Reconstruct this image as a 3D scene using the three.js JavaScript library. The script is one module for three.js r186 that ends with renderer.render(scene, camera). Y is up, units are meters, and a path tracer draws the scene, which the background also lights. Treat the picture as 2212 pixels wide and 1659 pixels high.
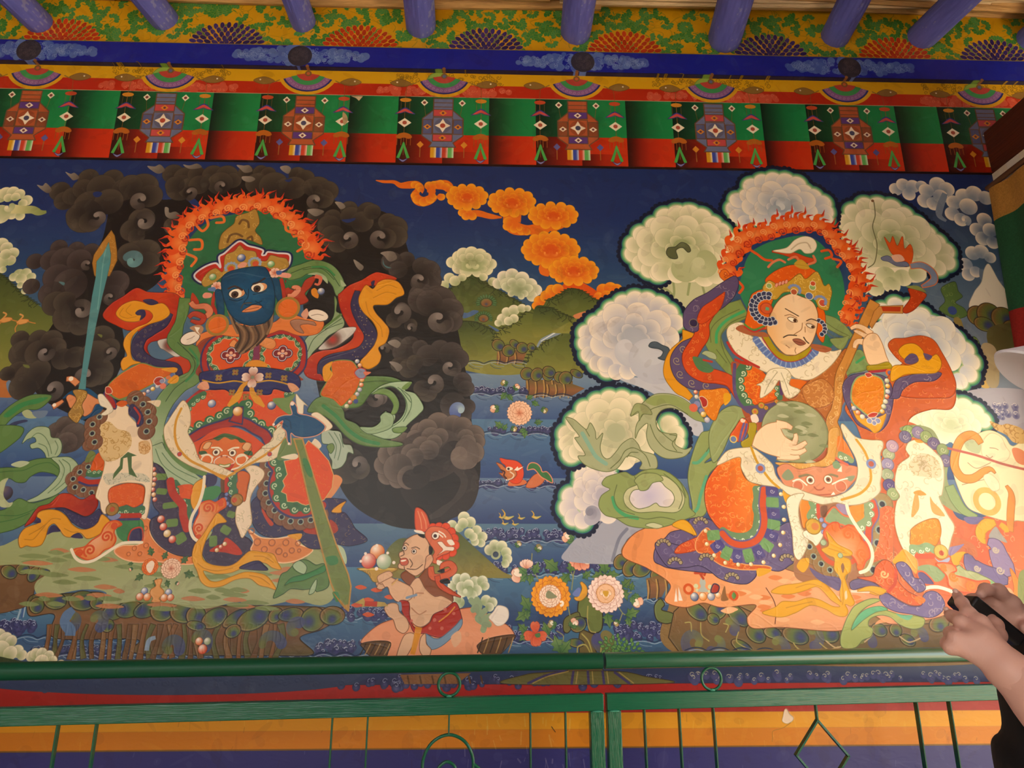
import * as THREE from 'three';
import { RoundedBoxGeometry } from 'three/addons/geometries/RoundedBoxGeometry.js';
import { MarchingCubes } from 'three/addons/objects/MarchingCubes.js';
import { mergeGeometries, mergeVertices } from 'three/addons/utils/BufferGeometryUtils.js';

// ---------------------------------------------------------------- camera, sky, sun, exposure
// Units are metres. The painted wall is the plane z = 0; the porch lies in front of it (+z).
const scene = new THREE.Scene();
const renderer = new THREE.WebGLRenderer({ antialias: true });
renderer.toneMapping = THREE.LinearToneMapping;
renderer.toneMappingExposure = 3.6;
renderer.shadowMap.enabled = true;

const camera = new THREE.PerspectiveCamera(60.06, 4 / 3, 0.05, 200);
camera.position.set(0, 1.45, 2.6);
camera.rotation.order = 'YXZ';
camera.rotation.set(0.26862, -0.02897, 0);

const skyTex = (() => {                       // hazy daylight sky: paler towards the horizon
  const W = 64, H = 32, d = new Float32Array(W * H * 4);
  for (let j = 0; j < H; j++) {
    const up = Math.max(0, Math.sin(((j + 0.5) / H - 0.5) * Math.PI)), k = Math.pow(1 - up, 2.2);
    for (let i = 0; i < W; i++) d.set([0.80 + 0.26 * k, 0.86 + 0.14 * k, 1.0 - 0.12 * k, 1], (j * W + i) * 4);
  }
  const t = new THREE.DataTexture(d, W, H, THREE.RGBAFormat, THREE.FloatType);
  t.mapping = THREE.EquirectangularReflectionMapping; t.magFilter = THREE.LinearFilter; t.needsUpdate = true;
  return t;
})();
scene.background = skyTex;
scene.backgroundIntensity = 1.5;

const sun = new THREE.DirectionalLight(new THREE.Color(1, 0.95, 0.88), 10.0);   // high in front of the porch: it lights the yard and a patch of floor behind the photographer
sun.position.set(7, 17, 15); sun.target.position.set(0, 0, 4);
sun.castShadow = true; sun.shadow.mapSize.set(2048, 2048);
Object.assign(sun.shadow.camera, { left: -16, right: 16, top: 16, bottom: -16, near: 1, far: 60 });
scene.add(sun, sun.target);

// ---------------------------------------------------------------- helpers
let seed = 7;
const rnd = (a = 0, b = 1) => { seed = (seed * 1664525 + 1013904223) % 4294967296; return a + (b - a) * seed / 4294967296; };
const used = {};
const numbered = (n) => { used[n] = (used[n] ?? -1) + 1; return used[n] ? n + '_' + String(used[n]).padStart(3, '0') : n; };
const shade = (o) => { o.castShadow = true; o.receiveShadow = true; return o; };
function mesh(name, geo, mat, parent) { const m = shade(new THREE.Mesh(geo, mat)); m.name = parent ? name : numbered(name); (parent ?? scene).add(m); return m; }
function group(name, x = 0, y = 0, z = 0) { const g = new THREE.Group(); g.name = numbered(name); g.position.set(x, y, z); scene.add(g); return g; }
function tag(o, label, category, grp) { Object.assign(o.userData, { label, category }); if (grp) o.userData.group = grp; return o; }
function structure(o, label) { o.userData.kind = 'structure'; if (label) o.userData.label = label; return o; }
const std = (color, roughness = 0.8, more = {}) => new THREE.MeshStandardMaterial({ color, roughness, ...more });
const box = (w, h, d, x = 0, y = 0, z = 0) => new THREE.BoxGeometry(w, h, d).translate(x, y, z);
const V = (x, y, z) => new THREE.Vector3(x, y, z);
function noiseTex(w, h, fn, color = true) {
  const d = new Uint8Array(w * h * 4);
  for (let j = 0; j < h; j++) for (let i = 0; i < w; i++) { const c = fn(i, j); d.set([c[0], c[1], c[2], 255], (j * w + i) * 4); }
  const t = new THREE.DataTexture(d, w, h); t.wrapS = t.wrapT = THREE.RepeatWrapping; t.magFilter = THREE.LinearFilter;
  if (color) t.colorSpace = THREE.SRGBColorSpace;
  t.needsUpdate = true; return t;
}
// tiling value noise in [0,1]
function tileNoise(n, cells) {
  const g = Array.from({ length: cells * cells }, () => rnd()), sm = (t) => t * t * (3 - 2 * t);
  return (i, j) => {
    const x = i / n * cells, y = j / n * cells, a = Math.floor(x), b = Math.floor(y), u = sm(x - a), v = sm(y - b);
    const at = (p, q) => g[((q % cells + cells) % cells) * cells + (p % cells + cells) % cells];
    return (at(a, b) * (1 - u) + at(a + 1, b) * u) * (1 - v) + (at(a, b + 1) * (1 - u) + at(a + 1, b + 1) * u) * v;
  };
}

// ---------------------------------------------------------------- the shell of the porch
const n8 = tileNoise(256, 8), n32 = tileNoise(256, 32), n64 = tileNoise(256, 64);
const stoneTex = noiseTex(256, 256, (i, j) => { const k = 0.55 * n8(i, j) + 0.3 * n32(i, j) + 0.15 * n64(i, j), v = 150 + 60 * k; return [v, v * 0.92, v * 0.8]; });
stoneTex.repeat.set(0.6, 0.6);
const bumpTex = noiseTex(256, 256, (i, j) => { const v = 255 * (0.5 * n32(i, j) + 0.5 * n64(i, j)); return [v, v, v]; }, false);
const stoneMat = std('#ffffff', 0.85, { map: stoneTex, bumpMap: bumpTex, bumpScale: 0.004 });
const limeTex = noiseTex(256, 256, (i, j) => { const v = 205 + 30 * (0.6 * n8(i, j) + 0.4 * n64(i, j)); return [v, v * 0.95, v * 0.86]; });
const limeMat = std('#ffffff', 0.9, { map: limeTex, bumpMap: bumpTex, bumpScale: 0.003 });
const frontMat = std('#7a4a34', 0.92, { map: limeTex, bumpMap: bumpTex, bumpScale: 0.003 });
const metreUV = (g) => {                       // uv in metres on every face of a box-like geometry
  const p = g.attributes.position, n = g.attributes.normal, uv = [];
  for (let i = 0; i < p.count; i++) {
    const ax = Math.abs(n.getX(i)), ay = Math.abs(n.getY(i)), az = Math.abs(n.getZ(i));
    uv.push(ax > ay && ax > az ? p.getZ(i) : p.getX(i), ay > ax && ay > az ? p.getZ(i) : p.getY(i));
  }
  g.setAttribute('uv', new THREE.Float32BufferAttribute(uv, 2)); return g;
};
structure(mesh('floor', metreUV(box(7.9, 0.3, 4.9, -0.65, -0.15, 2.2)), stoneMat), 'worn grey stone floor of the porch');
const groundMat = std('#c8bea8', 0.95, { map: limeTex });
structure(mesh('ground', metreUV(box(60, 0.2, 60, 0, -0.41, 8)), groundMat), 'pale dusty yard outside the porch');
structure(mesh('wall_left', metreUV(box(0.35, 4.6, 4.9, -4.4, 2.2, 2.2)), frontMat), 'earth-red end wall of the porch');
function holed(outer, holes, depth) {
  const s = new THREE.Shape(outer.map(([x, y]) => new THREE.Vector2(x, y)));
  for (const [x0, y0, x1, y1] of holes) { const h = new THREE.Path(); h.moveTo(x0, y0); h.lineTo(x1, y0); h.lineTo(x1, y1); h.lineTo(x0, y1); h.closePath(); s.holes.push(h); }
  return new THREE.ExtrudeGeometry(s, { depth, bevelEnabled: false });
}
// right-hand end wall: a tall doorway next to the corner lets the daylight in
const RX = 2.262;
const wallRight = structure(mesh('wall_right', metreUV(holed([[-4.34, 0], [-0.001, 0], [-0.001, 3.174], [-4.34, 3.174]], [[-3.9, 0.02, -0.16, 2.3]], 0.22).rotateY(Math.PI / 2).translate(RX, 0, 0)), limeMat), 'partition wall with a tall doorway beside the mural');
structure(mesh('added_wall_end', metreUV(box(0.2, 1.45, 4.5, 3.2, 3.775, 2.1)), frontMat), 'unseen upper wall added beyond the doorway to hold back side light');  // added out of view so the upper right corner stays dark
// wall behind the photographer; its unseen opening is added and sized for front fill
structure(mesh('wall_front', metreUV(holed([[-4.3, 0], [3.3, 0], [3.3, 4.5], [-4.3, 4.5]], [[-3.4, 1.3, 0.2, 2.9]], 0.3).translate(0, 0, 4.35)), frontMat), 'front wall of the porch with an unseen opening added for front fill light');
const ceil = structure(mesh('ceiling', metreUV(box(7.9, 0.16, 5.2, -0.65, 0.34, 2.2).rotateX(0.0873).translate(0, 4.0, 0)), std('#4a3a28', 0.95)), 'earth roof resting on peeled poles');

// the painted wall: plaster behind, painted field in front (cut into six canvases)
const wallBack = structure(mesh('wall_back', metreUV(box(7.9, 4.7, 0.3, -0.65, 2.1, -0.158)), limeMat), 'long plastered wall covered by the painted mural');

// ---------------------------------------------------------------- the mural's pigments, painted in wall millimetres
// x runs right from the wall's x = -2.6 m, y runs down from its height of 4.2 m
const MW = 5600, MH = 3500, MS = 0.8;
const big = document.createElement('canvas'); big.width = MW * MS; big.height = MH * MS;
const rel = document.createElement('canvas'); rel.width = MW * MS / 2; rel.height = MH * MS / 2;
const k = big.getContext('2d'), kr = rel.getContext('2d');
k.scale(MS, MS); kr.scale(MS / 2, MS / 2);
kr.fillStyle = '#808080'; kr.fillRect(0, 0, MW, MH);
for (const c of [k, kr]) { c.lineCap = 'round'; c.lineJoin = 'round'; }
const mix = (a, b, t) => { const h = (s) => [1, 3, 5].map((i) => parseInt(s.slice(i, i + 2), 16)), A = h(a), B = h(b); return '#' + A.map((v, i) => Math.round(v + (B[i] - v) * t).toString(16).padStart(2, '0')).join(''); };
const fillOf = (f) => {                        // a colour, ['l', x0, y0, x1, y1, ...colours] or ['r', x, y, r0, r1, ...colours]
  if (typeof f === 'string') return f;
  const r = f[0] === 'r', g = r ? k.createRadialGradient(f[1], f[2], f[3], f[1], f[2], f[4]) : k.createLinearGradient(f[1], f[2], f[3], f[4]), c = f.slice(5);
  c.forEach((v, i) => g.addColorStop(i / (c.length - 1), v)); return g;
};
function curvePath(p, closed) {
  const n = p.length / 2, q = new Path2D(), at = (i) => { const j = closed ? (i + n) % n : Math.max(0, Math.min(n - 1, i)); return [p[2 * j], p[2 * j + 1]]; };
  q.moveTo(p[0], p[1]);
  for (let i = 0; i < (closed ? n : n - 1); i++) {
    const [a, b, c, d] = [at(i - 1), at(i), at(i + 1), at(i + 2)];
    q.bezierCurveTo(b[0] + (c[0] - a[0]) / 6, b[1] + (c[1] - a[1]) / 6, c[0] - (d[0] - b[0]) / 6, c[1] - (d[1] - b[1]) / 6, c[0], c[1]);
  }
  if (closed) q.closePath(); return q;
}
function polyPath(p) { const q = new Path2D(); q.moveTo(p[0], p[1]); for (let i = 2; i < p.length; i += 2) q.lineTo(p[i], p[i + 1]); q.closePath(); return q; }
const bounds = (p) => { let a = 1e9, b = 1e9, c = -1e9, d = -1e9; for (let i = 0; i < p.length; i += 2) { a = Math.min(a, p[i]); c = Math.max(c, p[i]); b = Math.min(b, p[i + 1]); d = Math.max(d, p[i + 1]); } return [a, b, c, d]; };
// woven or gilded pattern inside an outline: t = [colour, count, size]
function pattern(q, p, [c, n, s]) {
  const [a, b, e, d] = bounds(p);
  for (const [x, w] of [[k, 1], [kr, 1.6]]) {
    x.save(); x.clip(q); x.lineWidth = s * 0.22 * w; x.strokeStyle = x === k ? c : '#a8a8a8'; const keep = seed;
    for (let i = 0; i < n; i++) { const u = rnd(a, e), v = rnd(b, d), r = rnd(0.4, 1) * s, t = rnd(0, 6.3); x.beginPath(); x.arc(u, v, r, t, t + rnd(1.5, 4.5)); x.stroke(); }
    if (x === k) seed = keep;
    x.restore();
  }
}
function raise(q, w, g = '#b4b4b4') { kr.strokeStyle = g; kr.lineWidth = Math.max(5, w * 1.5); kr.stroke(q); }
function shape(q, p, f, l, w, t) {
  if (f) { k.fillStyle = fillOf(f); k.fill(q); }
  if (t) pattern(q, p, t);
  if (l) { k.strokeStyle = l; k.lineWidth = w ?? 2.5; k.stroke(q); raise(q, w ?? 2.5); }
}
const S = (p, f, l, w, t) => shape(curvePath(p, true), p, f, l, w, t);      // smooth closed outline
const P = (p, f, l, w, t) => shape(polyPath(p), p, f, l, w, t);             // straight-edged outline
function L(p, c, w = 3, up = true) { const q = curvePath(p, false); k.strokeStyle = c; k.lineWidth = w; k.stroke(q); if (up && w > 2.4) raise(q, w, '#9c9c9c'); }
function Ls(c, w, ...ps) { for (const p of ps) L(p, c, w); }
function ell(x, y, rx, ry, a, f, l, w) { const q = new Path2D(); q.ellipse(x, y, rx, ry, a, 0, 6.2832); if (f) { k.fillStyle = fillOf(f); k.fill(q); } if (l) { k.strokeStyle = l; k.lineWidth = w ?? 2.5; k.stroke(q); raise(q, w ?? 2.5); } }
const dot = (x, y, r, f, l, w) => ell(x, y, r, r, 0, f, l, w);
const bead = (x, y, r, c) => dot(x, y, r, ['r', x - r * 0.3, y - r * 0.4, 0, r * 1.4, '#fff3e2', mix('#fff3e2', c, 0.55), c], mix(c, '#2a1a10', 0.45), 1.2);
function walk(p, step) {                       // points with direction every step millimetres along a smooth line
  const n = p.length / 2, o = []; let fine = [];
  const at = (i) => { const j = Math.max(0, Math.min(n - 1, i)); return [p[2 * j], p[2 * j + 1]]; };
  for (let i = 0; i < n - 1; i++) for (let s = 0; s < 12; s++) {
    const t = s / 12, [a, b, c, d] = [at(i - 1), at(i), at(i + 1), at(i + 2)];
    fine.push([0, 1].map((m) => 0.5 * (2 * b[m] + (c[m] - a[m]) * t + (2 * a[m] - 5 * b[m] + 4 * c[m] - d[m]) * t * t + (3 * b[m] - a[m] - 3 * c[m] + d[m]) * t * t * t)));
  }
  fine.push(at(n - 1)); let left = 0;
  for (let i = 1; i < fine.length; i++) {
    const [x0, y0] = fine[i - 1], [x1, y1] = fine[i], len = Math.hypot(x1 - x0, y1 - y0) || 1e-6;
    while (left <= len) { const t = left / len; o.push([x0 + (x1 - x0) * t, y0 + (y1 - y0) * t, Math.atan2(y1 - y0, x1 - x0)]); left += step; }
    left -= len;
  }
  return o;
}
const beads = (p, r, cols, gap = 2.2) => walk(p, r * gap).forEach(([x, y], i) => bead(x, y, r, cols[i % cols.length]));
function T(p, w, f, l, lw) {                   // a stroke whose width follows the list w
  const o = walk(p, 5), n = o.length - 1, wid = (t) => { const u = t * (w.length - 1), i = Math.min(w.length - 2, Math.floor(u)); return w[i] + (w[i + 1] - w[i]) * (u - i); };
  const A = [], B = []; o.forEach(([x, y, a], i) => { const h = wid(i / n) / 2; A.push(x + Math.sin(a) * h, y - Math.cos(a) * h); B.unshift(x - Math.sin(a) * h, y + Math.cos(a) * h); });
  const R = []; for (let i = 0; i < B.length; i += 2) R.push(B[i], B[i + 1]);
  shape(polyPath(A.concat(R)), A.concat(R), f, l, lw);
}
// a comma that winds inwards: from colour c0 at the tip to c1 at the outer end
function hook(x, y, R, a0, sweep, w0, w1, c0, c1) {
  const n = Math.max(14, Math.round(R * 0.9));
  for (let i = n; i >= 0; i--) {
    const t = i / n, a = a0 + sweep * t, r = R * (0.42 + 0.58 * t);
    k.fillStyle = mix(c0, c1, Math.pow(t, 0.7)); k.beginPath(); k.arc(x + r * Math.cos(a), y + r * Math.sin(a), (w0 + (w1 - w0) * t) / 2, 0, 6.2832); k.fill();
  }
}
function spiral(x, y, r, a, dir, c, w, turns = 1.6) {
  const q = new Path2D(); for (let i = 0; i <= 26; i++) { const t = i / 26, R = r * (1 - 0.86 * t), b = a + dir * t * turns * 6.2832; q[i ? 'lineTo' : 'moveTo'](x + R * Math.cos(b), y + R * Math.sin(b)); }
  k.strokeStyle = c; k.lineWidth = w; k.stroke(q); raise(q, w, '#a8a8a8');
}
// cloud lobes [x, y, r, ...] lit at their outer rims, deeper towards the heart (cx, cy)
function lobes(p, cx, cy, e, m) {
  for (let i = 0; i < p.length; i += 3) {
    const [x, y, r] = [p[i], p[i + 1], p[i + 2]], d = Math.hypot(x - cx, y - cy) || 1, u = (x - cx) / d, v = (y - cy) / d;
    const f = k.createRadialGradient(x - u * r * 0.75, y - v * r * 0.75, r * 0.3, x - u * r * 0.55, y - v * r * 0.55, r * 1.62);
    f.addColorStop(0, m); f.addColorStop(0.45, mix(m, e, 0.45)); f.addColorStop(0.85, e); f.addColorStop(1, e);
    k.fillStyle = f; k.beginPath(); k.arc(x, y, r, 0, 6.2832); k.fill();
    k.strokeStyle = mix(m, '#3a3a30', 0.12); k.lineWidth = 1; k.beginPath(); k.arc(x, y, r, Math.atan2(v, u) - 1.5, Math.atan2(v, u) + 1.5); k.stroke();
  }
}
// rings of lobes on an ellipse, outermost first
function puff(cx, cy, rx, ry, n, e, m, d, rot = 0, rings = 3) {
  for (let g = 0; g < rings; g++) {
    const s = [0.78, 0.5, 0.26][g], nn = Math.round(n * [1, 0.6, 0.45][g]), lr = Math.PI * (rx + ry) / 2 * s / nn * (g ? 0.86 : 1.3), p = [];
    for (let i = 0; i < nn; i++) { const a = g ? Math.PI * 0.95 + i / (nn - 1) * 3.6 : rot + i / nn * 6.2832, j = 0.92 + 0.16 * ((i * 37 + g * 11) % 7) / 7; p.push(cx + rx * s * Math.cos(a), cy + ry * s * Math.sin(a), lr * j); }
    k.fillStyle = mix(m, d, g / 2); k.beginPath(); k.ellipse(cx, cy, rx * s, ry * s, 0, 0, 6.2832); k.fill();
    lobes(p, cx, cy, mix(e, m, g * 0.3), mix(m, d, g * 0.45));
  }
  const f = k.createRadialGradient(cx, cy, 0, cx, cy, Math.min(rx, ry) * 0.34); f.addColorStop(0, d); f.addColorStop(1, mix(m, d, 0.8)); k.fillStyle = f; k.beginPath(); k.arc(cx, cy, Math.min(rx, ry) * 0.3, 0, 6.2832); k.fill();
}
// flower-edged bands (navy beads, green, pale green) around a cloud made of lobes
function halo(p, navy = '#141a33', w = 26) {
  const ring = (e, c) => { k.fillStyle = c; for (let i = 0; i < p.length; i += 3) { k.beginPath(); k.arc(p[i], p[i + 1], p[i + 2] + e, 0, 6.2832); k.fill(); } };
  k.fillStyle = navy;
  for (let i = 0; i < p.length; i += 3) { const R = p[i + 2] + w * 0.95, n = Math.round(R * 6.28 / 21); for (let j = 0; j < n; j++) { const a = j / n * 6.2832; k.beginPath(); k.arc(p[i] + R * Math.cos(a), p[i + 1] + R * Math.sin(a), 11.5, 0, 6.2832); k.fill(); } }
  ring(w, navy); ring(w * 0.72, '#1e3f63'); ring(w * 0.6, '#3f8a62'); ring(w * 0.38, '#78ab7c'); ring(w * 0.17, '#b9c79a');
}
// tongues of painted fire growing from (x, y) towards angle a
function flame(x, y, s, a, n = 4) {
  const c = Math.cos(a), b = Math.sin(a), at = (u, v) => [x + u * c * s - v * b * s, y + u * b * s + v * c * s];
  for (let i = 0; i < n; i++) {
    const v = (i / (n - 1) - 0.5) * 1.3, len = rnd(0.85, 1.35) - Math.abs(v) * 0.4, w = rnd(0.34, 0.46) * s, sg = i % 2 ? 1 : -1;
    T([...at(-0.1, v * 0.6), ...at(len * 0.35, v * 0.9 + 0.12 * sg), ...at(len * 0.7, v - 0.1 * sg), ...at(len, v + 0.16 * sg)], [w, w * 0.9, w * 0.45, 1], mix('#dd4a12', '#e8641a', rnd()));
    T([...at(len * 0.62, v - 0.06 * sg), ...at(len * 0.85, v + 0.02 * sg), ...at(len * 1.14, v + 0.22 * sg)], [w * 0.3, w * 0.22, 1], '#c02a18');
  }
  dot(x, y, s * 0.5, ['r', x, y, 0, s * 0.55, '#ee8a45', '#e2571a']);
  const [p, q] = at(-0.25, 0.3), [u, v] = at(-0.3, -0.35);
  spiral(p, q, s * 0.3, a, 1, '#c23a18', s * 0.1); spiral(u, v, s * 0.26, a + 2, -1, '#f09a58', s * 0.09);
}
// wave crest from x0 to x1
function wave(x0, y0, x1, y1, pale = '#9fb2be', deep = '#1c2c49') {
  const n = Math.max(2, Math.round((x1 - x0) / 78)), p = [], q = [];
  for (let i = 0; i <= n * 4; i++) { const t = i / (n * 4), ph = (i % 4) / 4; p.push(x0 + (x1 - x0) * t, y0 + (y1 - y0) * t - 11 * Math.sin(ph * 3.14)); q.push(x0 + (x1 - x0) * t, y0 + (y1 - y0) * t + 6 - 9 * Math.sin(ph * 3.14)); }
  L(p, deep, 3.5, false); L(q, pale, 2.6, false);
  for (let i = 0; i < n; i++) { const x = x0 + (x1 - x0) * (i + 0.35) / n, y = y0 + (y1 - y0) * (i + 0.35) / n; L([x, y + 2, x + 22, y + 12, x + 52, y + 14], mix(pale, '#4a6a88', 0.4), 2.2, false); L([x - 4, y + 8, x + 14, y + 20, x + 40, y + 24], mix(deep, '#4a6a88', 0.45), 2, false); }
}
function foam(x0, y0, x1, y1, n, c = '#a9b1c6', b = '#2b2f57') {
  for (let i = 0; i < n; i++) {
    const x = rnd(x0, x1), y = rnd(y0, y1), r = rnd(7, 13), d = rnd() < 0.5 ? 1 : -1;
    dot(x, y + r * 0.6, r * 1.3, ['r', x, y + r, 0, r * 1.4, '#4a4a78', b]);
    spiral(x, y, r * 0.8, d > 0 ? 3.6 : -0.5, d, c, 2, 0.9);
  }
}
// water between two heights, deep at the foot of each band
function water(p, top, foot) { const [, b, , d] = bounds(p); S(p, ['l', 0, b, 0, d, top, mix(top, foot, 0.45), foot]); }
function petal(x, y, r, a, len, w, c0, c1) {
  const c = Math.cos(a), s = Math.sin(a), at = (u, v) => [x + (u * c - v * s) * r, y + (u * s + v * c) * r];
  S([...at(0, 0), ...at(len * 0.5, -w), ...at(len * 0.85, -w * 0.9), ...at(len, -w * 0.35), ...at(len * 0.93, 0), ...at(len, w * 0.35), ...at(len * 0.85, w * 0.9), ...at(len * 0.5, w)], ['r', x, y, 0, r * len, c0, mix(c0, c1, 0.6), c1], mix(c0, '#5a2010', 0.35), 1.2);
}
function peony(x, y, r, c0, c1, heart) {
  for (const [n, len, w, o] of [[11, 1, 0.3, 0], [9, 0.78, 0.28, 0.3], [7, 0.55, 0.24, 0.1]]) for (let i = 0; i < n; i++) petal(x, y, r, o + i / n * 6.2832, len, w, c0, c1);
  if (heart) { dot(x, y, r * 0.4, ['r', x, y, 0, r * 0.42, mix(heart, c0, 0.3), heart]); for (let i = 0; i < 5; i++) petal(x, y, r * 0.55, i * 1.2566 + 0.4, 0.8, 0.24, heart, c1); }
}
function leaf(x, y, len, a, c = '#3d6a3a', lit = '#7f9a58') {
  const cs = Math.cos(a), sn = Math.sin(a), at = (u, v) => [x + (u * cs - v * sn) * len, y + (u * sn + v * cs) * len];
  P([0, 0, 0.2, -0.13, 0.3, -0.36, 0.42, -0.2, 0.62, -0.32, 0.68, -0.14, 1, 0, 0.68, 0.14, 0.62, 0.32, 0.42, 0.2, 0.3, 0.36, 0.2, 0.13].reduce((o, v, i, q) => (i % 2 ? o : o.concat(at(v, q[i + 1]))), []), ['l', x, y, ...at(1, 0.3), c, lit], '#2a4a2c', 1.2);
  L([...at(0, 0), ...at(0.5, 0.02), ...at(0.95, 0)], '#2c5230', 1.6, false);
}
function bud(x, y, r, a, c = '#f3c9a6', tip = '#d4583a') { petal(x, y, r, a, 1.2, 0.5, tip, c); petal(x, y, r, a + 0.25, 1.05, 0.28, c, '#fbe9d2'); leaf(x, y, r * 0.9, a + 0.7); leaf(x, y, r * 0.8, a - 0.7); }
// curled green trimming along a line, scrolls on its side sd
function trim(p, w, sd = 1, base = '#3d6b45', c = '#b9c9a0') {
  L(p, base, w);
  walk(p, w * 1.05).forEach(([x, y, a]) => { const u = x - Math.sin(a) * w * 0.38 * sd, v = y + Math.cos(a) * w * 0.38 * sd; dot(u, v, w * 0.5, base); spiral(u, v, w * 0.34, a, sd, c, w * 0.13, 1.1); });
}
// band of feather eyes
function feathers(p, w, base = '#7d5238') {
  walk(p, w * 0.62).forEach(([x, y, a]) => { dot(x, y, w * 0.52, base, mix(base, '#3a2418', 0.4), 1.5); });
  walk(p, w * 0.62).forEach(([x, y]) => { dot(x, y, w * 0.2, '#93a08c'); dot(x, y, w * 0.13, '#23202c'); });
}
// wet rocks: rounded green heads with blue hearts
function rock(x, y, rx, ry, a, heart = 1) {
  const u = x + rx * 0.4 * heart * Math.cos(a), v = y + rx * 0.4 * heart * Math.sin(a);
  ell(x, y, rx, ry, a, ['r', u, v, 0, rx * 1.25, '#3a3c78', '#3f4a5c', '#5d6c38', '#6a6a34', '#7c5a34'], '#2a2316', 2.6);
  k.strokeStyle = '#9a8a50'; k.lineWidth = 1.6; k.beginPath(); k.ellipse(x, y, rx * 0.88, ry * 0.86, a, 0.4, 4); k.stroke();
}

// ---- sky, painted bands and brocade valance
k.fillStyle = fillOf(['l', 0, 1030, 0, 3000, '#1c2f68', '#1d3068', '#26436f', '#41617e', '#56728c', '#4f6d8a', '#44648a', '#34517a', '#2b4168']); k.fillRect(0, 0, MW, MH);
const band = (y0, y1, c) => { k.fillStyle = c; k.fillRect(0, y0, MW, y1 - y0); };
const everyX = (p) => p.filter((v, i) => i % 2 === 0);
band(0, 427, '#cf9c14');
for (let i = 0; i < 460; i++) { const x = rnd(0, MW), y = rnd(150, 425); T([x, y, x + rnd(-40, 40), y - rnd(10, 40), x + rnd(-90, 90), y - rnd(20, 70)], [5, 3, 1], '#a08a1c'); }
for (let i = 0; i < 620; i++) {                // leaf sprays between the chrysanthemums
  const x = (i + rnd()) / 620 * MW, y = rnd(165, 415), a = rnd(0, 6.3), c = mix('#2f7a34', '#4a8f52', rnd());
  for (let j = 0; j < 6; j++) { const b = a + (j - 2.5) * 0.5, r = 22; ell(x + r * Math.cos(b), y + r * Math.sin(b), 13, 8.5, b, c, '#a8a02c', 1); }
  L([x, y, x - 16 * Math.cos(a), y - 16 * Math.sin(a)], c, 3.5, false);
}
for (const [xs, c, d] of [[everyX([594,409,1964,399,3211,387,4510,385]), '#c8401a', '#a02c12'], [everyX([1347,402,2553,396,3908,388,5002,399,66,423]), '#3a2a80', '#241a58']]) {
  for (const x of xs) {
    for (let g = 4; g >= 0; g--) {
      const R = 30 + g * 29, n = 5 + g * 3;
      for (let i = 0; i < n; i++) { const a = Math.PI + (i + 0.5) / n * Math.PI, u = x + R * 1.12 * Math.cos(a), v = 424 + R * 0.86 * Math.sin(a); ell(u, v, 18, 11, a, mix(c, d, rnd(0, 0.8)), '#d8a23c', 1.6); }
    }
    hook(x, 405, 34, 3.1, 3.2, 8, 5, c, d);
  }
}
band(427, 544, '#17219a'); band(427, 431, '#8a7a3a'); band(540, 545, '#0c1040');
for (const x of everyX([478,484,1700,484,3004,476,4262,476,5554,478,-738,495])) {
  for (let i = 0; i < 120; i++) { const u = rnd(-1, 1), y = 485 + rnd(-50, 50) * (1 - Math.abs(u) * 0.75), X = x + u * 300; dot(X, y, rnd(11, 20), mix('#3f57b0', '#5b76bd', rnd())); }
  for (let i = 0; i < 110; i++) { const u = rnd(-1, 1), y = 485 + rnd(-46, 46) * (1 - Math.abs(u) * 0.75), X = x + u * 285; spiral(X, y, rnd(7, 13), rnd(0, 6), 1, '#7d95cf', 1.8, 1); }
  dot(x, 486, 55, '#33303f'); for (let i = 0; i < 40; i++) spiral(x + rnd(-36, 36), 486 + rnd(-36, 36), 8, rnd(0, 6), 1, '#4d4650', 1.5, 1);
}
band(544, 610, '#d6a313'); band(610, 675, '#b52a10'); band(673, 678, '#b7a88c');
const LX = everyX([-112,836,516,847,1113,834,1738,820,2362,806,2976,793,3607,779,4240,766,4888,752]);
LX.forEach((x, i) => {
  if (i % 2 === 0) {
    for (let j = 0; j < 70; j++) { const u = rnd(-1, 1), X = x + u * 270; spiral(X, 578 + rnd(-28, 28), rnd(8, 16), rnd(0, 6), 1, '#8f6f14', 3, 1.1); }
    for (let j = 0; j < 60; j++) { const u = rnd(-1, 1), X = x + u * 300; dot(X, 645 + rnd(-26, 26) * (1 - Math.abs(u) * 0.6), rnd(12, 20), '#c9543c'); spiral(X, 645 + rnd(-18, 18), 9, rnd(0, 6), 1, '#dd7a5c', 2, 1); }
    dot(x - 25, 598, 56, '#8fae4c', '#6f8f3c', 3);
  }
});
const PX = everyX([-494,713,-305,708,87,699,280,702,694,697,907,692,1323,687,1535,685,1937,680,2158,680,2571,676,2784,673,3198,671,3412,671,3827,667,4038,670,4458,668,4661,668,5106,663,5329,663,5780,658]);
for (let i = 0; i < PX.length - 1; i++) {      // trompe-l'oeil pleats: every pleat is brushed from nearly black to full colour
  const [a, b] = [PX[i], PX[i + 1]];
  k.fillStyle = fillOf(['l', a, 0, b, 0, '#0b2418', '#104a2b', '#156c3c', '#178048', '#18884c']); k.fillRect(a, 676, b - a + 1, 199);
  k.fillStyle = fillOf(['l', a, 0, b, 0, '#2c0c06', '#7d1a08', '#b02a0c', '#c2300c', '#c8340e']); k.fillRect(a, 874, b - a + 1, 150);
  if (b - a > 300) { k.fillStyle = fillOf(['l', (a + b) / 2, 0, b, 0, '#4a0f06', '#a3260c', '#c8340e']); k.fillRect((a + b) / 2, 960, (b - a) / 2, 64); }
}
band(1020, 1030, '#2a1410');
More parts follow.
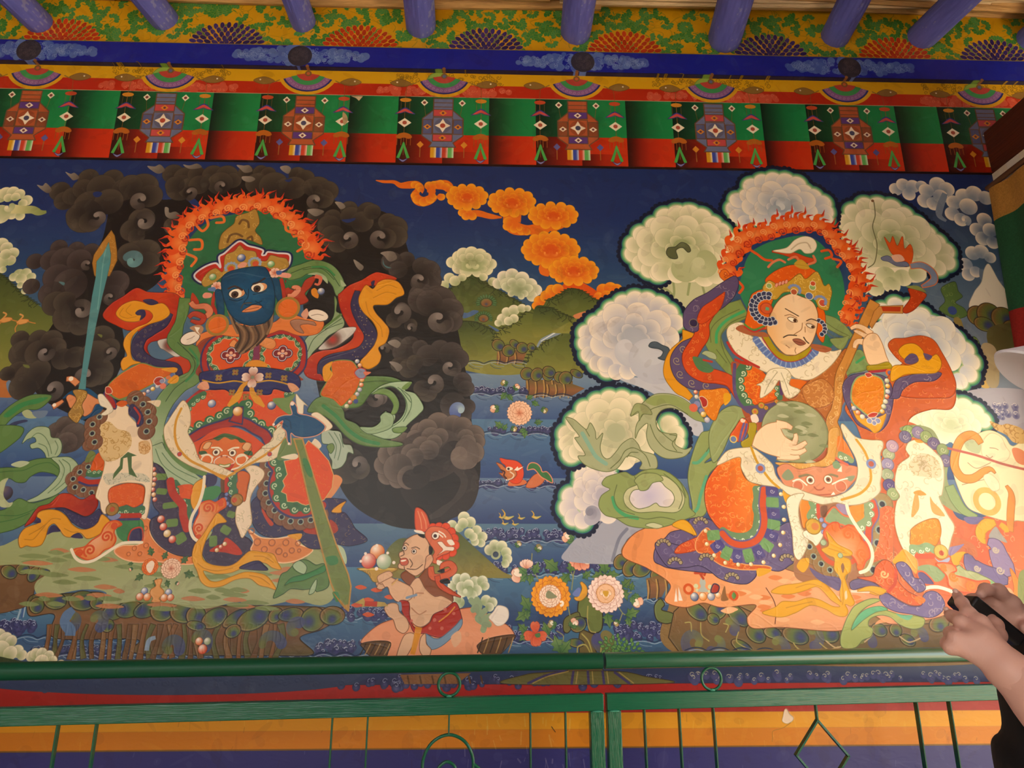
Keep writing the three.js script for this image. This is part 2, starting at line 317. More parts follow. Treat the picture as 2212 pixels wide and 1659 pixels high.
LX.forEach((x, i) => {
  const warm = i % 2 === 1, c1 = warm ? '#b45a34' : '#6a7299', c2 = warm ? '#8a4a2e' : '#555a86', c3 = warm ? '#5c3a86' : '#c04a4e', ed = '#6a4a34';
  for (const s of [-1, 1]) {                   // cords with parasols, lozenges and bells at either side
    const u = x + s * 172; L([x + s * 150, 610, u, 650, u, 980], '#8a5a2c', 2.5, false);
    ell(u, 694, 26, 11, 0, warm ? '#c04a2a' : '#d08a2a'); for (const j of [-20, 0, 20]) L([u + j, 702, u + j, 752], '#7a5a34', 2, false);
    P([u - 44, 768, u - 16, 745, u, 738, u + 16, 745, u + 44, 768, u + 18, 764, u, 756, u - 18, 764], '#c8504a', '#3a3a8a', 3); L([u - 20, 748, u, 737, u + 20, 748], '#3a3a9a', 5, false);
    P([u, 790, u + 31, 814, u, 838, u - 31, 814], '#efe2cf'); dot(u, 814, 10, '#a8503c');
    S([u - 36, 890, u - 26, 874, u, 866, u + 26, 874, u + 36, 890, u + 20, 898, u, 892, u - 20, 898], '#b4641c'); for (const j of [-30, -12, 12, 30]) L([u + j, 896, u + j, 930], '#9a5a24', 3, false);
    T([u, 915, u - 8, 950, u - 24, 1000], [6, 12, 14], '#4aa852'); T([u, 915, u + 8, 950, u + 24, 1000], [6, 12, 14], '#4aa852'); S([u - 20, 998, u, 1016, u + 20, 998, u, 1006], '#8a8ac0', '#2a2a70', 2);
    const q = x + s * 86; L([q, 690, q, 720, x + s * 60, 900], '#8a5a2c', 2, false); P([q, 688, q + 17, 706, q, 724, q - 17, 706], '#efe2cf'); dot(q, 706, 7, '#7a3a34');
    const h = x + s * 98; P([h, 908, h + 16, 926, h, 944, h - 16, 926], warm ? '#5a5aa0' : '#d08a2a'); L([h, 944, h, 990], '#9a6a34', 4, false);
  }
  P([x - 44, 684, x + 44, 684, x + 44, 745, x + 92, 790, x + 92, 880, x + 48, 915, x + 60, 938, x - 60, 938, x - 48, 915, x - 92, 880, x - 92, 790, x - 44, 745], c1, ed, 5);
  for (const y of [706, 728]) L([x - 42, y, x + 42, y], ed, 4, false);
  for (const [ax, ay, w, h, c] of [[-44, 742, 88, 36, c3], [-90, 795, 42, 76, c2], [48, 795, 42, 76, c2], [-44, 872, 88, 36, c3], [-44, 784, 88, 84, c1]]) P([x + ax, ay, x + ax + w, ay, x + ax + w, ay + h, x + ax, ay + h], c, ed, 4);
  dot(x, 826, 38, mix(c1, '#301810', 0.2)); P([x, 790, x + 13, 813, x + 36, 826, x + 13, 839, x, 862, x - 13, 839, x - 36, 826, x - 13, 813], '#f3e6d4'); dot(x, 826, 12, warm ? '#4a4a6a' : '#b04a34');
  for (const [ax, ay] of [[0, 760], [0, 890], [-69, 833], [69, 833]]) { P([x + ax, ay - 14, x + ax + 18, ay, x + ax, ay + 14, x + ax - 18, ay], warm ? '#efe2cf' : '#d88a2a'); dot(x + ax, ay, 6, '#6a3a44'); }
  ['#d29a1a', '#3a4aa8', '#c8442c', '#5fae5c'].forEach((c, j) => { k.fillStyle = fillOf(['l', x - 52 + j * 26, 0, x - 26 + j * 26, 0, c, c, mix(c, '#ffffff', 0.75)]); k.fillRect(x - 52 + j * 26, 940, 26, 52); });
  // fan canopy above the lantern
  const fan = (r, c) => { const p = []; for (let j = 0; j <= 12; j++) { const a = 0.42 + j / 12 * (Math.PI - 0.84); p.push(x + r * 1.0 * Math.cos(a), 548 + r * 0.92 * Math.sin(a)); } P([x, 560, ...p], c); };
  fan(140, '#d8a21c'); fan(122, '#232a78'); fan(114, '#8a5f96'); fan(84, '#3f9458'); fan(58, '#b8443a'); for (let j = 0; j < 12; j++) { const a = 0.5 + j / 11 * 2.14; spiral(x + 100 * Math.cos(a), 548 + 92 * Math.sin(a), 8, a, 1, '#b08ab8', 2, 1); }
  for (const s of [-1, 1]) { S([x + s * 150, 606, x + s * 190, 585, x + s * 225, 590, x + s * 245, 606, x + s * 215, 622, x + s * 175, 622], '#8a6a34', '#6a4a20', 2); dot(x + s * 215, 600, 4, '#efe2cf'); L([x + s * 128, 600, x + s * 150, 612], '#8a6a34', 5, false); }
  dot(x, 562, 15, '#7a5a34'); dot(x, 562, 8, warm ? '#c0623a' : '#5a6a9a'); dot(x, 540, 8, '#8a5a34');
});
P([1938,678,1995,679,1978,704,1964,690], '#c9b393'); S([1909,767,1926,779,1934,808,1921,833,1912,809], '#b49a76');
// ---- dado bands under the painted field
band(3157, 3253, '#a3160f'); band(3253, 3306, '#d9920c'); band(3306, 3367, '#c97608'); band(3367, 3500, '#2c2a66'); band(3152, 3158, '#141430'); band(3363, 3368, '#7a5210');
for (let i = 0; i < 260; i++) { const x = rnd(0, MW), y = rnd(3160, 3500); L([x, y, x + rnd(-4, 4), y + rnd(6, 30)], i % 2 ? 'rgba(255,255,255,0.10)' : 'rgba(60,30,0,0.14)', rnd(1, 4), false); }
for (let i = 0; i < 46; i++) { const x = rnd(2500, 3000), y = rnd(3260, 3490); L([x, y, x + rnd(-10, 10), y + rnd(10, 46)], 'rgba(225,205,190,0.22)', rnd(2, 6), false); }
S([3662,3248,3671,3246,3680,3262,3692,3273,3686,3285,3666,3293,3650,3285,3654,3270], '#e2c6a8', '#b8a080', 2); L([3680,3290,3650,3307,3613,3317,3609,3337,3606,3351], '#9a6a10', 2); L([2817,3298,2822,3305,2830,3315], '#3a2a10', 2.5); S([1098,3141,1104,3139,1112,3142,1107,3147], '#d8c8b4');

// ---- hills, water and clouds of the landscape
const GR = ['#55602c', '#6d7434', '#86843c'], DK = '#2c3418';
function hill(p, ridge, c = GR) { const [, b, , d] = bounds(p); S(p, ['l', 0, b, 0, d, '#3c4a26', c[0], c[1], c[2]]); if (ridge) walk(ridge, 16).forEach(([x, y, a]) => { const s = rnd(14, 34); L([x, y, x + rnd(-14, 14), y + s * 0.5, x + rnd(-22, 22), y + s], DK, 2.4, false); L([x - 10, y - 1, x + 10, y + 1], DK, 4, false); }); }
// middle: lake
k.fillStyle = fillOf(['l', 0, 1790, 0, 2010, '#6a8296', '#5d7890', '#4a6888', '#2c4270']); k.fillRect(2300, 1790, 1000, 220);
for (const [y0, y1, a, b] of [[1990, 2190, '#7289a0', '#3a5484'], [2180, 2420, '#54799a', '#2c4478'], [2415, 2600, '#5f7896', '#2a3c6c'], [2590, 2760, '#55758c', '#2c4272'], [2750, 2970, '#4e7a94', '#26365f'], [2960, 3157, '#3f6a84', '#272c55']]) { k.fillStyle = fillOf(['l', 0, y0, 0, y1, a, mix(a, b, 0.4), b]); k.fillRect(0, y0, MW, y1 - y0); }
// middle: hills and small green-white clouds
hill([2427,1608,2465,1574,2510,1550,2551,1573,2629,1627,2722,1684,2776,1729,2774,1970,2473,1973,2356,1815,2374,1651], [2389,1638,2450,1587,2510,1551,2582,1602,2660,1647,2753,1704]);
hill([2424,1785,2477,1764,2527,1770,2569,1788,2615,1808,2596,1880,2503,1948,2435,1945], [2477,1764,2526,1768,2569,1788,2611,1808]);
hill([2600,1864,2604,1828,2622,1799,2653,1787,2691,1758,2738,1712,2792,1666,2855,1623,2910,1614,2980,1655,3018,1688,3012,1860,2775,1870,2699,1851], [2602,1848,2622,1800,2661,1783,2707,1745,2761,1695,2808,1657,2859,1627,2910,1618,2968,1655]);
hill([2721,1958,2737,1911,2775,1878,2848,1825,2899,1784,2969,1751,3003,1892,2962,1988,2812,1973], [2729,1935,2760,1891,2813,1850,2868,1809,2930,1768]);
for (const p of [[2491,1727,2514,1715,2537,1721,2507,1742,2473,1752,2474,1728], [2576,1780,2596,1787,2622,1803,2611,1808]]) S(p, '#4c6690');
T([2942,1759,2911,1772,2883,1801,2837,1826,2798,1846,2779,1878], [26, 22, 20, 18, 14, 8], '#7f92a6'); T([2942,1755,2899,1784,2840,1821,2794,1850], [7, 6, 5, 3], '#dfe4e4');
for (const v of [[2568, 1681, 32], [2557, 1751, 27.7], [2876, 1768, 27], [2876, 1769, 26.2]]) { const [x, y, r] = v; for (let i = 0; i < 13; i++) { const a = Math.PI * (0.9 + i / 12 * 1.2); ell(x + r * 1.1 * Math.cos(a), y + r * 0.9 * Math.sin(a), r * 0.3, r * 0.13, a, '#4f7448', '#2d4a2c', 1.3); } ell(x, y, r * 0.75, r * 0.6, 0, ['r', x, y + r * 0.2, 0, r * 0.8, '#3f4a74', '#7a5a3c', '#8a5f38', '#6a7038'], '#3a2c1c', 2); }
const GE = '#eae2c2', GM = '#a9b284', GD = '#7f8f5c';
lobes([2421, 1498, 27, 2449, 1523, 29.4, 2480, 1538, 28.6, 2531, 1537, 28.6, 2566, 1528, 29.5, 2586, 1504, 25.5, 2448, 1472, 28.8, 2467, 1459, 30.5, 2502, 1452, 29.7, 2538, 1462, 30.5, 2562, 1477, 27.2], 2505, 1501, GE, GM);
ell(2505, 1501, 77.9, 39, 0, ['r', 2505, 1512, 0, 81.9, GD, GM, mix(GM, GE, 0.6)]);
lobes([2448, 1493, 16.4, 2467, 1476, 19.7, 2495, 1469, 18.1, 2538, 1475, 19.8, 2564, 1496, 18.1, 2558, 1526, 14.7], 2505, 1510, mix(GE, GM, 0.25), GM);
hook(2491, 1510, 13.9, 3.3, -4.2, 12, 20, '#cfd2a6', GM); hook(2523, 1512, 13.9, 6.1, 4.2, 12, 20, '#cfd2a6', GM);
lobes([2411, 1571, 24.3, 2434, 1583, 24.3, 2388, 1605, 22.2, 2366, 1622, 18.1, 2335, 1637, 16.1, 2465, 1566, 18.7, 2555, 1564, 18.7, 2594, 1585, 20.3], 2458, 1616, GE, GM);
lobes([2617, 1593, 25.1, 2641, 1563, 28.5, 2676, 1552, 29.4, 2719, 1567, 30.2, 2754, 1596, 29.3, 2777, 1621, 26.7, 2761, 1650, 24.2], 2695, 1613, '#eee4d2', '#a4ad8a');
ell(2699, 1609, 77, 40.5, 0.3, ['r', 2707, 1622, 0, 80.9, '#8a9670', '#b2b894', '#d3d2b4']);
lobes([2649, 1606, 20.3, 2676, 1588, 21.9, 2715, 1588, 22, 2746, 1613, 20.3, 2730, 1638, 16.2, 2672, 1639, 14.5, 2715, 1651, 14.5], 2699, 1626, '#dcdcc0', '#a0aa84');
lobes([2638, 1754, 26.2, 2618, 1771, 15.8, 2653, 1721, 20.7, 2684, 1713, 24, 2718, 1704, 19.2, 2742, 1704, 14.4, 2684, 1750, 19.9, 2661, 1762, 19.8], 2676, 1774, '#efe6cb', '#a3ab80');
// orange cloud trail
const OE = '#eda01c', OM = '#dd6a14', OD = '#d2500c';
T([2075,1109,2112,1115,2156,1116,2185,1132,2222,1129,2254,1128,2273,1146,2263,1165,2256,1183,2273,1205,2305,1205,2329,1186,2320,1154,2331,1131,2359,1126,2388,1130,2404,1153], [10, 34, 36, 46, 70, 90, 90, 84, 110, 130, 120, 100, 90, 90, 110, 120, 100].map((v) => v * 0.42), OM);
lobes([2246, 1128, 18.1, 2266, 1137, 18.9, 2273, 1151, 15.4, 2248, 1181, 17.1, 2261, 1201, 21.3, 2289, 1212, 22.1, 2317, 1200, 20.5, 2331, 1186, 15.4, 2311, 1132, 21.5, 2331, 1127, 19.8, 2359, 1122, 20.7, 2384, 1135, 19.8, 2404, 1148, 19.8, 2365, 1186, 18], 2312, 1168, OE, OM);
S([2273,1162,2284,1173,2296,1175,2306,1164,2308,1177,2288,1187,2270,1176], '#1d3068'); S([2342,1159,2360,1154,2376,1160,2372,1170,2352,1168,2347,1181,2339,1172], '#1d3068');
function glow(x, y, rx, ry, n) { puff(x, y, rx, ry, n, OE, mix(OE, OM, 0.75), OD, 0.4, 3); hook(x - rx * 0.14, y + ry * 0.2, rx * 0.13, 3.3, -4.4, rx * 0.06, rx * 0.1, '#ee9440', OD); hook(x + rx * 0.14, y + ry * 0.2, rx * 0.13, 6.1, 4.4, rx * 0.06, rx * 0.1, '#ee9440', OD); }
T([2632,1282,2580,1277,2531,1264,2491,1265,2463,1261], [16, 60, 70, 80, 40].map((v) => v * 0.42), OM); lobes([2459, 1261, 19.5, 2475, 1278, 19.5, 2503, 1278, 19.5, 2487, 1251, 12.7], 2491, 1260, OE, OM);
glow(2478, 1184, 92.1, 60, 11);
T([2684,1239,2676,1293,2684,1328,2732,1341,2792,1331,2841,1299], [170, 190, 150, 110, 120, 150].map((v) => v * 0.42), OM); lobes([2660, 1302, 23.7, 2656, 1324, 21.1, 2684, 1337, 19.4, 2716, 1346, 19.3, 2740, 1350, 16.8, 2708, 1332, 14.3], 2700, 1297, OE, OM);
glow(2676, 1207, 109.2, 66.4, 12);
T([2841,1268,2849,1304,2873,1321,2884,1339], [210, 200, 160, 120].map((v) => v * 0.42), OM); T([2820,1326,2780,1371], [140, 90].map((v) => v * 0.42), OM);
glow(2857, 1268, 115, 59.6, 12);
T([2874,1453,2830,1497,2810,1531,2837,1548], [140, 130, 110, 60].map((v) => v * 0.42), OM);
glow(2843, 1432, 133.2, 83.3, 14);
S([2887,1603,2939,1568,2986,1589,3039,1626,3061,1664,3007,1673,2918,1636], OD);
glow(2940, 1530, 113.1, 63.8, 13);
lobes([2844, 1620, 24.3, 2871, 1616, 24.4, 2820, 1646, 24.2, 2840, 1628, 24.3, 2867, 1615, 22.7, 2792, 1671, 24.1, 2816, 1654, 22.6, 2777, 1692, 18.4, 3063, 1617, 28.5, 3095, 1609, 28.5, 3122, 1613, 24.5, 3043, 1647, 20.3, 3078, 1643, 24.3], 2948, 1673, OE, OM);
hill([2788,1766,2820,1667,2859,1654,2899,1620,2934,1611,2977,1623,3023,1656,3069,1680,3064,1796,2894,1814,2787,1799], [2824,1667,2863,1651,2902,1620,2934,1612,2977,1623,3023,1656,3061,1672]);
hill([2773,1700,2843,1700,2873,1720,2935,1744,2911,1765,2772,1831], [2796,1700,2843,1700,2877,1720,2931,1744]); S([2935,1732,2990,1714,2985,1739,2946,1748], '#c87a4c');
// cliff of stacked rocks by the water
const cliff = (p, stems) => { const [, b, , d] = bounds(p); P(p, ['l', 0, b, 0, d, '#6a5a30', '#8a5c38', '#6a4a34']); walk(stems ?? [p[0], p[1], p[2], p[3]], 34).forEach(([x, y]) => { L([x, y, x + 3, (y + d) / 2, x - 2, d], '#b08a4a', 5, false); L([x + 6, y, x + 9, (y + d) / 2, x + 4, d], '#3a2a18', 3, false); }); };
cliff([2615,1892,2653,1884,2737,1895,2718,1945,2612,1949], [2619,1896,2714,1903]);
for (const [x, y, a, b, c] of [[2619, 1868, 27.3, 24.2], [2661, 1892, 25.7, 25.7], [2687, 1863, 23.4, 15.6], [2718, 1879, 24.2, 23.4], [2756, 1875, 18, 15.6]]) rock(x, y, a, b, 0.7);
cliff([2732,2013,2924,2019,2919,2083,2732,2090], [2736,2013,2916,2023]);
for (const [x, y, a, b] of [[2736, 1990, 25.3, 26.9], [2777, 1993, 23.8, 29.9], [2823, 1997, 23, 23], [2871, 2004, 24.6, 23], [2898, 2008, 23, 29.2], [2827, 1981, 26.9, 23.1], [2894, 2008, 26.9, 29.9], [2940, 1988, 27, 15.4]]) rock(x, y, a, b, 0.5);
cliff([2815,2036,2920,2031,2972,2050,2915,2084,2814,2082], [2818,2036,2916,2035]);
// wave crests, foam and water plants of the middle lake
wave(2473, 1949, 2736, 1942); foam(2516, 2048, 2728, 2064, 26); wave(2505, 2077, 2922, 2085); foam(2558, 2213, 2830, 2230, 34); wave(2551, 2239, 2819, 2241); foam(2536, 2424, 2856, 2440, 40); wave(2540, 2445, 2863, 2448); foam(2556, 2610, 2866, 2644, 58); wave(2487, 2658, 2887, 2654); foam(2526, 2735, 2852, 2772, 46); wave(2492, 2782, 2852, 2778); wave(2838, 2778, 3153, 2779);
foam(3055, 2949, 3299, 3001, 70); wave(3106, 3017, 3298, 3017); foam(2651, 2961, 2862, 3010, 40); wave(2631, 3015, 2848, 3016); foam(2853, 2731, 3069, 2765, 24); foam(1020, 3129, 3242, 3160, 120, '#8f97b4', '#22264c'); foam(3308, 3122, 4388, 3148, 60, '#b8b49a', '#3a3f68'); wave(3162, 2868, 3252, 2872);
for (const [x, y, r] of [[2658, 2565, 21.1], [2637, 2565, 11.9], [2711, 2568, 12.7], [2768, 2564, 16.9], [2648, 2589, 11.9], [2687, 2591, 11.9]]) { S([x - r, y, x, y + r * 0.5, x + r * 0.9, y + r * 0.1, x + r * 1.2, y - r * 0.2, x + r * 0.3, y - r * 0.05, x - r * 0.4, y - r * 0.2], '#d8b96a', '#8a7a34', 1.5); T([x - r * 0.7, y, x - r * 0.45, y - r * 0.6, x - r * 0.9, y - r * 1.3, x - r * 1.15, y - r * 1.35], [r * 0.4, r * 0.3, r * 0.2, r * 0.12], '#d8a83c'); L([x + r * 0.2, y, x + r * 1.1, y - r * 0.15], '#a8b070', 3, false); }
// sea creature with a flaming mane
S([2662,2445,2669,2423,2698,2420,2726,2423,2733,2434,2712,2443], '#d8703c'); S([2730,2448,2755,2409,2784,2394,2806,2405,2795,2434,2762,2452], '#cd7044', '#8a3a20', 2);
S([2737,2383,2741,2362,2756,2354,2774,2358,2788,2372,2795,2390,2813,2390,2831,2412,2833,2433,2806,2419,2788,2408,2763,2380], '#3f7440', '#e08a6a', 4);
S([2629,2337,2654,2342,2690,2347,2712,2362,2721,2387,2719,2412,2705,2434,2676,2434,2651,2402,2651,2369,2636,2355], '#e2481c', '#b02c10', 2); S([2614,2355,2636,2362,2651,2376,2683,2380,2694,2402,2676,2420,2654,2420,2640,2409,2625,2395,2640,2395,2629,2377], '#c8743c', '#7a3018', 2.5);
S([2654,2373,2669,2371,2680,2378,2669,2385,2656,2385], '#f3e4cc'); dot(2662, 2379, 4.7, '#2a1a18'); P([2683,2384,2698,2369,2701,2376,2723,2369,2698,2387], '#f4e3cf'); L([2669,2391,2683,2402,2676,2416,2662,2421], '#e8cfb0', 5); L([2633,2384,2647,2391,2644,2405,2654,2416], '#4a2418', 6); P([2651,2420,2654,2427,2659,2420], '#f4e8d8');
peony(2706, 2154, 50.5, '#d87a54', '#f6cfae'); for (const [x, y, l, a] of [[2654, 2068, 41.7, 2.2], [2657, 2076, 37.8, 0.9], [2735, 2098, 34, -0.6], [2754, 2106, 37.7, 0.5], [2639, 2218, 44.4, -2.4], [2639, 2226, 33.3, -1.0], [2727, 2218, 40.8, 1.6], [2731, 2218, 33.4, 2.6], [2764, 2195, 37.2, -0.2]]) leaf(x, y, l, a);
bud(2657, 2037, 23.6, 3.6, '#8f9a50'); bud(2683, 2056, 23.5, -0.7); bud(2624, 2139, 30, 3.2); bud(2795, 2134, 22.6, 0.6, '#7d9050'); bud(2672, 2214, 20.8, 0.4, '#9aa05c');

// ---- left edge: hill with deer, pale clouds; black storm clouds around the first guardian
hill([483,1554,547,1574,591,1606,658,1663,743,1723,852,1814,914,1920,883,1990,704,1999,576,2004], [547,1574,595,1608,658,1663,730,1711]);
for (const [x, y, l] of [[613, 1777, 42.1], [681, 1784, 42.1]]) { S([x - l * 0.6, y + l * 0.1, x - l * 0.1, y - l * 0.2, x + l * 0.5, y - l * 0.15, x + l * 0.4, y + l * 0.15, x - l * 0.3, y + l * 0.35], '#d89a55', '#a8622c', 2); L([x + l * 0.4, y, x + l * 0.9, y + l * 0.15, x + l * 1.2, y + l * 0.2], '#c8803c', 4, false); L([x - l * 0.4, y + l * 0.2, x - l * 0.6, y + l * 0.7, x - l * 0.5, y + l * 1.1], '#c8803c', 4, false); L([x - l * 0.4, y, x - l * 0.1, y - l * 0.5, x - l * 0.4, y - l * 0.7], '#d89a55', 7, false); }
S([611,2004,649,2011,687,2022,666,2045,685,2087,716,2098,675,2106,629,2091], '#b06a34');
lobes([475, 1214, 33.1, 495, 1200, 29, 525, 1195, 27.4, 554, 1204, 24.9, 591, 1234, 25.6, 578, 1248, 20.6, 542, 1301, 24.6, 578, 1309, 20.4, 492, 1302, 45], 538, 1257, GE, GM); T([537,1275,580,1279,623,1278,656,1291,686,1286], [110, 90, 90, 80, 30].map((v) => v * 0.42), ['l', 545, 1275, 683, 1290, '#d4d09c', '#7a8a4c']); hook(520, 1269, 16.4, 3.4, -4, 16, 26, GE, GM); lobes([511, 1222, 20.7, 541, 1217, 20.7], 541, 1257, GE, GM);
lobes([525, 1444, 32.1, 550, 1457, 26.4, 581, 1482, 26.3, 577, 1515, 23.8, 544, 1524, 27.8, 552, 1486, 23.9, 555, 1558, 15.8, 626, 1578, 24.4, 652, 1573, 23.7, 677, 1589, 19.7, 606, 1590, 19.7, 638, 1598, 23.6, 640, 1627, 14.1, 663, 1651, 15.6], 585, 1541, GE, GM);
const SE = '#494138', SM = '#2a2421', SB = '#191413', SL = '#857a76';
// solid bodies of the storm
for (const p of [[954,1153,1051,1139,1152,1217,1260,1215,1311,1303,1247,1414,1212,1585,1129,1669,1060,1711,1110,1912,1094,2048,1168,2179,1061,2291,1031,2217,815,2107,736,1974,809,1775,810,1673,876,1505,938,1419], [1250,1136,1406,1110,1567,1107,1770,1138,1938,1226,2161,1290,2271,1550,2371,1612,2443,1778,2474,1919,2505,2075,2517,2208,2545,2283,2547,2429,2486,2536,2364,2606,2187,2589,2021,2467,1928,2174,1823,1784,1761,1493,1586,1299,1364,1258]]) S(p, SB);
const storm = (p, cx, cy, e = SE, m = SM) => lobes(p, cx, cy, e, m);
storm([723, 1187, 45.9, 750, 1232, 45.6, 777, 1209, 41.6, 833, 1122, 46.3, 818, 1172, 46, 936, 1125, 48.5, 895, 1166, 62.9, 994, 1174, 54.5, 862, 1252, 70.4, 937, 1233, 62.3], 947, 1295); storm([1071, 1163, 69.4, 1109, 1203, 54.4, 1018, 1151, 50.5], 1038, 1227); storm([848, 1305, 78.1, 808, 1297, 41.1, 875, 1331, 49.2], 896, 1269);
storm([1192, 1093, 46.8, 1246, 1110, 51, 1233, 1160, 63.3, 1272, 1160, 50.6, 1207, 1147, 42.2], 1312, 1191); storm([1226, 1343, 41.1, 1254, 1381, 36.8], 1270, 1325); storm([1090, 1319, 57.6, 1059, 1367, 53.1, 1078, 1397, 36.6], 1111, 1353); storm([1091, 1483, 68.4, 1128, 1474, 64.5, 1142, 1520, 52.1, 1059, 1475, 48.3], 1092, 1512);
storm([766, 1453, 36.2, 840, 1461, 36.2, 902, 1468, 36.2, 679, 1518, 35.8, 746, 1513, 47.8, 799, 1512, 59.8, 860, 1511, 51.9, 782, 1588, 59.2, 841, 1620, 70.7, 773, 1662, 54.6, 685, 1631, 35.2, 1027, 1610, 55.3, 1025, 1667, 47], 891, 1607, '#4a4040', '#2e2625');
storm([796, 1706, 54.3, 865, 1762, 69.3, 915, 1794, 49.9, 832, 1698, 46.6], 904, 1729); storm([685, 1863, 37.8, 758, 1863, 41.7, 810, 1866, 45.5, 830, 1897, 45.3, 707, 1922, 56.3, 769, 1921, 56.4, 868, 1944, 45, 917, 1935, 45.1], 804, 1913); storm([1006, 1852, 53.3, 1046, 1895, 41.7, 996, 1927, 64, 1022, 1996, 56, 997, 2020, 40.9], 982, 1974); storm([704, 1999, 44.5, 755, 2022, 62.9, 734, 2060, 55.2, 785, 1991, 44.6, 662, 2007, 29.6], 795, 2059); storm([899, 2245, 43, 953, 2266, 57.2, 922, 2215, 36, 965, 2258, 53.7, 942, 2284, 42.8], 938, 2303, '#5d5049', '#3a302c');
storm([1292, 1091, 38.4, 1364, 1094, 46.9, 1424, 1098, 51.2, 1454, 1120, 38.3, 1400, 1135, 55.2, 1310, 1145, 46.5], 1411, 1157); storm([1506, 1078, 34.3, 1570, 1077, 34.3, 1603, 1085, 34.3, 1559, 1132, 51.1, 1632, 1140, 63.8, 1731, 1087, 38.6, 1765, 1105, 42.8, 1721, 1152, 55.3], 1647, 1216); storm([1825, 1150, 55.4, 1866, 1167, 51.1, 1853, 1204, 46.6, 1800, 1146, 42.6], 1820, 1200);
storm([1827, 1289, 37.6, 1899, 1292, 37.7, 1886, 1332, 49.9, 1967, 1251, 37.9, 1978, 1286, 46.1, 2048, 1263, 46.3, 2027, 1312, 50.2], 1967, 1366); storm([1905, 1385, 53.7, 1931, 1415, 45.3, 1977, 1401, 41.3], 1976, 1383);
storm([2068, 1263, 37.9, 2138, 1311, 41.9, 2167, 1341, 58.4, 2173, 1380, 54, 2130, 1390, 49.7], 2114, 1386); storm([2225, 1488, 36.8, 2292, 1517, 40.8, 2320, 1542, 52.9, 2326, 1584, 52.6, 2287, 1593, 40.4, 2163, 1497, 44.9, 2192, 1535, 40.6], 2282, 1568, '#463f3e'); storm([2297, 1652, 56, 2359, 1664, 60, 2390, 1684, 55.9, 2322, 1693, 51.7], 2331, 1734, '#4a4140');
storm([2298, 1672, 59.9, 2375, 1675, 63.9, 2414, 1720, 59.6, 2423, 1765, 47.4, 2393, 1777, 43.3, 2329, 1680, 55.8], 2370, 1761, '#4c4341'); storm([2212, 1722, 39.6, 2187, 1763, 35.4, 2256, 1783, 27.5], 2201, 1739); storm([2199, 1868, 31, 2256, 1875, 42.6, 2298, 1883, 34.8, 2227, 1900, 42.4, 2381, 1890, 42.6, 2427, 1906, 50.3, 2457, 1929, 42.4, 2436, 1969, 34.5, 2329, 1915, 46.3], 2390, 1961, '#463e3c'); storm([2211, 1955, 30.6, 2256, 1970, 42, 2278, 1947, 34.5], 2324, 1977); storm([2363, 2039, 37.9, 2334, 2070, 41.5, 2311, 2055, 34], 2340, 2032); storm([2474, 2023, 38, 2490, 2054, 34.1, 2439, 2123, 52.4, 2495, 2130, 33.7, 2477, 2164, 37.2], 2431, 2077, '#4a4140');
storm([1994, 2115, 41, 2021, 2088, 29.9], 1992, 2081); storm([2032, 2369, 71.7, 2083, 2383, 39.4, 2007, 2304, 43.4], 2065, 2369);
// commas of light grey, dark at the root
const gr = (x, y, r0, a, s) => { const r = r0 * 1.2; dot(x, y, r * 1.35, ['r', x, y, r * 0.5, r * 1.5, SB, 'rgba(25,20,19,0)']); hook(x, y, r, a, s, r * 0.75, r * 1.05, SL, '#3a3330'); };
for (const v of [[1068, 1222, 27.5, 5.9, -4.6], [902, 1309, 25.5, 4.1, 4.4], [1103, 1327, 28.8, 3.2, -5.4], [893, 1528, 15.9, 5.5, -4.2], [1011, 1676, 15.6, 5.5, -4.4], [1276, 1187, 20.2, 3.6, 4.2], [1279, 1182, 19.4, 3.6, 4.2], [1406, 1148, 18.6, 5.9, -4.2], [1817, 1213, 23.7, 5.9, -4.4], [1976, 1392, 25.6, 3.5, 4.4], [2110, 1390, 27.3, 5.8, -4.4], [2106, 1386, 27.3, 5.8, -4.4], [2283, 1581, 22.6, 5.7, -4.4], [2211, 1711, 23.8, 4, 4.2], [908, 1733, 27.9, 2.9, -5], [794, 1921, 22.6, 4.4, -4.6], [1052, 1915, 18.1, 3.4, 4.6], [966, 2012, 26, 5.9, -4.4], [854, 2070, 26.5, 3.3, 4.4], [2212, 1726, 28.5, 3.3, 4.4], [2370, 1761, 33.1, 4.9, -4.4], [2257, 1795, 14.1, 2.5, 4.4], [2421, 1965, 21.5, 5, -4.4], [2359, 2028, 25.8, 3.3, 4.6], [2151, 2095, 18.7, 4.6, 4.4], [2132, 2099, 22.4, 4.8, 4.4], [2075, 2362, 23.7, 3.0, 4.6], [2151, 1884, 15.4, 3, 4]]) gr(...v);
hook(1083, 1508, 30.1, 3, -5.6, 26, 40, '#6a9aa0', '#4a6a74'); hook(2462, 2142, 22.4, 0.4, -4.6, 24, 40, '#9fb6c0', '#4a5a9a');
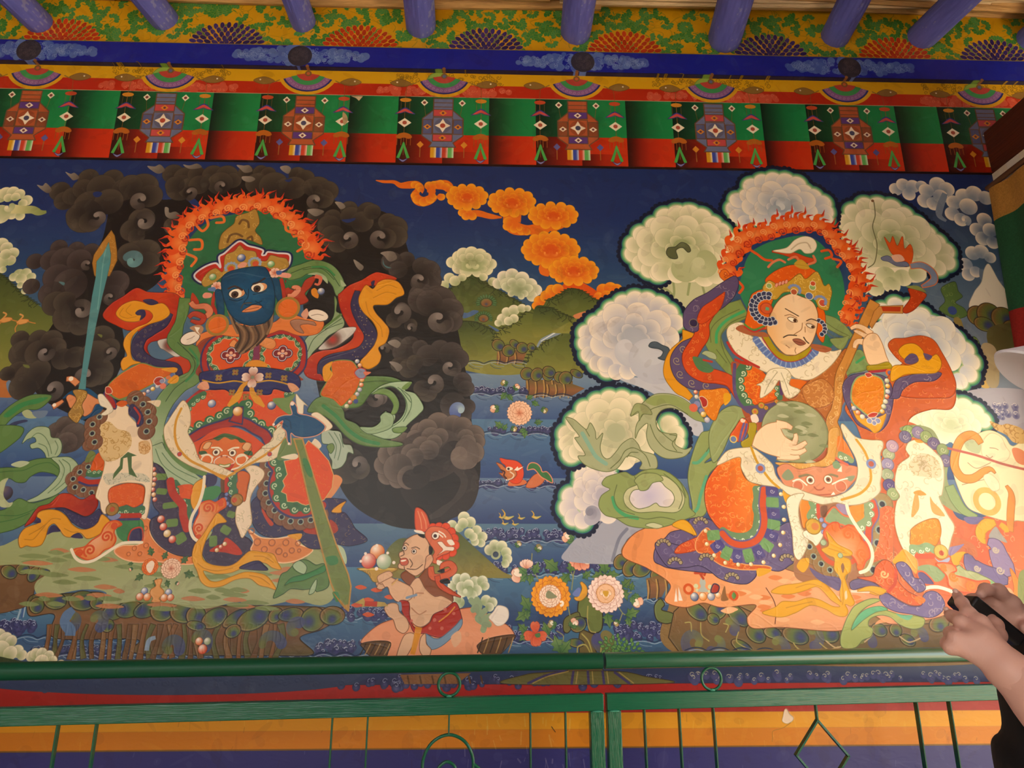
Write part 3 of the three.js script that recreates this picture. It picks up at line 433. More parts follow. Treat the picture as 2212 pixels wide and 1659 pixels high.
for (const p of [[620,1158,644,1162,657,1148,686,1179,674,1197,648,1184], [729,1092,754,1101,769,1096,793,1119,772,1133,754,1119], [1076,1056,1108,1058,1130,1048,1154,1075,1129,1094,1095,1076], [1230,1046,1258,1050,1289,1040,1311,1058,1269,1068,1244,1060], [1179,1258,1195,1260,1202,1282,1228,1277,1251,1298,1221,1312,1189,1299], [1462,1044,1494,1046,1518,1045,1533,1073,1502,1082,1480,1064], [1492,1101,1532,1100,1550,1114,1527,1128,1498,1119], [1652,1050,1679,1042,1700,1056,1691,1083,1665,1070], [1905,1218,1933,1220,1951,1242,1932,1254,1914,1234], [1789,1258,1829,1253,1861,1266,1831,1289,1807,1280], [2114,1459,2141,1450,2172,1454,2185,1484,2155,1498,2130,1472], [2002,1491,2031,1508,2047,1525,2036,1542,2016,1525], [2165,1860,2195,1848,2218,1864,2207,1884,2185,1876], [2175,1944,2207,1947,2230,1967,2212,1986,2196,1967]]) S(p, ['l', p[0], p[1], p[0] + 90, p[1] + 50, '#948a82', '#4a423c']);
for (const p of [[864,1194,882,1185,903,1193,894,1211,875,1212], [1939,1305,1970,1300,1998,1295,1991,1308,1964,1318], [1678,1116,1709,1108,1698,1125]]) S(p, '#1d2f66'); for (const p of [[793,1609,817,1612,815,1625], [2127,1489,2136,1515,2164,1527,2145,1528,2128,1511]]) S(p, '#4a7078');
for (const p of [[716,1968,739,1972,744,1983,726,1980], [988,1837,1007,1840,1006,1852]]) S(p, '#6a7038');
// the great grey-brown cloud at the right of the storm
S([2244,2450,2338,2392,2350,2320,2481,2355,2528,2377,2547,2427,2540,2484,2513,2534,2450,2569,2362,2596,2290,2534], ['r', 2375, 2428, 14.3, 200.1, '#15110f', '#231c1a', '#332b29']); T([2433,2327,2452,2370,2489,2413,2486,2463,2449,2520,2358,2569], [90, 80, 80, 90, 90, 40].map((v) => v * 0.42), '#3a322f'); T([2488,2377,2521,2420,2512,2484,2463,2534,2400,2572], [40, 90, 110, 100, 30].map((v) => v * 0.42), '#2f2826');
storm([2192, 2404, 39.3, 2175, 2364, 39.6, 2191, 2324, 43.4, 2247, 2276, 40.1, 2226, 2298, 43.6, 2311, 2235, 40.4, 2290, 2257, 33, 2382, 2201, 48.1, 2339, 2220, 40.5, 2441, 2205, 40.7, 2478, 2212, 40.7, 2526, 2245, 40.5, 2537, 2271, 33, 2523, 2315, 43.7, 2502, 2341, 39.9, 2275, 2421, 39.3, 2232, 2421, 35.7], 2365, 2327, '#716259', '#3e3430');
ell(2350, 2327, 152.3, 101.5, -0.25, ['r', 2373, 2356, 0, 166.2, '#211a19', '#3a302d', '#4c413c']); storm([2355, 2253, 40.3, 2391, 2250, 33, 2320, 2290, 40.1, 2367, 2276, 32.9, 2278, 2320, 39.9, 2493, 2253, 33.1, 2501, 2275, 33, 2349, 2305, 40, 2293, 2334, 36.2, 2230, 2378, 57.5, 2274, 2414, 46.5], 2380, 2356, '#6a5c54', '#3f3531');
hook(2451, 2319, 29.1, 0.6, -4.4, 60, 60, '#201918', '#2a2220'); hook(2480, 2326, 27.6, 3.6, -4.6, 60, 90, '#716259', '#5a4e48'); hook(2310, 2399, 32.3, 4.2, 4.6, 30, 70, '#1c1615', '#2b2321');

// ---- first guardian: meadow terrace, wet rocks and water below him
const px42 = (w) => w.map((v) => v * 0.42);
S([710,2878,908,2885,1214,2936,1582,2968,2075,2873,2094,3156,767,3150], ['l', 0, 2830, 0, 3150, '#4a7488', '#47708a', '#3a5a7c', '#3c5272', '#2b3a5c']);
foam(826, 2935, 944, 2973, 34); wave(778, 2894, 884, 2894); wave(890, 2995, 1342, 3002); foam(960, 3023, 1297, 3049, 50, '#8792a4', '#2c3450'); wave(1038, 3057, 1592, 3056); foam(1948, 3010, 2130, 3045, 34, '#b4bac6', '#33385a'); wave(2029, 2931, 2251, 2932); foam(2053, 2893, 2217, 2925, 26); wave(1497, 3053, 2184, 3061);
for (const p of [[900,2843,889,2872,885,2904,881,2932], [907,2846,900,2878,899,2923]]) L(p, '#9ab0bc', 7, false); L([904,2846,895,2878,895,2926], '#3c5a88', 7, false);
S([754,2742,847,2739,964,2758,946,2788,924,2827,919,2872,878,2897,786,2900], '#72502e', '#3a2616', 2); S([912,2853,1000,2846,1165,2840,1188,2882,1303,2872,1538,2886,1706,2886,1975,2893,2045,2922,1981,2969,1903,2998,1954,3054,1790,3058,1329,3049,1316,3002,1027,2997,1009,2917,921,2920], ['l', 0, 2840, 0, 3090, '#5a5a2e', '#7d5430', '#6a4a2c', '#5d5a30'], '#2e2014', 3);
for (let i = 0; i < 30; i++) { const x = 990 + i * 29 + rnd(-10, 10); T([x, 2950, x + rnd(-18, 18), 3005, x + rnd(-14, 14), 3070], [rnd(10, 26), rnd(10, 18), rnd(14, 26)], ['#7d5430', '#5d5a30', '#6a4a2c', '#84603a'][i % 4], '#453019', 1.6); }
for (const v of [[819, 2768, 33, 21.8, 0.5], [867, 2758, 25.1, 18.5, 0.2], [911, 2775, 29.7, 21.8, 2], [945, 2763, 23.2, 13.2, 0.4], [941, 2885, 29.2, 26, 1], [1004, 2869, 42.3, 29.3, 0.2], [1103, 2869, 50.6, 34.2, 0.1], [1155, 2879, 26.1, 19.6, 0.4], [1222, 2907, 42.2, 29.2, 2.9], [1274, 2898, 45.6, 30, 2.9], [1340, 2898, 48.9, 29.3, 2.8], [1394, 2905, 42.4, 35.8, 0.2], [1472, 2911, 48.9, 35.9, 0.2], [1519, 2921, 35.8, 34.2, 0.4], [1587, 2930, 48.8, 32.6, -0.5], [1661, 2931, 48.9, 21.5, -0.6], [1728, 2934, 62, 37.5, -0.4], [1807, 2921, 22.9, 29.5, 0.7], [1863, 2918, 45.9, 23.6, 3.0], [1945, 2934, 45.8, 42.6, 2.6], [2015, 2922, 32.8, 46, 1.6], [1207, 2955, 22.6, 22.6, 0.4], [1524, 2956, 35.6, 16.2, 0.2], [1659, 2975, 22.7, 29.1, 1.2]]) rock(...v);
for (const v of [[1069, 2936, 29, 4.4, 3], [1444, 3028, 32, 2, 4.6], [1790, 3026, 48.2, 3.3, 2.8], [1884, 2969, 26, 1.6, 3.6], [1164, 2936, 29.1, 3.6, 3.6], [1540, 3006, 35.3, 3.4, 3.6]]) hook(...v, 26, 40, '#6a6a38', '#454a6c');
T([1075,2898,1056,2920,1051,2945,1075,2970,1078,2992], px42([60, 90, 80, 90, 90]), '#5a7494'); T([1384,2996,1362,3006,1358,3043], px42([30, 40, 40]), '#8a9cac');
S([737,2689,786,2669,829,2646,892,2622,1197,2615,1540,2621,1684,2675,1923,2661,2000,2769,2019,2847,1975,2886,1872,2870,1773,2886,1671,2873,1540,2898,1421,2879,1303,2869,1182,2885,1182,2840,1097,2830,962,2853,925,2833,925,2801,965,2762,848,2742,748,2742], ['l', 0, 2600, 0, 2960, '#a0a672', '#999f68', '#a6aa78', '#959a62']);
for (let i = 0; i < 70; i++) { const x = rnd(880, 1900), y = rnd(2690, 2900), w = rnd(20, 60); S([x - w, y, x - w * 0.3, y - 9, x + w * 0.5, y - 5, x + w, y + 4, x, y + 9], i % 3 ? '#7f8a52' : '#bb7a4c'); }
lobes([824, 2992, 28.6, 852, 3001, 25.4, 873, 3007, 21, 902, 3041, 22.1, 921, 3054, 17.7, 840, 3038, 34.7, 878, 3047, 25.2], 866, 3069, '#efe0bc', '#a8aa78'); lobes([954, 3057, 18.9, 965, 3048, 17.7, 988, 3048, 19.6, 1015, 3057, 18.9, 1031, 3073, 17.6, 1062, 3085, 15.7, 993, 3076, 25.2], 997, 3097, '#efe0bc', '#a8aa78'); S([819,3060,884,3066,945,3081,1002,3109,830,3114], '#2e3a1a');
// ---- halo and flames
S([1330,1688,1287,1542,1301,1413,1372,1325,1485,1283,1602,1259,1711,1324,1788,1428,1833,1524,1813,1661,1706,1745,1423,1748], '#2c6b45');
walk([1284,1668,1259,1564,1262,1468,1266,1381,1297,1321,1366,1276,1462,1247,1580,1236,1672,1271,1747,1336,1801,1410,1845,1483], 62).forEach(([x, y, a]) => flame(x, y, rnd(62, 76), a - 1.1 - rnd(0, 0.4), 4));
for (const p of [[1327,1345,1353,1367,1373,1340,1361,1305], [1304,1411,1351,1410,1359,1449,1329,1454], [1301,1475,1342,1496,1327,1530], [1381,1305,1427,1296,1438,1322,1407,1327], [1654,1292,1696,1318,1707,1357,1740,1370], [1741,1387,1784,1382,1795,1425,1763,1456]]) L(p, '#e2702c', 12);
// ---- green scarf at the left, with its great loops
const G1 = '#5d7f42', G2 = '#a2b48e', G3 = '#39824a', GL = '#2e4a2a';
S([648,2217,684,2154,727,2116,769,2095,808,2091,852,2097,836,2131,805,2153,763,2155,722,2183,691,2224,659,2275], G1, GL, 2.5); S([682,2176,730,2131,796,2108,839,2104,807,2127,753,2142,704,2183], G3); S([750,2165,769,2153,789,2164,811,2186,772,2187], '#a8b184'); S([789,2164,827,2157,849,2160,839,2183,811,2186], '#6a7c94'); S([692,2246,716,2209,763,2194,778,2201,739,2216,718,2253,705,2260], '#333a5c');
S([650,2231,711,2216,766,2226,765,2259,736,2292,697,2325,670,2328], G1, GL, 2.5); S([774,2288,787,2248,818,2222,864,2226,881,2262,911,2268,928,2298,922,2334,883,2349,865,2324,840,2306,814,2308,806,2292,825,2281,815,2264,792,2272], G2, GL, 2); Ls('#5a7450', 2.6, [794,2281,822,2248,853,2259,880,2295,893,2327], [837,2288,868,2302,885,2338], [898,2277,913,2302,908,2331]);
S([684,2396,729,2382,778,2380,818,2355,868,2345,918,2349,948,2381,949,2423,914,2406,864,2399,830,2417,813,2438,782,2438,752,2424,727,2438,700,2473], G1, GL, 2.5); Ls('#3f6a34', 3, [692,2403,746,2396,801,2392,845,2370,893,2363,932,2388]); S([896,2345,927,2340,966,2341,1000,2368,999,2395,983,2441,942,2483,897,2502,855,2513,833,2509,874,2486,914,2444,935,2406,929,2374], G2, GL, 2); Ls('#5f7c54', 3, [939,2349,971,2373,973,2423,932,2469], [926,2352,953,2388,944,2437,907,2479]);
S([716,2556,761,2538,801,2500,855,2516,911,2500,949,2483,929,2524,877,2538,859,2572,846,2593,790,2620,730,2624], G1, GL, 2.5); Ls('#3a6a34', 3, [745,2562,813,2562,870,2538], [737,2590,802,2576,852,2555]); dot(749, 2480, 27.6, ['r', 739, 2466, 0, 44.9, '#7a6a62', '#4a4460', '#2f2826']); S([716,2452,725,2431,748,2422,742,2445,743,2487,766,2514,783,2514,773,2532,738,2528,716,2487], '#b4bc8e');
S([748,2371,780,2356,816,2362,785,2381], '#b4bf98');
// ---- sleeves and flying scarves
const RD = '#b02a10', YE = '#df9618', NV = '#332c52', OR = '#d4560f', CR = '#ecd3b0';
S([996,1748,1023,1703,1066,1670,1113,1633,1161,1649,1207,1652,1275,1655,1314,1692,1328,1749,1317,1805,1274,1846,1236,1862,1207,1870,1196,1894,1216,1929,1262,1948,1329,1924,1371,1939,1386,1970,1372,2005,1345,2021,1307,1982,1244,1975,1189,1949,1143,1910,1133,1863,1149,1823,1104,1819,1052,1796,1012,1776], ['l', 1020, 1712, 1314, 1947, '#b42a0e', '#c8400f', '#a82208', '#b8380e'], '#5a1408', 2);
T([1272,1745,1247,1786,1200,1818,1167,1847,1156,1894,1175,1929,1220,1956,1272,1965,1321,1975,1342,2009], px42([40, 100, 120, 120, 120, 110, 90, 80, 60]), NV, '#17142c', 2); walk([1247,1786,1200,1818,1167,1847,1156,1894,1175,1929,1220,1956], 14).forEach(([x, y]) => spiral(x + rnd(-14, 14), y + rnd(-14, 14), 6, rnd(0, 6), 1, '#7a6a5c', 1.4, 1));
S([1048,1748,1065,1711,1107,1690,1145,1694,1184,1708,1228,1699,1257,1721,1265,1749,1238,1774,1182,1795,1148,1819,1128,1855,1132,1910,1148,1945,1179,1956,1145,1968,1115,1990,1100,1961,1107,1938,1120,1926,1099,1883,1104,1843,1139,1807,1181,1787,1199,1758,1181,1734,1150,1730,1168,1751,1153,1775,1121,1783,1079,1776], YE, '#8a5208', 2.2); Ls('#b8780c', 2.5, [1074,1723,1064,1752,1096,1767,1132,1759], [1102,1707,1087,1735,1113,1755]); S([1126,1743,1139,1729,1161,1730,1169,1755,1149,1775,1150,1755,1135,1753], NV); S([1148,1688,1181,1681,1213,1697,1184,1708], NV);
S([1233,1866,1250,1856,1286,1853,1303,1869,1306,1893,1333,1924,1311,1930,1287,1916,1263,1901,1247,1893], ['r', 1286, 1881, 3.8, 49.5, '#b03028', '#7a5248', '#b9b0aa', '#cfc9c2'], '#6a5a54', 2);
T([1319,1675,1317,1749,1304,1821,1302,1861,1344,1896,1391,1923,1412,1970,1396,2016,1349,2047,1311,2093,1289,2139,1279,2195,1283,2250,1294,2304], px42([110, 110, 90, 140, 150, 150, 150, 150, 160, 170, 170, 150, 130, 120]), ['l', 0, 1900, 0, 2450, G1, '#6c8a54', G2, G2], GL, 2.2); Ls(GL, 2.6, [1314,1869,1368,1916,1396,1962,1381,2013,1329,2063,1300,2116], [1340,1892,1405,1947]); Ls(G3, 9, [1366,1896,1401,1939,1403,1985,1369,2032]);
T([1288,2289,1309,2336,1350,2379,1404,2414,1456,2439,1499,2446], px42([110, 150, 170, 170, 150, 90]), G2, GL, 2.2); Ls('#5a7854', 3, [1287,2307,1320,2365,1375,2407,1450,2446], [1314,2322,1371,2379,1461,2421]); Ls(G1, 20, [1316,2256,1337,2307,1378,2350,1435,2386,1487,2403]);
// right-hand scarves
S([1731,1540,1783,1515,1836,1496,1895,1508,1940,1543,1971,1602,1962,1648,1940,1656,1922,1615,1892,1582,1856,1563,1814,1560,1785,1579,1735,1588], ['l', 1731, 1533, 1960, 1614, '#6f8a50', '#5f8048', '#7d9a68'], GL, 2.4); Ls(GL, 2.6, [1744,1558,1819,1528,1897,1544,1952,1614], [1793,1541,1870,1536,1927,1585]); Ls(G3, 8, [1830,1528,1885,1529,1926,1564]); S([1814,1562,1856,1553,1892,1573,1900,1603,1861,1569], G2); S([1954,1585,1979,1610,1960,1614], G2);
S([1933,1660,1946,1684,1945,1725,1961,1737,1982,1774,1973,1802,1922,1835,1895,1871,1861,1911,1845,1950,1828,1919,1822,1872,1840,1836,1880,1815,1919,1783,1938,1734], ['l', 1940, 1660, 1841, 1943, '#6f8a50', '#a3b597', '#94a986'], GL, 2.4); Ls(GL, 2.4, [1975,1778,1916,1803,1863,1848,1842,1903], [1970,1758,1905,1807]); Ls(G1, 10, [1965,1741,1919,1783,1873,1823]);
S([1948,1659,1958,1643,1991,1610,2043,1584,2080,1558,2114,1549,2189,1577,2114,1607,2060,1616,2032,1658,2024,1708,2046,1765,2072,1813,2070,1853,2039,1890,1962,1918,1900,1942,1892,1981,1918,2024,1877,2022,1842,2005,1832,1966,1858,1919,1897,1899,1956,1890,2010,1858,2023,1822,1994,1782,1963,1721], ['l', 1957, 1576, 1877, 2020, '#c23a10', '#ac2409', '#c64410', '#a4200a'], '#5a1408', 2, ['#d06a2c', 60, 7]);
S([1885,1889,1937,1833,1973,1802,2029,1796,2023,1822,1991,1854,1956,1880,1919,1893], ['r', 1939, 1851, 3.9, 61.9, '#b03028', '#7a5248', '#c0b8b2', '#cfcac4'], '#6a5a54', 2);
T([2027,1634,2023,1700,2054,1765,2087,1813,2093,1853,2069,1897,2018,1917,1944,1930,1905,1954,1901,1997], px42([50, 90, 110, 120, 130, 130, 110, 90, 80, 60]), NV, '#17142c', 2); walk([2023,1700,2054,1765,2087,1813,2093,1853,2069,1897,2018,1917], 9).forEach(([x, y]) => dot(x + rnd(-20, 20), y + rnd(-20, 20), 2.4, '#8f7c60'));
S([2036,1658,2060,1608,2091,1624,2113,1593,2151,1580,2198,1594,2223,1644,2189,1665,2156,1694,2099,1699,2109,1732,2145,1772,2168,1808,2157,1861,2128,1885,2141,1920,2128,1956,2088,1976,2057,1949,2085,1909,2112,1869,2121,1821,2100,1773,2059,1732,2038,1696], YE, '#8a5208', 2.2); Ls('#b8780c', 2.5, [2107,1633,2152,1607,2191,1619], [2094,1666,2146,1640,2189,1648], [2064,1683,2083,1740,2131,1792,2141,1837]); S([2082,1595,2097,1587,2091,1620], NV);
S([1953,2100,1993,2042,2046,2011,2124,2005,2191,2010,2233,2029,2196,2033,2148,2045,2106,2080,2072,2129,2018,2139,1955,2130], G1, GL, 2.4); Ls(GL, 2.4, [1978,2092,2037,2042,2125,2026,2192,2029]); S([2106,2080,2148,2045,2199,2029,2270,2030,2245,2063,2286,2078,2321,2133,2301,2166,2259,2207,2235,2244,2203,2262,2152,2260,2093,2245,2078,2238,2150,2226,2214,2196,2245,2155,2247,2105,2215,2060,2178,2050,2127,2072], '#a3bd98', GL, 2.4); Ls('#4a6a48', 3, [2134,2060,2193,2048,2239,2086,2255,2132,2236,2185,2179,2223,2115,2241], [2215,2052,2265,2090,2270,2139,2243,2192], [2227,2060,2269,2113]); S([2113,2080,2152,2056,2194,2071,2222,2113,2216,2155,2191,2166,2200,2125,2172,2087,2135,2080], '#70914e', GL, 2); S([2155,2170,2172,2151,2184,2166,2209,2166,2203,2196,2168,2223,2122,2236,2135,2219,2156,2204], '#a3bd98', GL, 2); S([2201,2222,2222,2215,2259,2215,2242,2237,2209,2237], '#70914e', GL, 2); S([2230,2056,2251,2033,2270,2030,2252,2059], '#70914e');
S([1862,2154,1884,2108,1919,2091,1964,2100,2003,2149,2013,2183,2054,2201,2096,2234,2170,2263,2239,2278,2233,2291,2150,2296,2077,2286,2021,2253,1963,2194,1906,2161], '#64834a', GL, 2.4); L([1922,2130,1976,2172,2023,2223,2083,2264,2149,2282], G3, 14); S([2073,2216,2124,2215,2152,2193,2151,2170,2172,2155,2202,2170,2197,2215,2147,2238,2104,2242], '#94ae86', GL, 2);
S([1926,2227,1966,2230,1999,2238,2012,2282,2042,2289,2054,2322,2033,2318,2026,2351,2008,2376,1976,2382,1972,2351,1958,2326,1959,2289,1929,2279], '#a9b8a2', GL, 2.2); Ls('#5f7a60', 3, [1952,2238,1984,2289,1981,2340], [1973,2238,2002,2289,1995,2347], [1995,2245,2013,2296]); S([1948,2293,1969,2282,1978,2300,1965,2322], '#6f8a4c', GL, 2);
// ---- armour, skirts and legs
feathers([1057,2258,1033,2265,1028,2294], 44); feathers([1070,2359,1023,2391,993,2419,1003,2455,1046,2468,1083,2482], 56); S([1051,2391,1065,2330,1093,2326,1105,2401,1068,2409], OR); trim([1046,2405,1075,2409,1098,2403], 20, -1); L([1018,2423,1051,2437,1103,2433], RD, 20); L([1017,2437,1054,2449,1102,2447], '#3a3466', 8); S([1025,2359,1038,2316,1061,2327,1052,2355], '#6f7a3c');
S([844,2603,861,2566,882,2531,921,2517,952,2483,990,2481,1027,2500,1048,2500,1076,2482,1096,2500,1101,2527,1085,2555,1059,2565,1026,2552,979,2534,931,2535,889,2548,875,2583], ['l', 863, 2555, 1096, 2520, '#a8240c', '#b8340e', '#9c1c0a'], '#5a1408', 2); S([945,2538,978,2534,1027,2555,1063,2567,1088,2555,1109,2538,1122,2555,1111,2592,1080,2611,1045,2604,1007,2579,978,2548], NV, '#17142c', 2, ['#6a6078', 60, 5]);
S([842,2680,830,2644,846,2610,887,2593,899,2579,882,2566,889,2548,921,2540,960,2545,991,2565,1020,2596,1054,2613,1087,2609,1111,2589,1123,2558,1160,2589,1143,2616,1112,2640,1080,2647,1052,2626,1021,2642,996,2637,971,2610,951,2593,933,2606,929,2640,918,2670,889,2678,865,2674], YE, '#8a5208', 2.2); Ls('#b8780c', 3, [853,2650,884,2650,908,2617,938,2576,972,2576], [867,2633,903,2610,932,2583], [992,2610,1021,2623,1045,2623]); S([931,2633,937,2606,952,2598,971,2610,979,2621,950,2625], NV); S([876,2589,886,2572,897,2577,900,2589], NV); S([1021,2642,1046,2626,1066,2646], NV);
S([1189,2693,1216,2673,1283,2663,1266,2575,1309,2582,1312,2629,1348,2670,1407,2703,1477,2713,1490,2737,1436,2740,1350,2730,1283,2733,1223,2720], '#dc7c3e', '#f0b486', 4); for (const v of [[1292, 2609, 8.2], [1304, 2672, 8.8], [1262, 2682, 8.1], [1285, 2702, 7.4], [1244, 2703, 6.7], [1325, 2700, 7.4]]) dot(...v, null, '#b05a2c', 3);
S([1188,2579,1274,2578,1286,2660,1224,2660,1189,2630], '#3c7a44'); S([1237,2657,1242,2616,1278,2609,1285,2657], NV, '#b83a18', 6);
S([1279,2372,1322,2379,1353,2429,1385,2485,1422,2526,1445,2575,1471,2616,1490,2656,1482,2707,1435,2710,1386,2693,1340,2660,1310,2616,1308,2578,1336,2554,1306,2513], '#3b3048', '#1c1624', 2, ['#6a5a6c', 90, 5]);
for (const [x, y, w, h, a] of [[1323, 2415, 21.8, 12.7, 0], [1333, 2471, 20.9, 11.9, 0.1], [1373, 2523, 29.1, 11.8, -0.15], [1388, 2589, 22.6, 15.1, -0.1], [1427, 2646, 20.4, 19, -0.6]]) { k.save(); k.translate(x, y); k.rotate(a); k.fillStyle = '#64803e'; k.beginPath(); k.roundRect(-w, -h, 2 * w, 2 * h, 8); k.fill(); k.restore(); }
beads([1291,2386,1300,2422,1299,2464,1316,2513], 9, ['#b03a28', '#c88a4c']); beads([1345,2575,1365,2616,1401,2653], 14, ['#b83218', '#b83218', '#c8a058']);
trim([1379,2439,1400,2464,1424,2492,1442,2519,1442,2547,1452,2575], 26, 1); L([1361,2432,1377,2478,1418,2523,1426,2561,1446,2609], RD, 30); S([1391,2450,1446,2446,1459,2492,1435,2499,1416,2485,1403,2464], '#d8500f');
S([1447,2506,1450,2450,1475,2425,1503,2421,1497,2463,1480,2519,1465,2540], YE, '#8a5208', 2); S([1399,2457,1433,2450,1449,2464,1442,2492,1411,2495], '#d8500f'); S([1488,2410,1533,2410,1534,2442,1504,2456], NV); S([1491,2463,1534,2449,1560,2463,1540,2498,1496,2505], '#3f7f48'); S([1552,2421,1580,2421,1584,2484,1563,2484], '#6a4428'); L([1574,2414,1582,2484], RD, 18); L([1586,2414,1594,2481], '#3a3466', 10);
S([1553,2491,1580,2481,1623,2526,1628,2571,1655,2629,1685,2649,1701,2676,1675,2720,1647,2742,1600,2750,1544,2738,1515,2703,1509,2673,1544,2622], '#3b3048', '#1c1624', 2, ['#7a6a6c', 110, 5]); for (const [x, y, w, h, a] of [[1606, 2557, 15.9, 12.4, 0.3], [1592, 2615, 19.2, 15.1, 0.5], [1550, 2656, 15, 20.4, -0.1]]) { k.save(); k.translate(x, y); k.rotate(a); k.fillStyle = '#64803e'; k.beginPath(); k.roundRect(-w, -h, 2 * w, 2 * h, 8); k.fill(); k.restore(); }
S([1541,2693,1564,2673,1584,2666,1598,2643,1639,2670,1663,2700,1643,2707,1594,2697], '#b83010'); beads([1594,2666,1566,2690], 8, ['#c89a58', '#b83a18']);
S([1678,2615,1725,2642,1788,2646,1849,2639,1876,2669,1924,2686,1897,2713,1847,2732,1796,2732,1759,2700,1696,2690,1701,2656], '#d8803f', '#f0c090', 5); for (const v of [[1689, 2619, 10.3], [1715, 2659, 12.3], [1770, 2661, 11.6], [1822, 2661, 10.9], [1867, 2664, 8.9], [1744, 2686, 10.9], [1799, 2693, 11.5], [1847, 2690, 9.5], [1824, 2706, 7.5], [1874, 2690, 6.1]]) dot(...v, null, '#a8603a', 4);
S([1950,2501,1978,2409,2018,2426,1981,2492], '#dd8a52'); S([1859,2337,1890,2275,1903,2264,1927,2290,1907,2312], '#e6d2b4');
S([1709,2445,1699,2484,1678,2512,1681,2554,1693,2595,1724,2629,1774,2643,1828,2632,1881,2625,1873,2652,1908,2680,1953,2684,2014,2669,2066,2673,2127,2652,2079,2608,2056,2573,2030,2548,1985,2549,2038,2507,1992,2496,1932,2501,1847,2536,1738,2484], NV, '#17142c', 2.4, ['#8a7458', 150, 7]); S([1985,2546,2007,2522,2036,2507,2022,2532,2020,2549], '#df9a20', '#8a5208', 2); S([1825,2636,1855,2628,1880,2630,1869,2651], YE); S([1717,2526,1745,2564,1769,2591,1756,2598,1728,2560], '#b83a18'); S([1881,2601,1939,2594,1949,2629,1893,2625], '#a83418'); S([1980,2577,2005,2591,2014,2615,1994,2625], '#a83418');
feathers([1726,2367,1740,2402,1729,2434,1726,2470,1740,2505,1764,2536,1794,2564,1830,2581,1872,2584,1917,2574,1950,2553], 62); L([1741,2358,1764,2388,1757,2427,1758,2466,1775,2505,1805,2534,1849,2550,1900,2543,1948,2522], '#3a3466', 46); L([1741,2358,1764,2388,1757,2427,1758,2466,1775,2505,1805,2534,1849,2550,1900,2543,1948,2522], '#b02a14', 30);
trim([1760,2348,1782,2377,1790,2406,1777,2434,1776,2470,1795,2498,1825,2518,1864,2527,1895,2521], 36, 1, '#3a6a40'); P([1787,2352,1831,2343,1875,2271,1917,2304,1960,2351,1982,2405,1980,2455,1953,2501,1897,2518,1885,2522,1870,2518,1852,2508,1835,2510,1813,2508,1807,2480,1787,2471,1798,2448,1789,2429,1804,2404], '#dd4a0a', '#d8b070', 3, ['#e06a2c', 90, 8]);
// ---- knee cloths, boots
S([1051,2177,1102,2140,1140,2132,1168,2151,1165,2173,1230,2232,1265,2275,1277,2322,1286,2372,1293,2450,1294,2506,1294,2548,1287,2576,1264,2561,1271,2510,1265,2450,1215,2439,1167,2443,1135,2465,1143,2513,1136,2556,1117,2541,1107,2510,1088,2493,1090,2458,1099,2408,1100,2359,1079,2330,1062,2290,1049,2217], CR, '#a8885c', 2.4); S([1053,2214,1090,2199,1130,2228,1175,2242,1192,2282,1179,2319,1142,2351,1101,2355,1076,2323,1060,2272], '#d8b77e', null, 0, ['#b88c48', 60, 12]); S([1220,2282,1251,2275,1268,2300,1258,2326,1229,2322], '#dab078', null, 0, ['#b8803c', 16, 10]); S([1106,2408,1164,2401,1255,2404,1281,2436,1203,2429,1129,2447], '#cfc5a8', null, 0, ['#9a9a84', 40, 9]);
P([1183,2319,1219,2333,1200,2337,1206,2380,1234,2419,1200,2405,1184,2340,1169,2344,1172,2384,1141,2427,1143,2401,1160,2373,1159,2344], '#4a6436'); S([1135,2465,1171,2446,1215,2440,1264,2454,1270,2506,1262,2520,1236,2532,1207,2522,1185,2537,1143,2513], '#d8560f', '#8a3408', 2, ['#e0743a', 60, 6]); trim([1186,2542,1209,2537,1238,2546,1268,2537], 26, 1); L([1189,2565,1261,2563], RD, 22); L([1188,2577,1263,2575], '#3a3466', 9); S([1145,2565,1167,2555,1192,2558,1187,2572,1164,2579], '#7a82a8'); dot(1158, 2539, 23.4, '#9a7434', '#6a4a1c', 3); dot(1158, 2539, 9.6, '#b8502c');
const boot = (p) => S(p, ['r', (p[0] + p[20]) / 2, (p[1] + p[21]) / 2, 10, 90, '#e6a070', '#e08a4c', '#d8681c'], '#cf4a12', 5);
boot([1155,2586,1182,2582,1202,2596,1181,2609,1178,2626,1189,2650,1179,2677,1151,2690,1131,2713,1103,2724,1074,2717,1040,2694,1047,2684,1078,2677,1101,2653,1128,2633,1138,2606]); for (const v of [[1153, 2641, 22.3, 0.5, -1], [1099, 2690, 23.5, 2, 1], [1176, 2599, 12.3, 1, 1], [1063, 2700, 13.4, 3, 1]]) spiral(...v, '#cf4a12', 7, 1.5); L([1031,2687,1051,2717,1080,2732,1117,2727,1150,2707,1187,2680,1221,2663,1286,2661], '#ecdcbc', 11);
S([1639,2378,1677,2370,1713,2392,1712,2420,1686,2456,1672,2505,1687,2581,1677,2609,1657,2644,1640,2615,1625,2581,1624,2529,1649,2505,1661,2449,1660,2406], '#ead2b2', '#a8885c', 2.4, ['#c9b88f', 50, 9]); S([1613,2399,1637,2392,1661,2410,1657,2449,1653,2507,1626,2488,1622,2463,1608,2449,1617,2430], '#cc6020', '#8a3408', 2); trim([1601,2414,1601,2449,1611,2481], 26, 1); dot(1621, 2502, 23, '#a87a38', '#6a4a1c', 3); dot(1612, 2503, 9.8, '#c04a28'); for (const v of [[1580, 2481, 7], [1578, 2498, 7.7], [1587, 2516, 7.7], [1599, 2524, 6.3]]) dot(...v, '#7480b0', '#3a4070', 2);
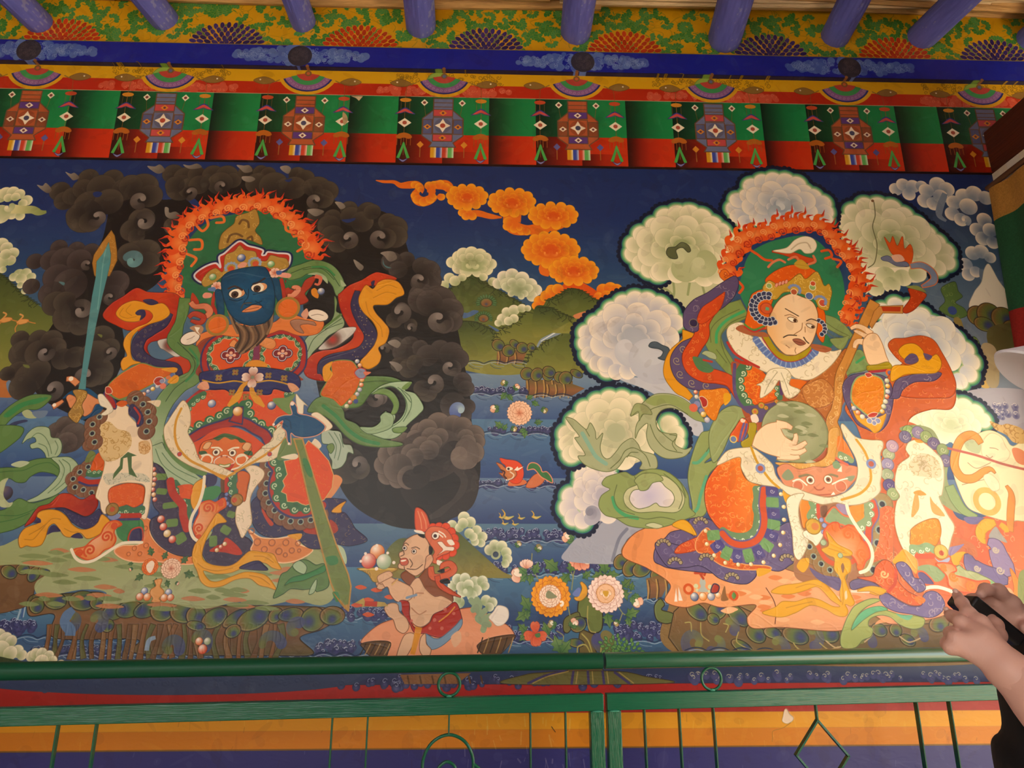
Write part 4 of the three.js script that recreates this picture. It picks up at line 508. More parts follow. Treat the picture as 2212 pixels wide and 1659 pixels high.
boot([1484,2519,1517,2505,1542,2512,1571,2496,1582,2526,1556,2547,1539,2575,1525,2605,1515,2639,1504,2656,1485,2639,1470,2609,1474,2581,1484,2554]); for (const v of [[1516, 2533, 21.5, 0.5, -1], [1491, 2609, 19.9, 2, 1], [1563, 2512, 11.8, 1, 1], [1495, 2643, 10.2, 3, 1]]) spiral(...v, '#cf4a12', 7, 1.5); L([1488,2414,1489,2463,1480,2516,1461,2561,1457,2602,1475,2643,1509,2664], '#ecdcbc', 12);
S([1481,2723,1482,2673,1511,2629,1539,2575,1555,2552,1583,2573,1590,2586,1558,2593,1534,2622,1517,2676,1518,2717,1551,2740,1610,2747,1646,2733,1689,2693,1741,2696,1779,2703,1796,2730,1813,2758,1781,2753,1755,2737,1721,2733,1675,2750,1629,2770,1572,2774,1527,2763,1551,2796,1582,2802,1631,2785,1680,2768,1731,2772,1767,2786,1801,2829,1770,2822,1736,2814,1700,2791,1649,2795,1601,2818,1554,2821,1522,2801,1504,2765], '#e09a1c', '#a86c0c', 2.2); Ls('#b8780c', 2.5, [1503,2737,1533,2756,1581,2763,1634,2753], [1708,2710,1746,2713,1782,2733], [1698,2780,1740,2789,1776,2812]); S([1658,2753,1694,2733,1727,2728,1745,2740,1763,2761,1703,2760], NV, '#17142c', 2);
// green sash by the sword point
S([1794,2860,1804,2821,1814,2778,1836,2765,1858,2742,1881,2725,1908,2725,1940,2742,1975,2742,1994,2815,1954,2838,1940,2828,1900,2831,1855,2828,1827,2847], '#5f7f46', GL, 2.4); S([1831,2815,1855,2788,1902,2775,1942,2759,1975,2742,1976,2765,1937,2782,1897,2798,1853,2805], '#3c7f46', GL, 2); S([1855,2742,1881,2727,1907,2749,1899,2775,1867,2762], '#a3b88e', GL, 2); S([1923,2847,1929,2821,1946,2793,1949,2815,1941,2841], '#a3b88e', GL, 2); S([2011,2668,2039,2682,2054,2719,2050,2739,2026,2695], '#b0bf98');
// ---- torso
S([1394,1856,1479,1816,1549,1839,1674,1825,1729,1811,1787,1828,1828,1880,1834,1943,1816,2001,1804,2028,1433,2016,1419,1939], '#8f3a20'); L([1482,1843,1448,1872,1431,1915,1433,1962,1449,2001], '#33305e', 34); L([1482,1843,1448,1872,1431,1915,1433,1962,1449,2001], '#a8241c', 20); L([1675,1833,1726,1819,1776,1832,1813,1868,1825,1911,1824,1966,1798,2001], '#33305e', 34); L([1675,1833,1726,1819,1776,1832,1813,1868,1825,1911,1824,1966,1798,2001], '#a8241c', 20);
const scallop = (x, y, rx, ry, f) => { const p = []; for (let i = 0; i < 22; i++) { const a = i / 22 * 6.2832, s = i % 2 ? 1.07 : 0.95; p.push(x + rx * s * Math.cos(a), y + ry * s * Math.sin(a)); } S(p, f, '#c8b48a', 3); };
for (const [x, y, rx, ry] of [[1531, 1918, 93.2, 81.8], [1735, 1914, 84, 82.1]]) { k.fillStyle = '#3d6b45'; k.beginPath(); k.ellipse(x, y, rx, ry, 0, 0, 6.3); k.fill(); for (let i = 0; i < 20; i++) { const a = i / 20 * 6.2832; spiral(x + rx * 0.93 * Math.cos(a), y + ry * 0.93 * Math.sin(a), 8, a, 1, '#b9c9a0', 2.6, 1.1); } scallop(x, y, rx * 0.82, ry * 0.84, '#d8500f'); }
T([1634,1874,1636,1913,1638,1944], px42([50, 60, 60]), '#7a2c50'); S([1604,1976,1608,1949,1641,1941,1675,1952,1681,1971], '#d88a1c');
S([1741,1736,1819,1759,1895,1771,1880,1823,1806,1836,1729,1813,1675,1830,1549,1843,1481,1837,1417,1856,1391,1884,1396,1840,1427,1820,1484,1799,1543,1787,1685,1781], '#dc7a36', '#7a3014', 2); S([1760,1776,1789,1764,1838,1771,1858,1775,1866,1791,1832,1784,1802,1792,1820,1824,1785,1812], '#a8765c', '#5a3a2c', 2); S([1637,1866,1661,1846,1699,1853,1711,1877,1696,1895,1661,1885], '#dd8c4e', '#8a4a20', 2); S([1523,1879,1539,1855,1560,1878,1543,1890], '#dd8c4e', '#8a4a20', 2);
for (const [x, y] of [[1534, 1922], [1741, 1912]]) { for (const [r, c] of [[1, '#2c2348'], [0.86, '#cfc4c8'], [0.7, '#7a1c20']]) { for (const [u, v] of [[-22, 0], [22, 0], [0, -16], [0, 16]]) dot(x + u, y + v, 20 * r, c); } for (const [u, v] of [[-14, 0], [14, 0], [0, -10], [0, 10]]) dot(x + u, y + v, 7, '#e6a98a'); }
S([1379,2138,1426,2081,1522,2065,1719,2064,1790,2078,1791,2173,1753,2229,1732,2273,1658,2218,1595,2196,1496,2215,1434,2234,1401,2257,1405,2205], '#d4480c', null, 0, ['#dc6020', 60, 8]); L([1381,2123,1419,2085,1442,2066], '#a8241c', 18); trim([1387,2142,1411,2108,1445,2085], 24, 1); trim([1794,2086,1773,2090], 20, 1);
trim([1415,2249,1461,2219,1508,2197,1552,2171,1570,2133], 40, -1, '#34683e'); trim([1609,2129,1621,2170,1647,2211,1688,2225,1718,2247], 40, -1, '#34683e'); L([1411,2275,1463,2238,1532,2212,1580,2196,1624,2204,1662,2226,1701,2247,1721,2277], '#33305e', 46); L([1411,2275,1463,2238,1532,2212,1580,2196,1624,2204,1662,2226,1701,2247,1721,2277], '#a02418', 32); T([1588,2137,1589,2174,1583,2204], px42([90, 90, 130]), '#a02418', '#33305e', 5);
S([1421,2300,1459,2264,1509,2230,1576,2219,1635,2240,1681,2270,1706,2302,1655,2357,1513,2358], '#d2470d');
S([1423,1997,1513,1984,1563,1973,1689,1974,1801,1999,1824,2051,1782,2075,1723,2062,1710,2083,1681,2086,1654,2076,1603,2072,1561,2085,1526,2066,1472,2067,1433,2047], '#23235c', '#11112c', 2.4); L([1434,2028,1494,2039,1558,2030,1599,2036], '#c8941c', 6); L([1650,2035,1701,2027,1761,2038,1799,2055], '#c8941c', 6); T([1617,2034,1594,2053,1580,2091,1545,2137], px42([30, 50, 80, 30]), '#d8941c'); T([1629,2038,1636,2076,1654,2102,1690,2136], px42([30, 50, 70, 20]), '#d8941c');
for (const [x, y, r] of [[1560, 1994, 12.8], [1497, 2017, 13.5], [1693, 2006, 12.8], [1757, 2017, 13.5], [1556, 2078, 12.6], [1665, 2077, 12.7], [1613, 2095, 12.6]]) { for (let i = 0; i < 4; i++) dot(x + r * 0.7 * Math.cos(i * 1.57 + 0.78), y + r * 0.7 * Math.sin(i * 1.57 + 0.78), r * 0.5, '#8a6a2c'); dot(x, y, r * 0.6, '#a0803c'); dot(x, y, r * 0.34, '#8a4424'); }
for (let i = 0; i < 4; i++) { const [x, y] = [1631, 2014], a = i * 1.5708; petal(x, y, 44, a, 1, 0.4, '#a8604c', '#f1dccb'); } dot(1631, 2014, 7.5, '#7f8468'); for (const v of [[1482, 2124, 16.2, '#5a6a9a'], [1718, 2130, 17, '#33427e'], [1587, 2155, 19.1, '#d08024']]) bead(...v); S([1416,2058,1431,2035,1453,2035,1464,2062,1442,2068], '#dd9a78'); S([1772,2040,1798,2040,1821,2063,1793,2074], '#d89a72');
// face mask on the belly
S([1456,2328,1465,2281,1513,2266,1548,2257,1595,2267,1644,2287,1658,2305,1645,2338,1651,2356,1609,2392,1580,2387,1566,2416,1544,2412,1531,2387,1479,2369,1462,2346], '#d8681f', '#8a3010', 2.4); S([1486,2277,1512,2259,1546,2244,1594,2255,1632,2276,1611,2280,1595,2266,1574,2269,1548,2259,1524,2273,1502,2266], '#3c5c2c'); for (const p of [[1468,2303,1479,2281,1500,2281,1489,2306], [1620,2302,1632,2280,1654,2287,1643,2313]]) S(p, '#e0a870', '#8a4a20', 2); S([1455,2317,1479,2314,1488,2328,1460,2328], '#34562e'); S([1629,2317,1657,2313,1662,2331,1637,2327], '#34562e'); for (const v of [[1489, 2350, 20.7], [1622, 2347, 20.7]]) dot(...v, '#dc6a20', '#f0d8b8', 6); for (const [x, y, r] of [[1522, 2319, 14.3], [1585, 2321, 14.3]]) { dot(x, y, r, '#f4e6cc', '#8a5a34', 2.5); dot(x - 1, y, r * 0.5, '#5a3218'); dot(x - 1, y, r * 0.22, '#1a0c06'); } Ls('#ecd9bc', 7, [1503,2301,1528,2301,1543,2312], [1568,2311,1585,2302,1606,2300], [1468,2332,1492,2328,1511,2339], [1603,2338,1631,2331,1646,2342], [1480,2375,1513,2385,1530,2385], [1587,2387,1614,2378,1641,2363]); S([1518,2359,1527,2342,1556,2331,1582,2342,1596,2358,1574,2369,1532,2368], '#dd8148', '#e8cfc0', 4); S([1521,2364,1561,2373,1595,2364,1587,2385,1579,2407,1562,2417,1537,2410,1532,2385], '#b82c10'); S([1539,2366,1560,2369,1581,2364,1575,2376,1547,2376], '#f0dfc0', '#6a8a3a', 3); dot(1544, 2335, 4.3, '#a8502c'); dot(1565, 2337, 4.3, '#a8502c'); L([1484,2378,1529,2403,1563,2421], YE, 10);
// cream sashes across the belly
S([1368,2112,1398,2148,1409,2204,1403,2241,1433,2288,1466,2350,1528,2367,1584,2392,1606,2403,1568,2412,1496,2397,1423,2370,1365,2334,1323,2282,1308,2227,1321,2194,1341,2152], '#e6d0ac', '#9a7c54', 2.2, ['#c0a878', 90, 9]); L([1365,2145,1351,2197,1355,2256,1375,2303,1424,2350,1476,2375,1532,2403,1569,2414], '#cf8f1c', 9); S([1608,2389,1634,2365,1685,2311,1719,2285,1744,2232,1747,2202,1769,2213,1785,2254,1784,2298,1759,2336,1725,2354,1676,2361,1636,2380], '#e6d0ac', '#9a7c54', 2.2, ['#b9b08a', 70, 9]); L([1579,2412,1629,2380,1669,2356,1722,2320,1783,2263], '#cf8f1c', 9); for (const v of [[1729, 2325, 9.3], [1382, 2327, 9.3]]) { dot(...v, '#4a5a9c'); dot(v[0], v[1], 8, '#c03a28'); } S([1695,2299,1735,2269,1736,2240,1765,2210,1782,2240,1774,2269,1741,2299], '#dfd0ad', '#9a7c54', 2, ['#a8b090', 30, 8]); S([1759,2341,1778,2268,1817,2264,1836,2316,1816,2337,1785,2348], '#6a8048'); S([1773,2338,1822,2323,1841,2334,1824,2346], '#e6d6b6');
// ---- arms
S([1064,2059,1103,2007,1163,1966,1191,1959,1244,1975,1314,1980,1316,1996,1253,2037,1186,2077,1126,2107,1096,2101], '#d2600f', '#6f8a4c', 4, ['#de7a30', 70, 7]); beads([1156,2113,1196,2096,1236,2069,1276,2044], 9, ['#8a96b0', '#a8b08a', '#d0602c', '#d06a34', '#5a68a0', '#d0a030']); S([1242,2037,1250,2018,1272,2017,1285,2033,1262,2052], '#b03a28', '#dcc', 3); for (const v of [[1274, 2033, 9.7, '#8f93b0'], [1281, 2054, 12.6, '#d8765c'], [1297, 2017, 9.7, '#d0703c'], [1310, 2006, 8.2, '#5a68a0']]) dot(...v); S([1296,2036,1318,2009,1337,2013,1336,2036,1316,2044], YE); S([1264,1983,1310,1975,1329,1982,1317,1998], YE); S([1054,2084,1075,2084,1107,2125,1107,2149,1079,2129], '#a02824', '#3a3466', 5); S([1057,2061,1072,2059,1085,2076,1080,2087,1061,2084], '#b83a24', '#e0c0a0', 3); L([1077,2091,1116,2110,1147,2106], '#6f8a4c', 6); S([1108,2129,1127,2114,1157,2121,1134,2140], '#cc5a14'); feathers([1180,2106,1208,2124,1233,2154,1246,2191,1244,2228,1235,2265], 64); S([1160,2140,1176,2128,1213,2162,1226,2202,1204,2221,1192,2191,1164,2169], NV); L([1182,2143,1208,2177,1205,2206], '#b02c24', 8); feathers([1052,2181,1029,2215,1039,2259,1055,2291], 60); S([1228,2117,1278,2112,1274,2139,1243,2124], '#e0c8a6');
S([896,2108,923,2077,961,2066,990,2065,1030,2092,1060,2122,1055,2159,1020,2181,982,2193,1003,2144,974,2100,927,2100], '#10466e'); P([939,1672,981,1671,976,1805,974,2016,980,2069,951,2070,953,2016,944,1813], '#4f888e'); P([970,1369,988,1394,1007,1458,1016,1509,996,1581,987,1581,990,1522,986,1480,967,1425,956,1476,932,1515,941,1586,933,1578,915,1523,916,1485,941,1425], '#a8762c', '#6a4614', 2, ['#d0a050', 40, 6]); P([968,1424,986,1484,990,1522,987,1581,981,1672,939,1673,940,1586,932,1515,953,1476], '#4f8c92'); L([961,1459,960,1523,966,1627,971,1729], '#6aa0a2', 5, false);
S([982,2084,1029,2107,1063,2120,1054,2129,1029,2131,1017,2163,991,2178,974,2141,967,2103], '#d88a58', '#7a3a1c', 2); S([910,2104,922,2091,950,2107,945,2141,932,2145,921,2126], '#d88a58', '#7a3a1c', 2); S([931,2077,954,2070,984,2077,988,2099,976,2133,988,2163,981,2182,967,2206,930,2175,939,2145,951,2111], '#a67c34', '#5f4416', 2.4, ['#d2a858', 24, 9]); T([897,2028,918,2028,948,2051], px42([44, 60, 60]), '#d88a58', '#7a3a1c', 2); T([864,2143,883,2130,901,2115], px42([50, 44, 30]), '#d88a58', '#7a3a1c', 2); dot(915, 2026, 9.6, '#f0e0cc'); dot(869, 2134, 7.3, '#f0e0cc'); S([1032,2095,1047,2088,1064,2103,1090,2133,1100,2157,1075,2174,1057,2170,1075,2148,1047,2133], '#e9dcc2', '#a89674', 2);
S([1945,1946,2019,1941,2052,1980,2063,2019,2046,2073,2016,2111,1991,2132,1957,2104,1908,2085,1926,2035,1945,1996], '#d2600f', '#6f8a4c', 4, ['#de7a30', 70, 7]); S([1910,1969,1945,1944,1938,1977,1951,2000,1929,2029,1914,2018], YE); beads([2045,1943,2060,1968,2069,2019,2065,2053,2054,2080,2030,2111,2005,2143], 9.5, ['#8a90a8', '#d0702c', '#c04a34', '#a8b07a', '#d8903c', '#d0602c', '#8a90a8']); S([2037,1992,2055,1972,2081,1980,2081,2011,2057,2015], '#8a90ac', '#c03a30', 4); S([2074,1987,2104,1989,2083,2003], '#dd7a5c'); dot(2040, 2096, 12.7, '#d0882c'); dot(2050, 2111, 9.7, '#3c4a86');
S([1810,2084,1828,2101,1860,2131,1845,2127,1844,2163,1822,2152], '#e9dcc2', '#a89674', 2); S([1877,2167,1906,2159,1964,2211,1933,2235,1939,2213,1904,2187], '#ecd9bc', '#a89674', 2); S([1719,2105,1773,2097,1808,2082,1794,2120,1797,2165,1764,2150], '#6f8a4c');
S([1731,2208,1745,2180,1772,2169,1801,2165,1791,2131,1798,2112,1818,2135,1826,2161,1863,2169,1900,2183,1936,2214,1913,2246,1860,2259,1823,2254,1804,2243,1808,2287,1793,2273,1784,2236,1766,2218,1767,2192,1740,2214], '#0e4a74', '#d8937a', 4); Ls('#0a3454', 3, [1777,2184,1796,2195,1803,2225], [1768,2203,1788,2217], [1812,2165,1835,2176]); dot(1799, 2122, 8.2, '#f2dccc'); dot(1733, 2207, 5.1, '#f2dccc'); dot(1800, 2284, 5.1, '#f2dccc');
P([1817,2264,1851,2264,1890,2370,1956,2536,2010,2666,2063,2776,2076,2819,2072,2906,2023,2852,2000,2806,1939,2632,1889,2483,1840,2323], '#70803f', '#b98a42', 6, ['#5c7038', 80, 5]); for (const p of [[1858,2344,1878,2348,1902,2405,1890,2413,1870,2384], [1976,2716,2013,2710,2022,2736,1992,2743], [2009,2841,2029,2841,2038,2867,2025,2873]]) S(p, '#3f7c44'); S([2009,2838,2031,2860,2053,2886,2069,2883,2070,2906,2046,2886], '#b8863c');
// ---- head
S([1346,1651,1377,1688,1380,1712,1421,1704,1433,1744,1400,1720,1363,1725,1345,1696], '#b03818'); T([1344,1692,1365,1712,1407,1711,1428,1735,1412,1756,1389,1748], px42([50, 50, 60, 70, 60, 30]), '#d8805c', '#8a3018', 2); T([1345,1761,1366,1744,1405,1760,1393,1784,1354,1773], px42([40, 60, 60, 50, 30]), '#b03a20', '#6a1c10', 2); S([1724,1588,1743,1625,1785,1633,1808,1587,1849,1570,1834,1616,1810,1649,1827,1682,1791,1699,1765,1667,1734,1659], '#a8361c', '#5a1c10', 2); T([1845,1570,1869,1578,1864,1607,1844,1603], px42([40, 40, 30, 20]), '#cf6a50'); T([1738,1659,1761,1658,1781,1629,1753,1617], px42([40, 60, 60, 40]), '#dd8a6a', '#8a3018', 2); S([1724,1626,1729,1596,1766,1588,1795,1608,1761,1613], '#2f6a3c'); S([1835,1633,1850,1624,1866,1645,1865,1670,1841,1657], '#d8861c'); bead(1876, 1638, 15.1, '#4a5a8c');
S([1433,1452,1432,1392,1450,1361,1481,1330,1489,1295,1535,1276,1566,1260,1584,1297,1589,1328,1575,1363,1601,1394,1609,1428,1556,1407,1501,1406,1474,1434], '#a98238', '#6a4c18', 2.4, ['#cfa859', 50, 10]); Ls('#6a4a20', 10, [1505,1330,1515,1312,1539,1320,1546,1346], [1464,1417,1472,1387,1498,1378,1523,1390], [1547,1399,1562,1390,1568,1407]);
const crown = [1344,1574,1378,1536,1425,1516,1448,1535,1437,1488,1458,1469,1492,1430,1518,1413,1551,1433,1583,1441,1617,1454,1615,1475,1629,1475,1639,1461,1678,1466,1731,1474,1723,1533,1648,1560,1531,1540,1465,1562,1423,1596,1379,1605];
S(crown, '#17204e', '#17204e', 24); S(crown, '#b82c1c', '#d9d2da', 8); S([1378,1601,1396,1561,1428,1539,1460,1554,1462,1482,1496,1460,1517,1432,1541,1453,1585,1461,1600,1495,1635,1503,1652,1476,1688,1485,1721,1493,1729,1531,1670,1545,1630,1532,1533,1551,1477,1564,1439,1598,1396,1624], '#b08a3c', '#6f5018', 2, ['#d8b45c', 60, 9]); bead(1530, 1490, 17.8, '#2f4a96'); bead(1421, 1579, 15.2, '#5a9a58'); bead(1657, 1517, 15.3, '#5a9a58'); for (const [x, y] of [[1493, 1536], [1588, 1512]]) for (let i = 0; i < 9; i++) dot(x + 24 * Math.cos(2.6 + i * 0.5), y + 22 * Math.sin(2.6 + i * 0.5), 6.5, '#8fa2c0'); for (const [x, y] of [[1493, 1541], [1592, 1516]]) dot(x, y, 13, '#c8502c'); S([1518,1526,1536,1510,1556,1514,1550,1531,1527,1536], '#e09a84');
for (const [x, y] of [[1443, 1623], [1677, 1557]]) { for (let i = 0; i < 6; i++) petal(x, y, 24, i * 1.05, 1, 0.4, '#cf6a50', '#f6d6c2'); } S([1408,1630,1434,1625,1440,1642,1413,1642], '#5a7ab0'); S([1389,1663,1399,1650,1426,1654,1424,1671,1398,1675], '#e0907c'); S([1687,1563,1717,1555,1745,1563,1739,1579,1700,1576], '#e29a86'); S([1682,1549,1705,1548,1703,1563,1687,1565], '#3f5f98');
L([1438,1654,1436,1703,1459,1744], '#a82a18', 14); L([1707,1588,1721,1638,1727,1684], '#a82a18', 16);
S([1438,1646,1460,1637,1479,1687,1487,1744,1484,1780,1468,1776,1457,1728], '#0d4266', '#072a44', 2); S([1659,1589,1693,1583,1710,1638,1722,1684,1737,1700,1732,1716,1703,1688,1679,1639], '#0d4266', '#072a44', 2);
for (const v of [[1465, 1792, 41.8], [1745, 1715, 45.2]]) dot(...v, '#dd6a1c', '#a07a30', 11);
S([1497,1714,1526,1771,1558,1791,1604,1798,1655,1785,1681,1745,1687,1700,1689,1781,1668,1838,1628,1882,1579,1916,1558,1906,1546,1882,1562,1847,1545,1807,1514,1767], '#6a4e38', '#3a2818', 2);
for (const [p, c] of [[[1517,1755,1553,1811,1565,1851,1554,1890], '#3f2c1e'], [[1542,1783,1576,1818,1580,1858,1563,1906], '#8a6a4c'], [[1574,1794,1596,1826,1596,1866,1568,1914], '#3f2c1e'], [[1597,1798,1615,1834,1612,1874,1575,1914], '#8a6a4c'], [[1619,1797,1638,1834,1630,1870,1593,1906], '#3f2c1e'], [[1644,1790,1656,1830,1644,1862,1614,1894], '#8a6a4c'], [[1669,1769,1677,1813,1661,1846,1635,1878], '#3f2c1e'], [[1681,1737,1685,1785,1671,1829], '#8a6a4c'], [[1503,1730,1528,1787,1551,1827], '#8a6a4c']]) L(p, c, 9);
S([1459,1587,1483,1556,1539,1538,1599,1529,1635,1535,1659,1572,1680,1626,1689,1684,1685,1741,1662,1776,1611,1793,1561,1783,1516,1749,1489,1703,1466,1641], ['r', 1578, 1661, 11.9, 130.4, '#125580', '#0f4c76', '#0c4064'], '#06263e', 3);
for (const [x, y, i, j] of [[1528, 1652, 1521, 1657], [1617, 1624, 1610, 1630]]) { ell(x, y, 33, 22, -0.12, '#f2dcc2', '#08283e', 3); ell(x + 14, y - 3, 20, 17, -0.2, '#dd9a6a'); ell(x - 3, y + 1, 24, 20, 0, '#f6e6d0'); dot(i, j, 14, '#4a3226', '#20120c', 2); dot(i, j, 6, '#100806'); } Ls('#3c2c2c', 8, [1492,1631,1517,1620,1549,1636], [1592,1609,1614,1600,1637,1583]); Ls('#082e4a', 4, [1575,1632,1576,1669,1563,1690,1571,1702,1594,1702,1620,1693,1634,1685], [1557,1636,1570,1657], [1501,1678,1532,1686,1554,1677], [1597,1656,1630,1648,1649,1639], [1608,1685,1628,1697,1645,1717]); S([1558,1733,1584,1711,1604,1702,1638,1708,1623,1725,1590,1734], '#dd8a58', '#5a2c1c', 2); L([1570,1726,1600,1719,1625,1712], '#8a4424', 3); L([1554,1718,1563,1697,1593,1693], '#5a4434', 4);
for (const v of [[1362, 1851, 40.2, 27.6, -0.4], [1872, 1745, 43.9, 25.1, 0.25]]) ell(...v, '#ecdccb', '#3a2c24', 3); L([1844,1747,1870,1741,1893,1746], '#a89080', 3); L([1350,1857,1368,1849,1378,1841], '#a89080', 3); S([1802,1743,1822,1715,1832,1739,1823,1763], '#d89a80'); S([1355,1805,1390,1792,1411,1808,1399,1836,1375,1821], '#b0805c'); P([1373,1801,1396,1804,1390,1820,1404,1840,1383,1821], '#f0e4d2');
// vase of flowers and jewels in front of him
for (const v of [[1330, 2710, 36.9, -1.9], [1373, 2723, 33.5, -1.2], [1442, 2737, 36.9, -0.9], [1309, 2776, 36.5, 2.5], [1358, 2789, 33.2, 1.6], [1457, 2770, 43.3, 0.3], [1396, 2796, 29.9, 1.2], [1266, 2737, 20, 3]]) leaf(...v, '#3f5f34', '#5f7a40'); peony(1407, 2755, 37.4, '#cf7a5c', '#f3d2b0'); peony(1329, 2749, 30.7, '#c83c10', '#e8781c'); S([1315,2743,1332,2727,1344,2740,1335,2770,1321,2763], '#f4d9bc'); bud(1266, 2754, 11.3, 2.6); bud(1431, 2804, 11.3, 0.6); S([1353,2798,1379,2793,1376,2819,1391,2834,1390,2850,1378,2860,1384,2873,1353,2873,1355,2860,1343,2847,1344,2830,1360,2817], '#df9a54', '#a8642c', 2.4); for (const [v, c] of [[[1321, 2835, 12.5], '#5a6a9a'], [[1307, 2855, 13.8], '#cf5a24'], [[1334, 2856, 13.8], '#d8661c'], [[1409, 2840, 12.5], '#5a6a9a'], [[1396, 2859, 13.8], '#d8661c'], [[1419, 2858, 12.5], '#cf5a24'], [[1541, 3009, 13.5], '#d8662c'], [[1571, 3009, 12.9], '#8a9a68'], [[1557, 3036, 16.6], '#cf4418']]) bead(...v, c);

// ---- kneeling attendant with a bowl of fruit, flowers of the foreground
S([2196,2708,2241,2650,2304,2640,2428,2588,2464,2616,2521,2667,2592,2728,2644,2768,2689,2788,2592,2790,2454,2784,2351,2784,2227,2786], ['l', 0, 2520, 0, 2760, '#3f4a20', '#4c5626', '#5f6530', '#857a38']);
lobes([2491, 2567, 23.1, 2516, 2584, 21, 2446, 2597, 20.9, 2474, 2605, 17.4, 2488, 2588, 20.9, 2541, 2615, 19.5, 2563, 2639, 19.4, 2559, 2662, 15.9, 2535, 2657, 15.9, 2513, 2626, 19.4, 2528, 2639, 17.3], 2493, 2640, '#efe6c4', '#9aa676'); lobes([2591, 2687, 20.7, 2609, 2670, 20.7, 2637, 2674, 21.4, 2654, 2697, 20.6, 2658, 2721, 19.2, 2651, 2738, 15.7], 2616, 2714, '#efe6c4', '#9aa676'); dot(2614, 2704, 15.1, '#3f4a5c', '#a8ae84', 8);
S([2124,3015,2149,2982,2194,2950,2254,2931,2321,2918,2423,2915,2487,2899,2559,2898,2614,2948,2655,2954,2684,2990,2645,3002,2550,3024,2574,3059,2581,3096,2209,3095,2226,3039,2165,3020], ['l', 0, 2680, 0, 2960, '#e38a5a', '#e08058', '#e6966a'], '#7a3418', 2.4); for (let i = 0; i < 22; i++) { const x = rnd(2070, 2480), y = rnd(2760, 2950); S([x - 20, y, x, y - 8, x + 24, y + 2, x, y + 9], '#d2552c'); }
for (const [p, st] of [[[2126,3020,2178,3010,2231,3015,2226,3045,2214,3064,2160,3060,2139,3039], 0], [[2549,3027,2594,3002,2684,2990,2672,3018,2628,3059,2574,3059], 1]]) { S(p, '#5d3f22', '#241408', 2); const [a, b, c, d] = bounds(p); for (let i = 0; i < 6; i++) { const x = a + (c - a) * (i + 0.5) / 6; L([x + 8, b + 10, x, (b + d) / 2, x - 10, d - 8], i % 2 ? '#a8824c' : '#33220f', 4, false); } } P([2271,3124,2527,3120,2478,3156,2289,3156], '#8a5c34'); for (let i = 0; i < 7; i++) L([2299, 3130, 2305, 3153].map((v, j) => v + (j % 2 ? 0 : i * 44)), '#5a3a1c', 6, false);
lobes([2455, 2818, 20.2, 2471, 2794, 20.3, 2499, 2791, 20.3, 2537, 2804, 20.9, 2565, 2801, 20.3, 2575, 2818, 16.9, 2544, 2834, 20.2, 2528, 2854, 20.1, 2490, 2841, 18.8, 2486, 2821, 20.2, 2513, 2814, 20.2], 2506, 2827, '#efe9cc', '#9aa676'); hook(2507, 2837, 13.4, 3.4, -4, 16, 24, '#d8dab8', '#93a070'); lobes([2480, 2877, 20, 2470, 2867, 16.7, 2579, 2870, 20.1, 2603, 2877, 18.7, 2593, 2893, 16.7], 2545, 2899, '#e9e4c6', '#9aa676'); for (const p of [[2524,2870,2538,2886,2532,2903], [2545,2867,2555,2886,2549,2906], [2576,2906,2549,2932,2573,2951,2570,2973], [2593,2925,2573,2938,2590,2954]]) L(p, '#8fa078', 22); S([2607,2909,2624,2888,2658,2898,2663,2929,2645,2953,2621,2959,2604,2945,2590,2929], '#f0e0cc', '#c8b49a', 2);
S([2305,2533,2324,2534,2346,2555,2358,2585,2364,2609,2338,2621,2310,2614,2303,2571], '#d8552c', '#a83418', 3); Ls('#e88a5c', 4, [2314,2543,2326,2578,2331,2609], [2328,2547,2344,2581,2348,2609]); for (const v of [[2373, 2605, 16], [2397, 2602, 16], [2422, 2605, 17.4], [2443, 2622, 17.4], [2454, 2646, 18], [2458, 2670, 17.9], [2448, 2694, 17.8], [2424, 2708, 15.7], [2400, 2711, 13.7]]) dot(...v, '#e0481a', '#b83010', 2.4);
S([2345,2623,2365,2602,2397,2602,2425,2612,2447,2640,2451,2670,2438,2697,2410,2708,2390,2721,2401,2738,2377,2734,2372,2714,2382,2694,2364,2667,2349,2647], '#d8683e', '#8a3018', 2.4); S([2392,2660,2409,2657,2427,2674,2455,2677,2452,2691,2424,2691,2393,2708,2413,2687,2403,2674], '#f2dcc4', '#a8502c', 2); S([2428,2653,2447,2650,2458,2667,2441,2670], '#f4e3cd'); S([2394,2724,2418,2734,2415,2745,2394,2741], '#f4e3cd'); dot(2384, 2635, 14.5, '#f6e8d4', '#8a4424', 3); dot(2383, 2636, 6.9, '#3a2018'); Ls('#f4e0c8', 5, [2397,2619,2415,2629,2423,2640], [2394,2626,2412,2640]); S([2303,2614,2331,2617,2342,2629,2310,2623], '#f4e3cd');
const SK = '#dfae86';
S([2261,2774,2291,2761,2317,2791,2337,2774,2360,2748,2378,2768,2403,2808,2421,2831,2452,2850,2454,2875,2415,2867,2384,2857,2352,2831,2330,2794,2297,2816,2265,2794], '#85461f', '#4a2410', 2); T([2370,2748,2378,2784,2419,2784,2457,2761,2441,2738,2413,2746,2417,2771], px42([50, 60, 60, 60, 60, 50, 30]), '#cf5a30', '#7a2810', 2); T([2395,2781,2407,2814,2448,2841,2488,2859], px42([50, 50, 40, 10]), '#c64a22', '#7a2810', 2); S([2395,2766,2419,2755,2419,2771], '#1a1414'); S([2406,2798,2433,2791,2444,2808,2413,2809], '#1a1414');
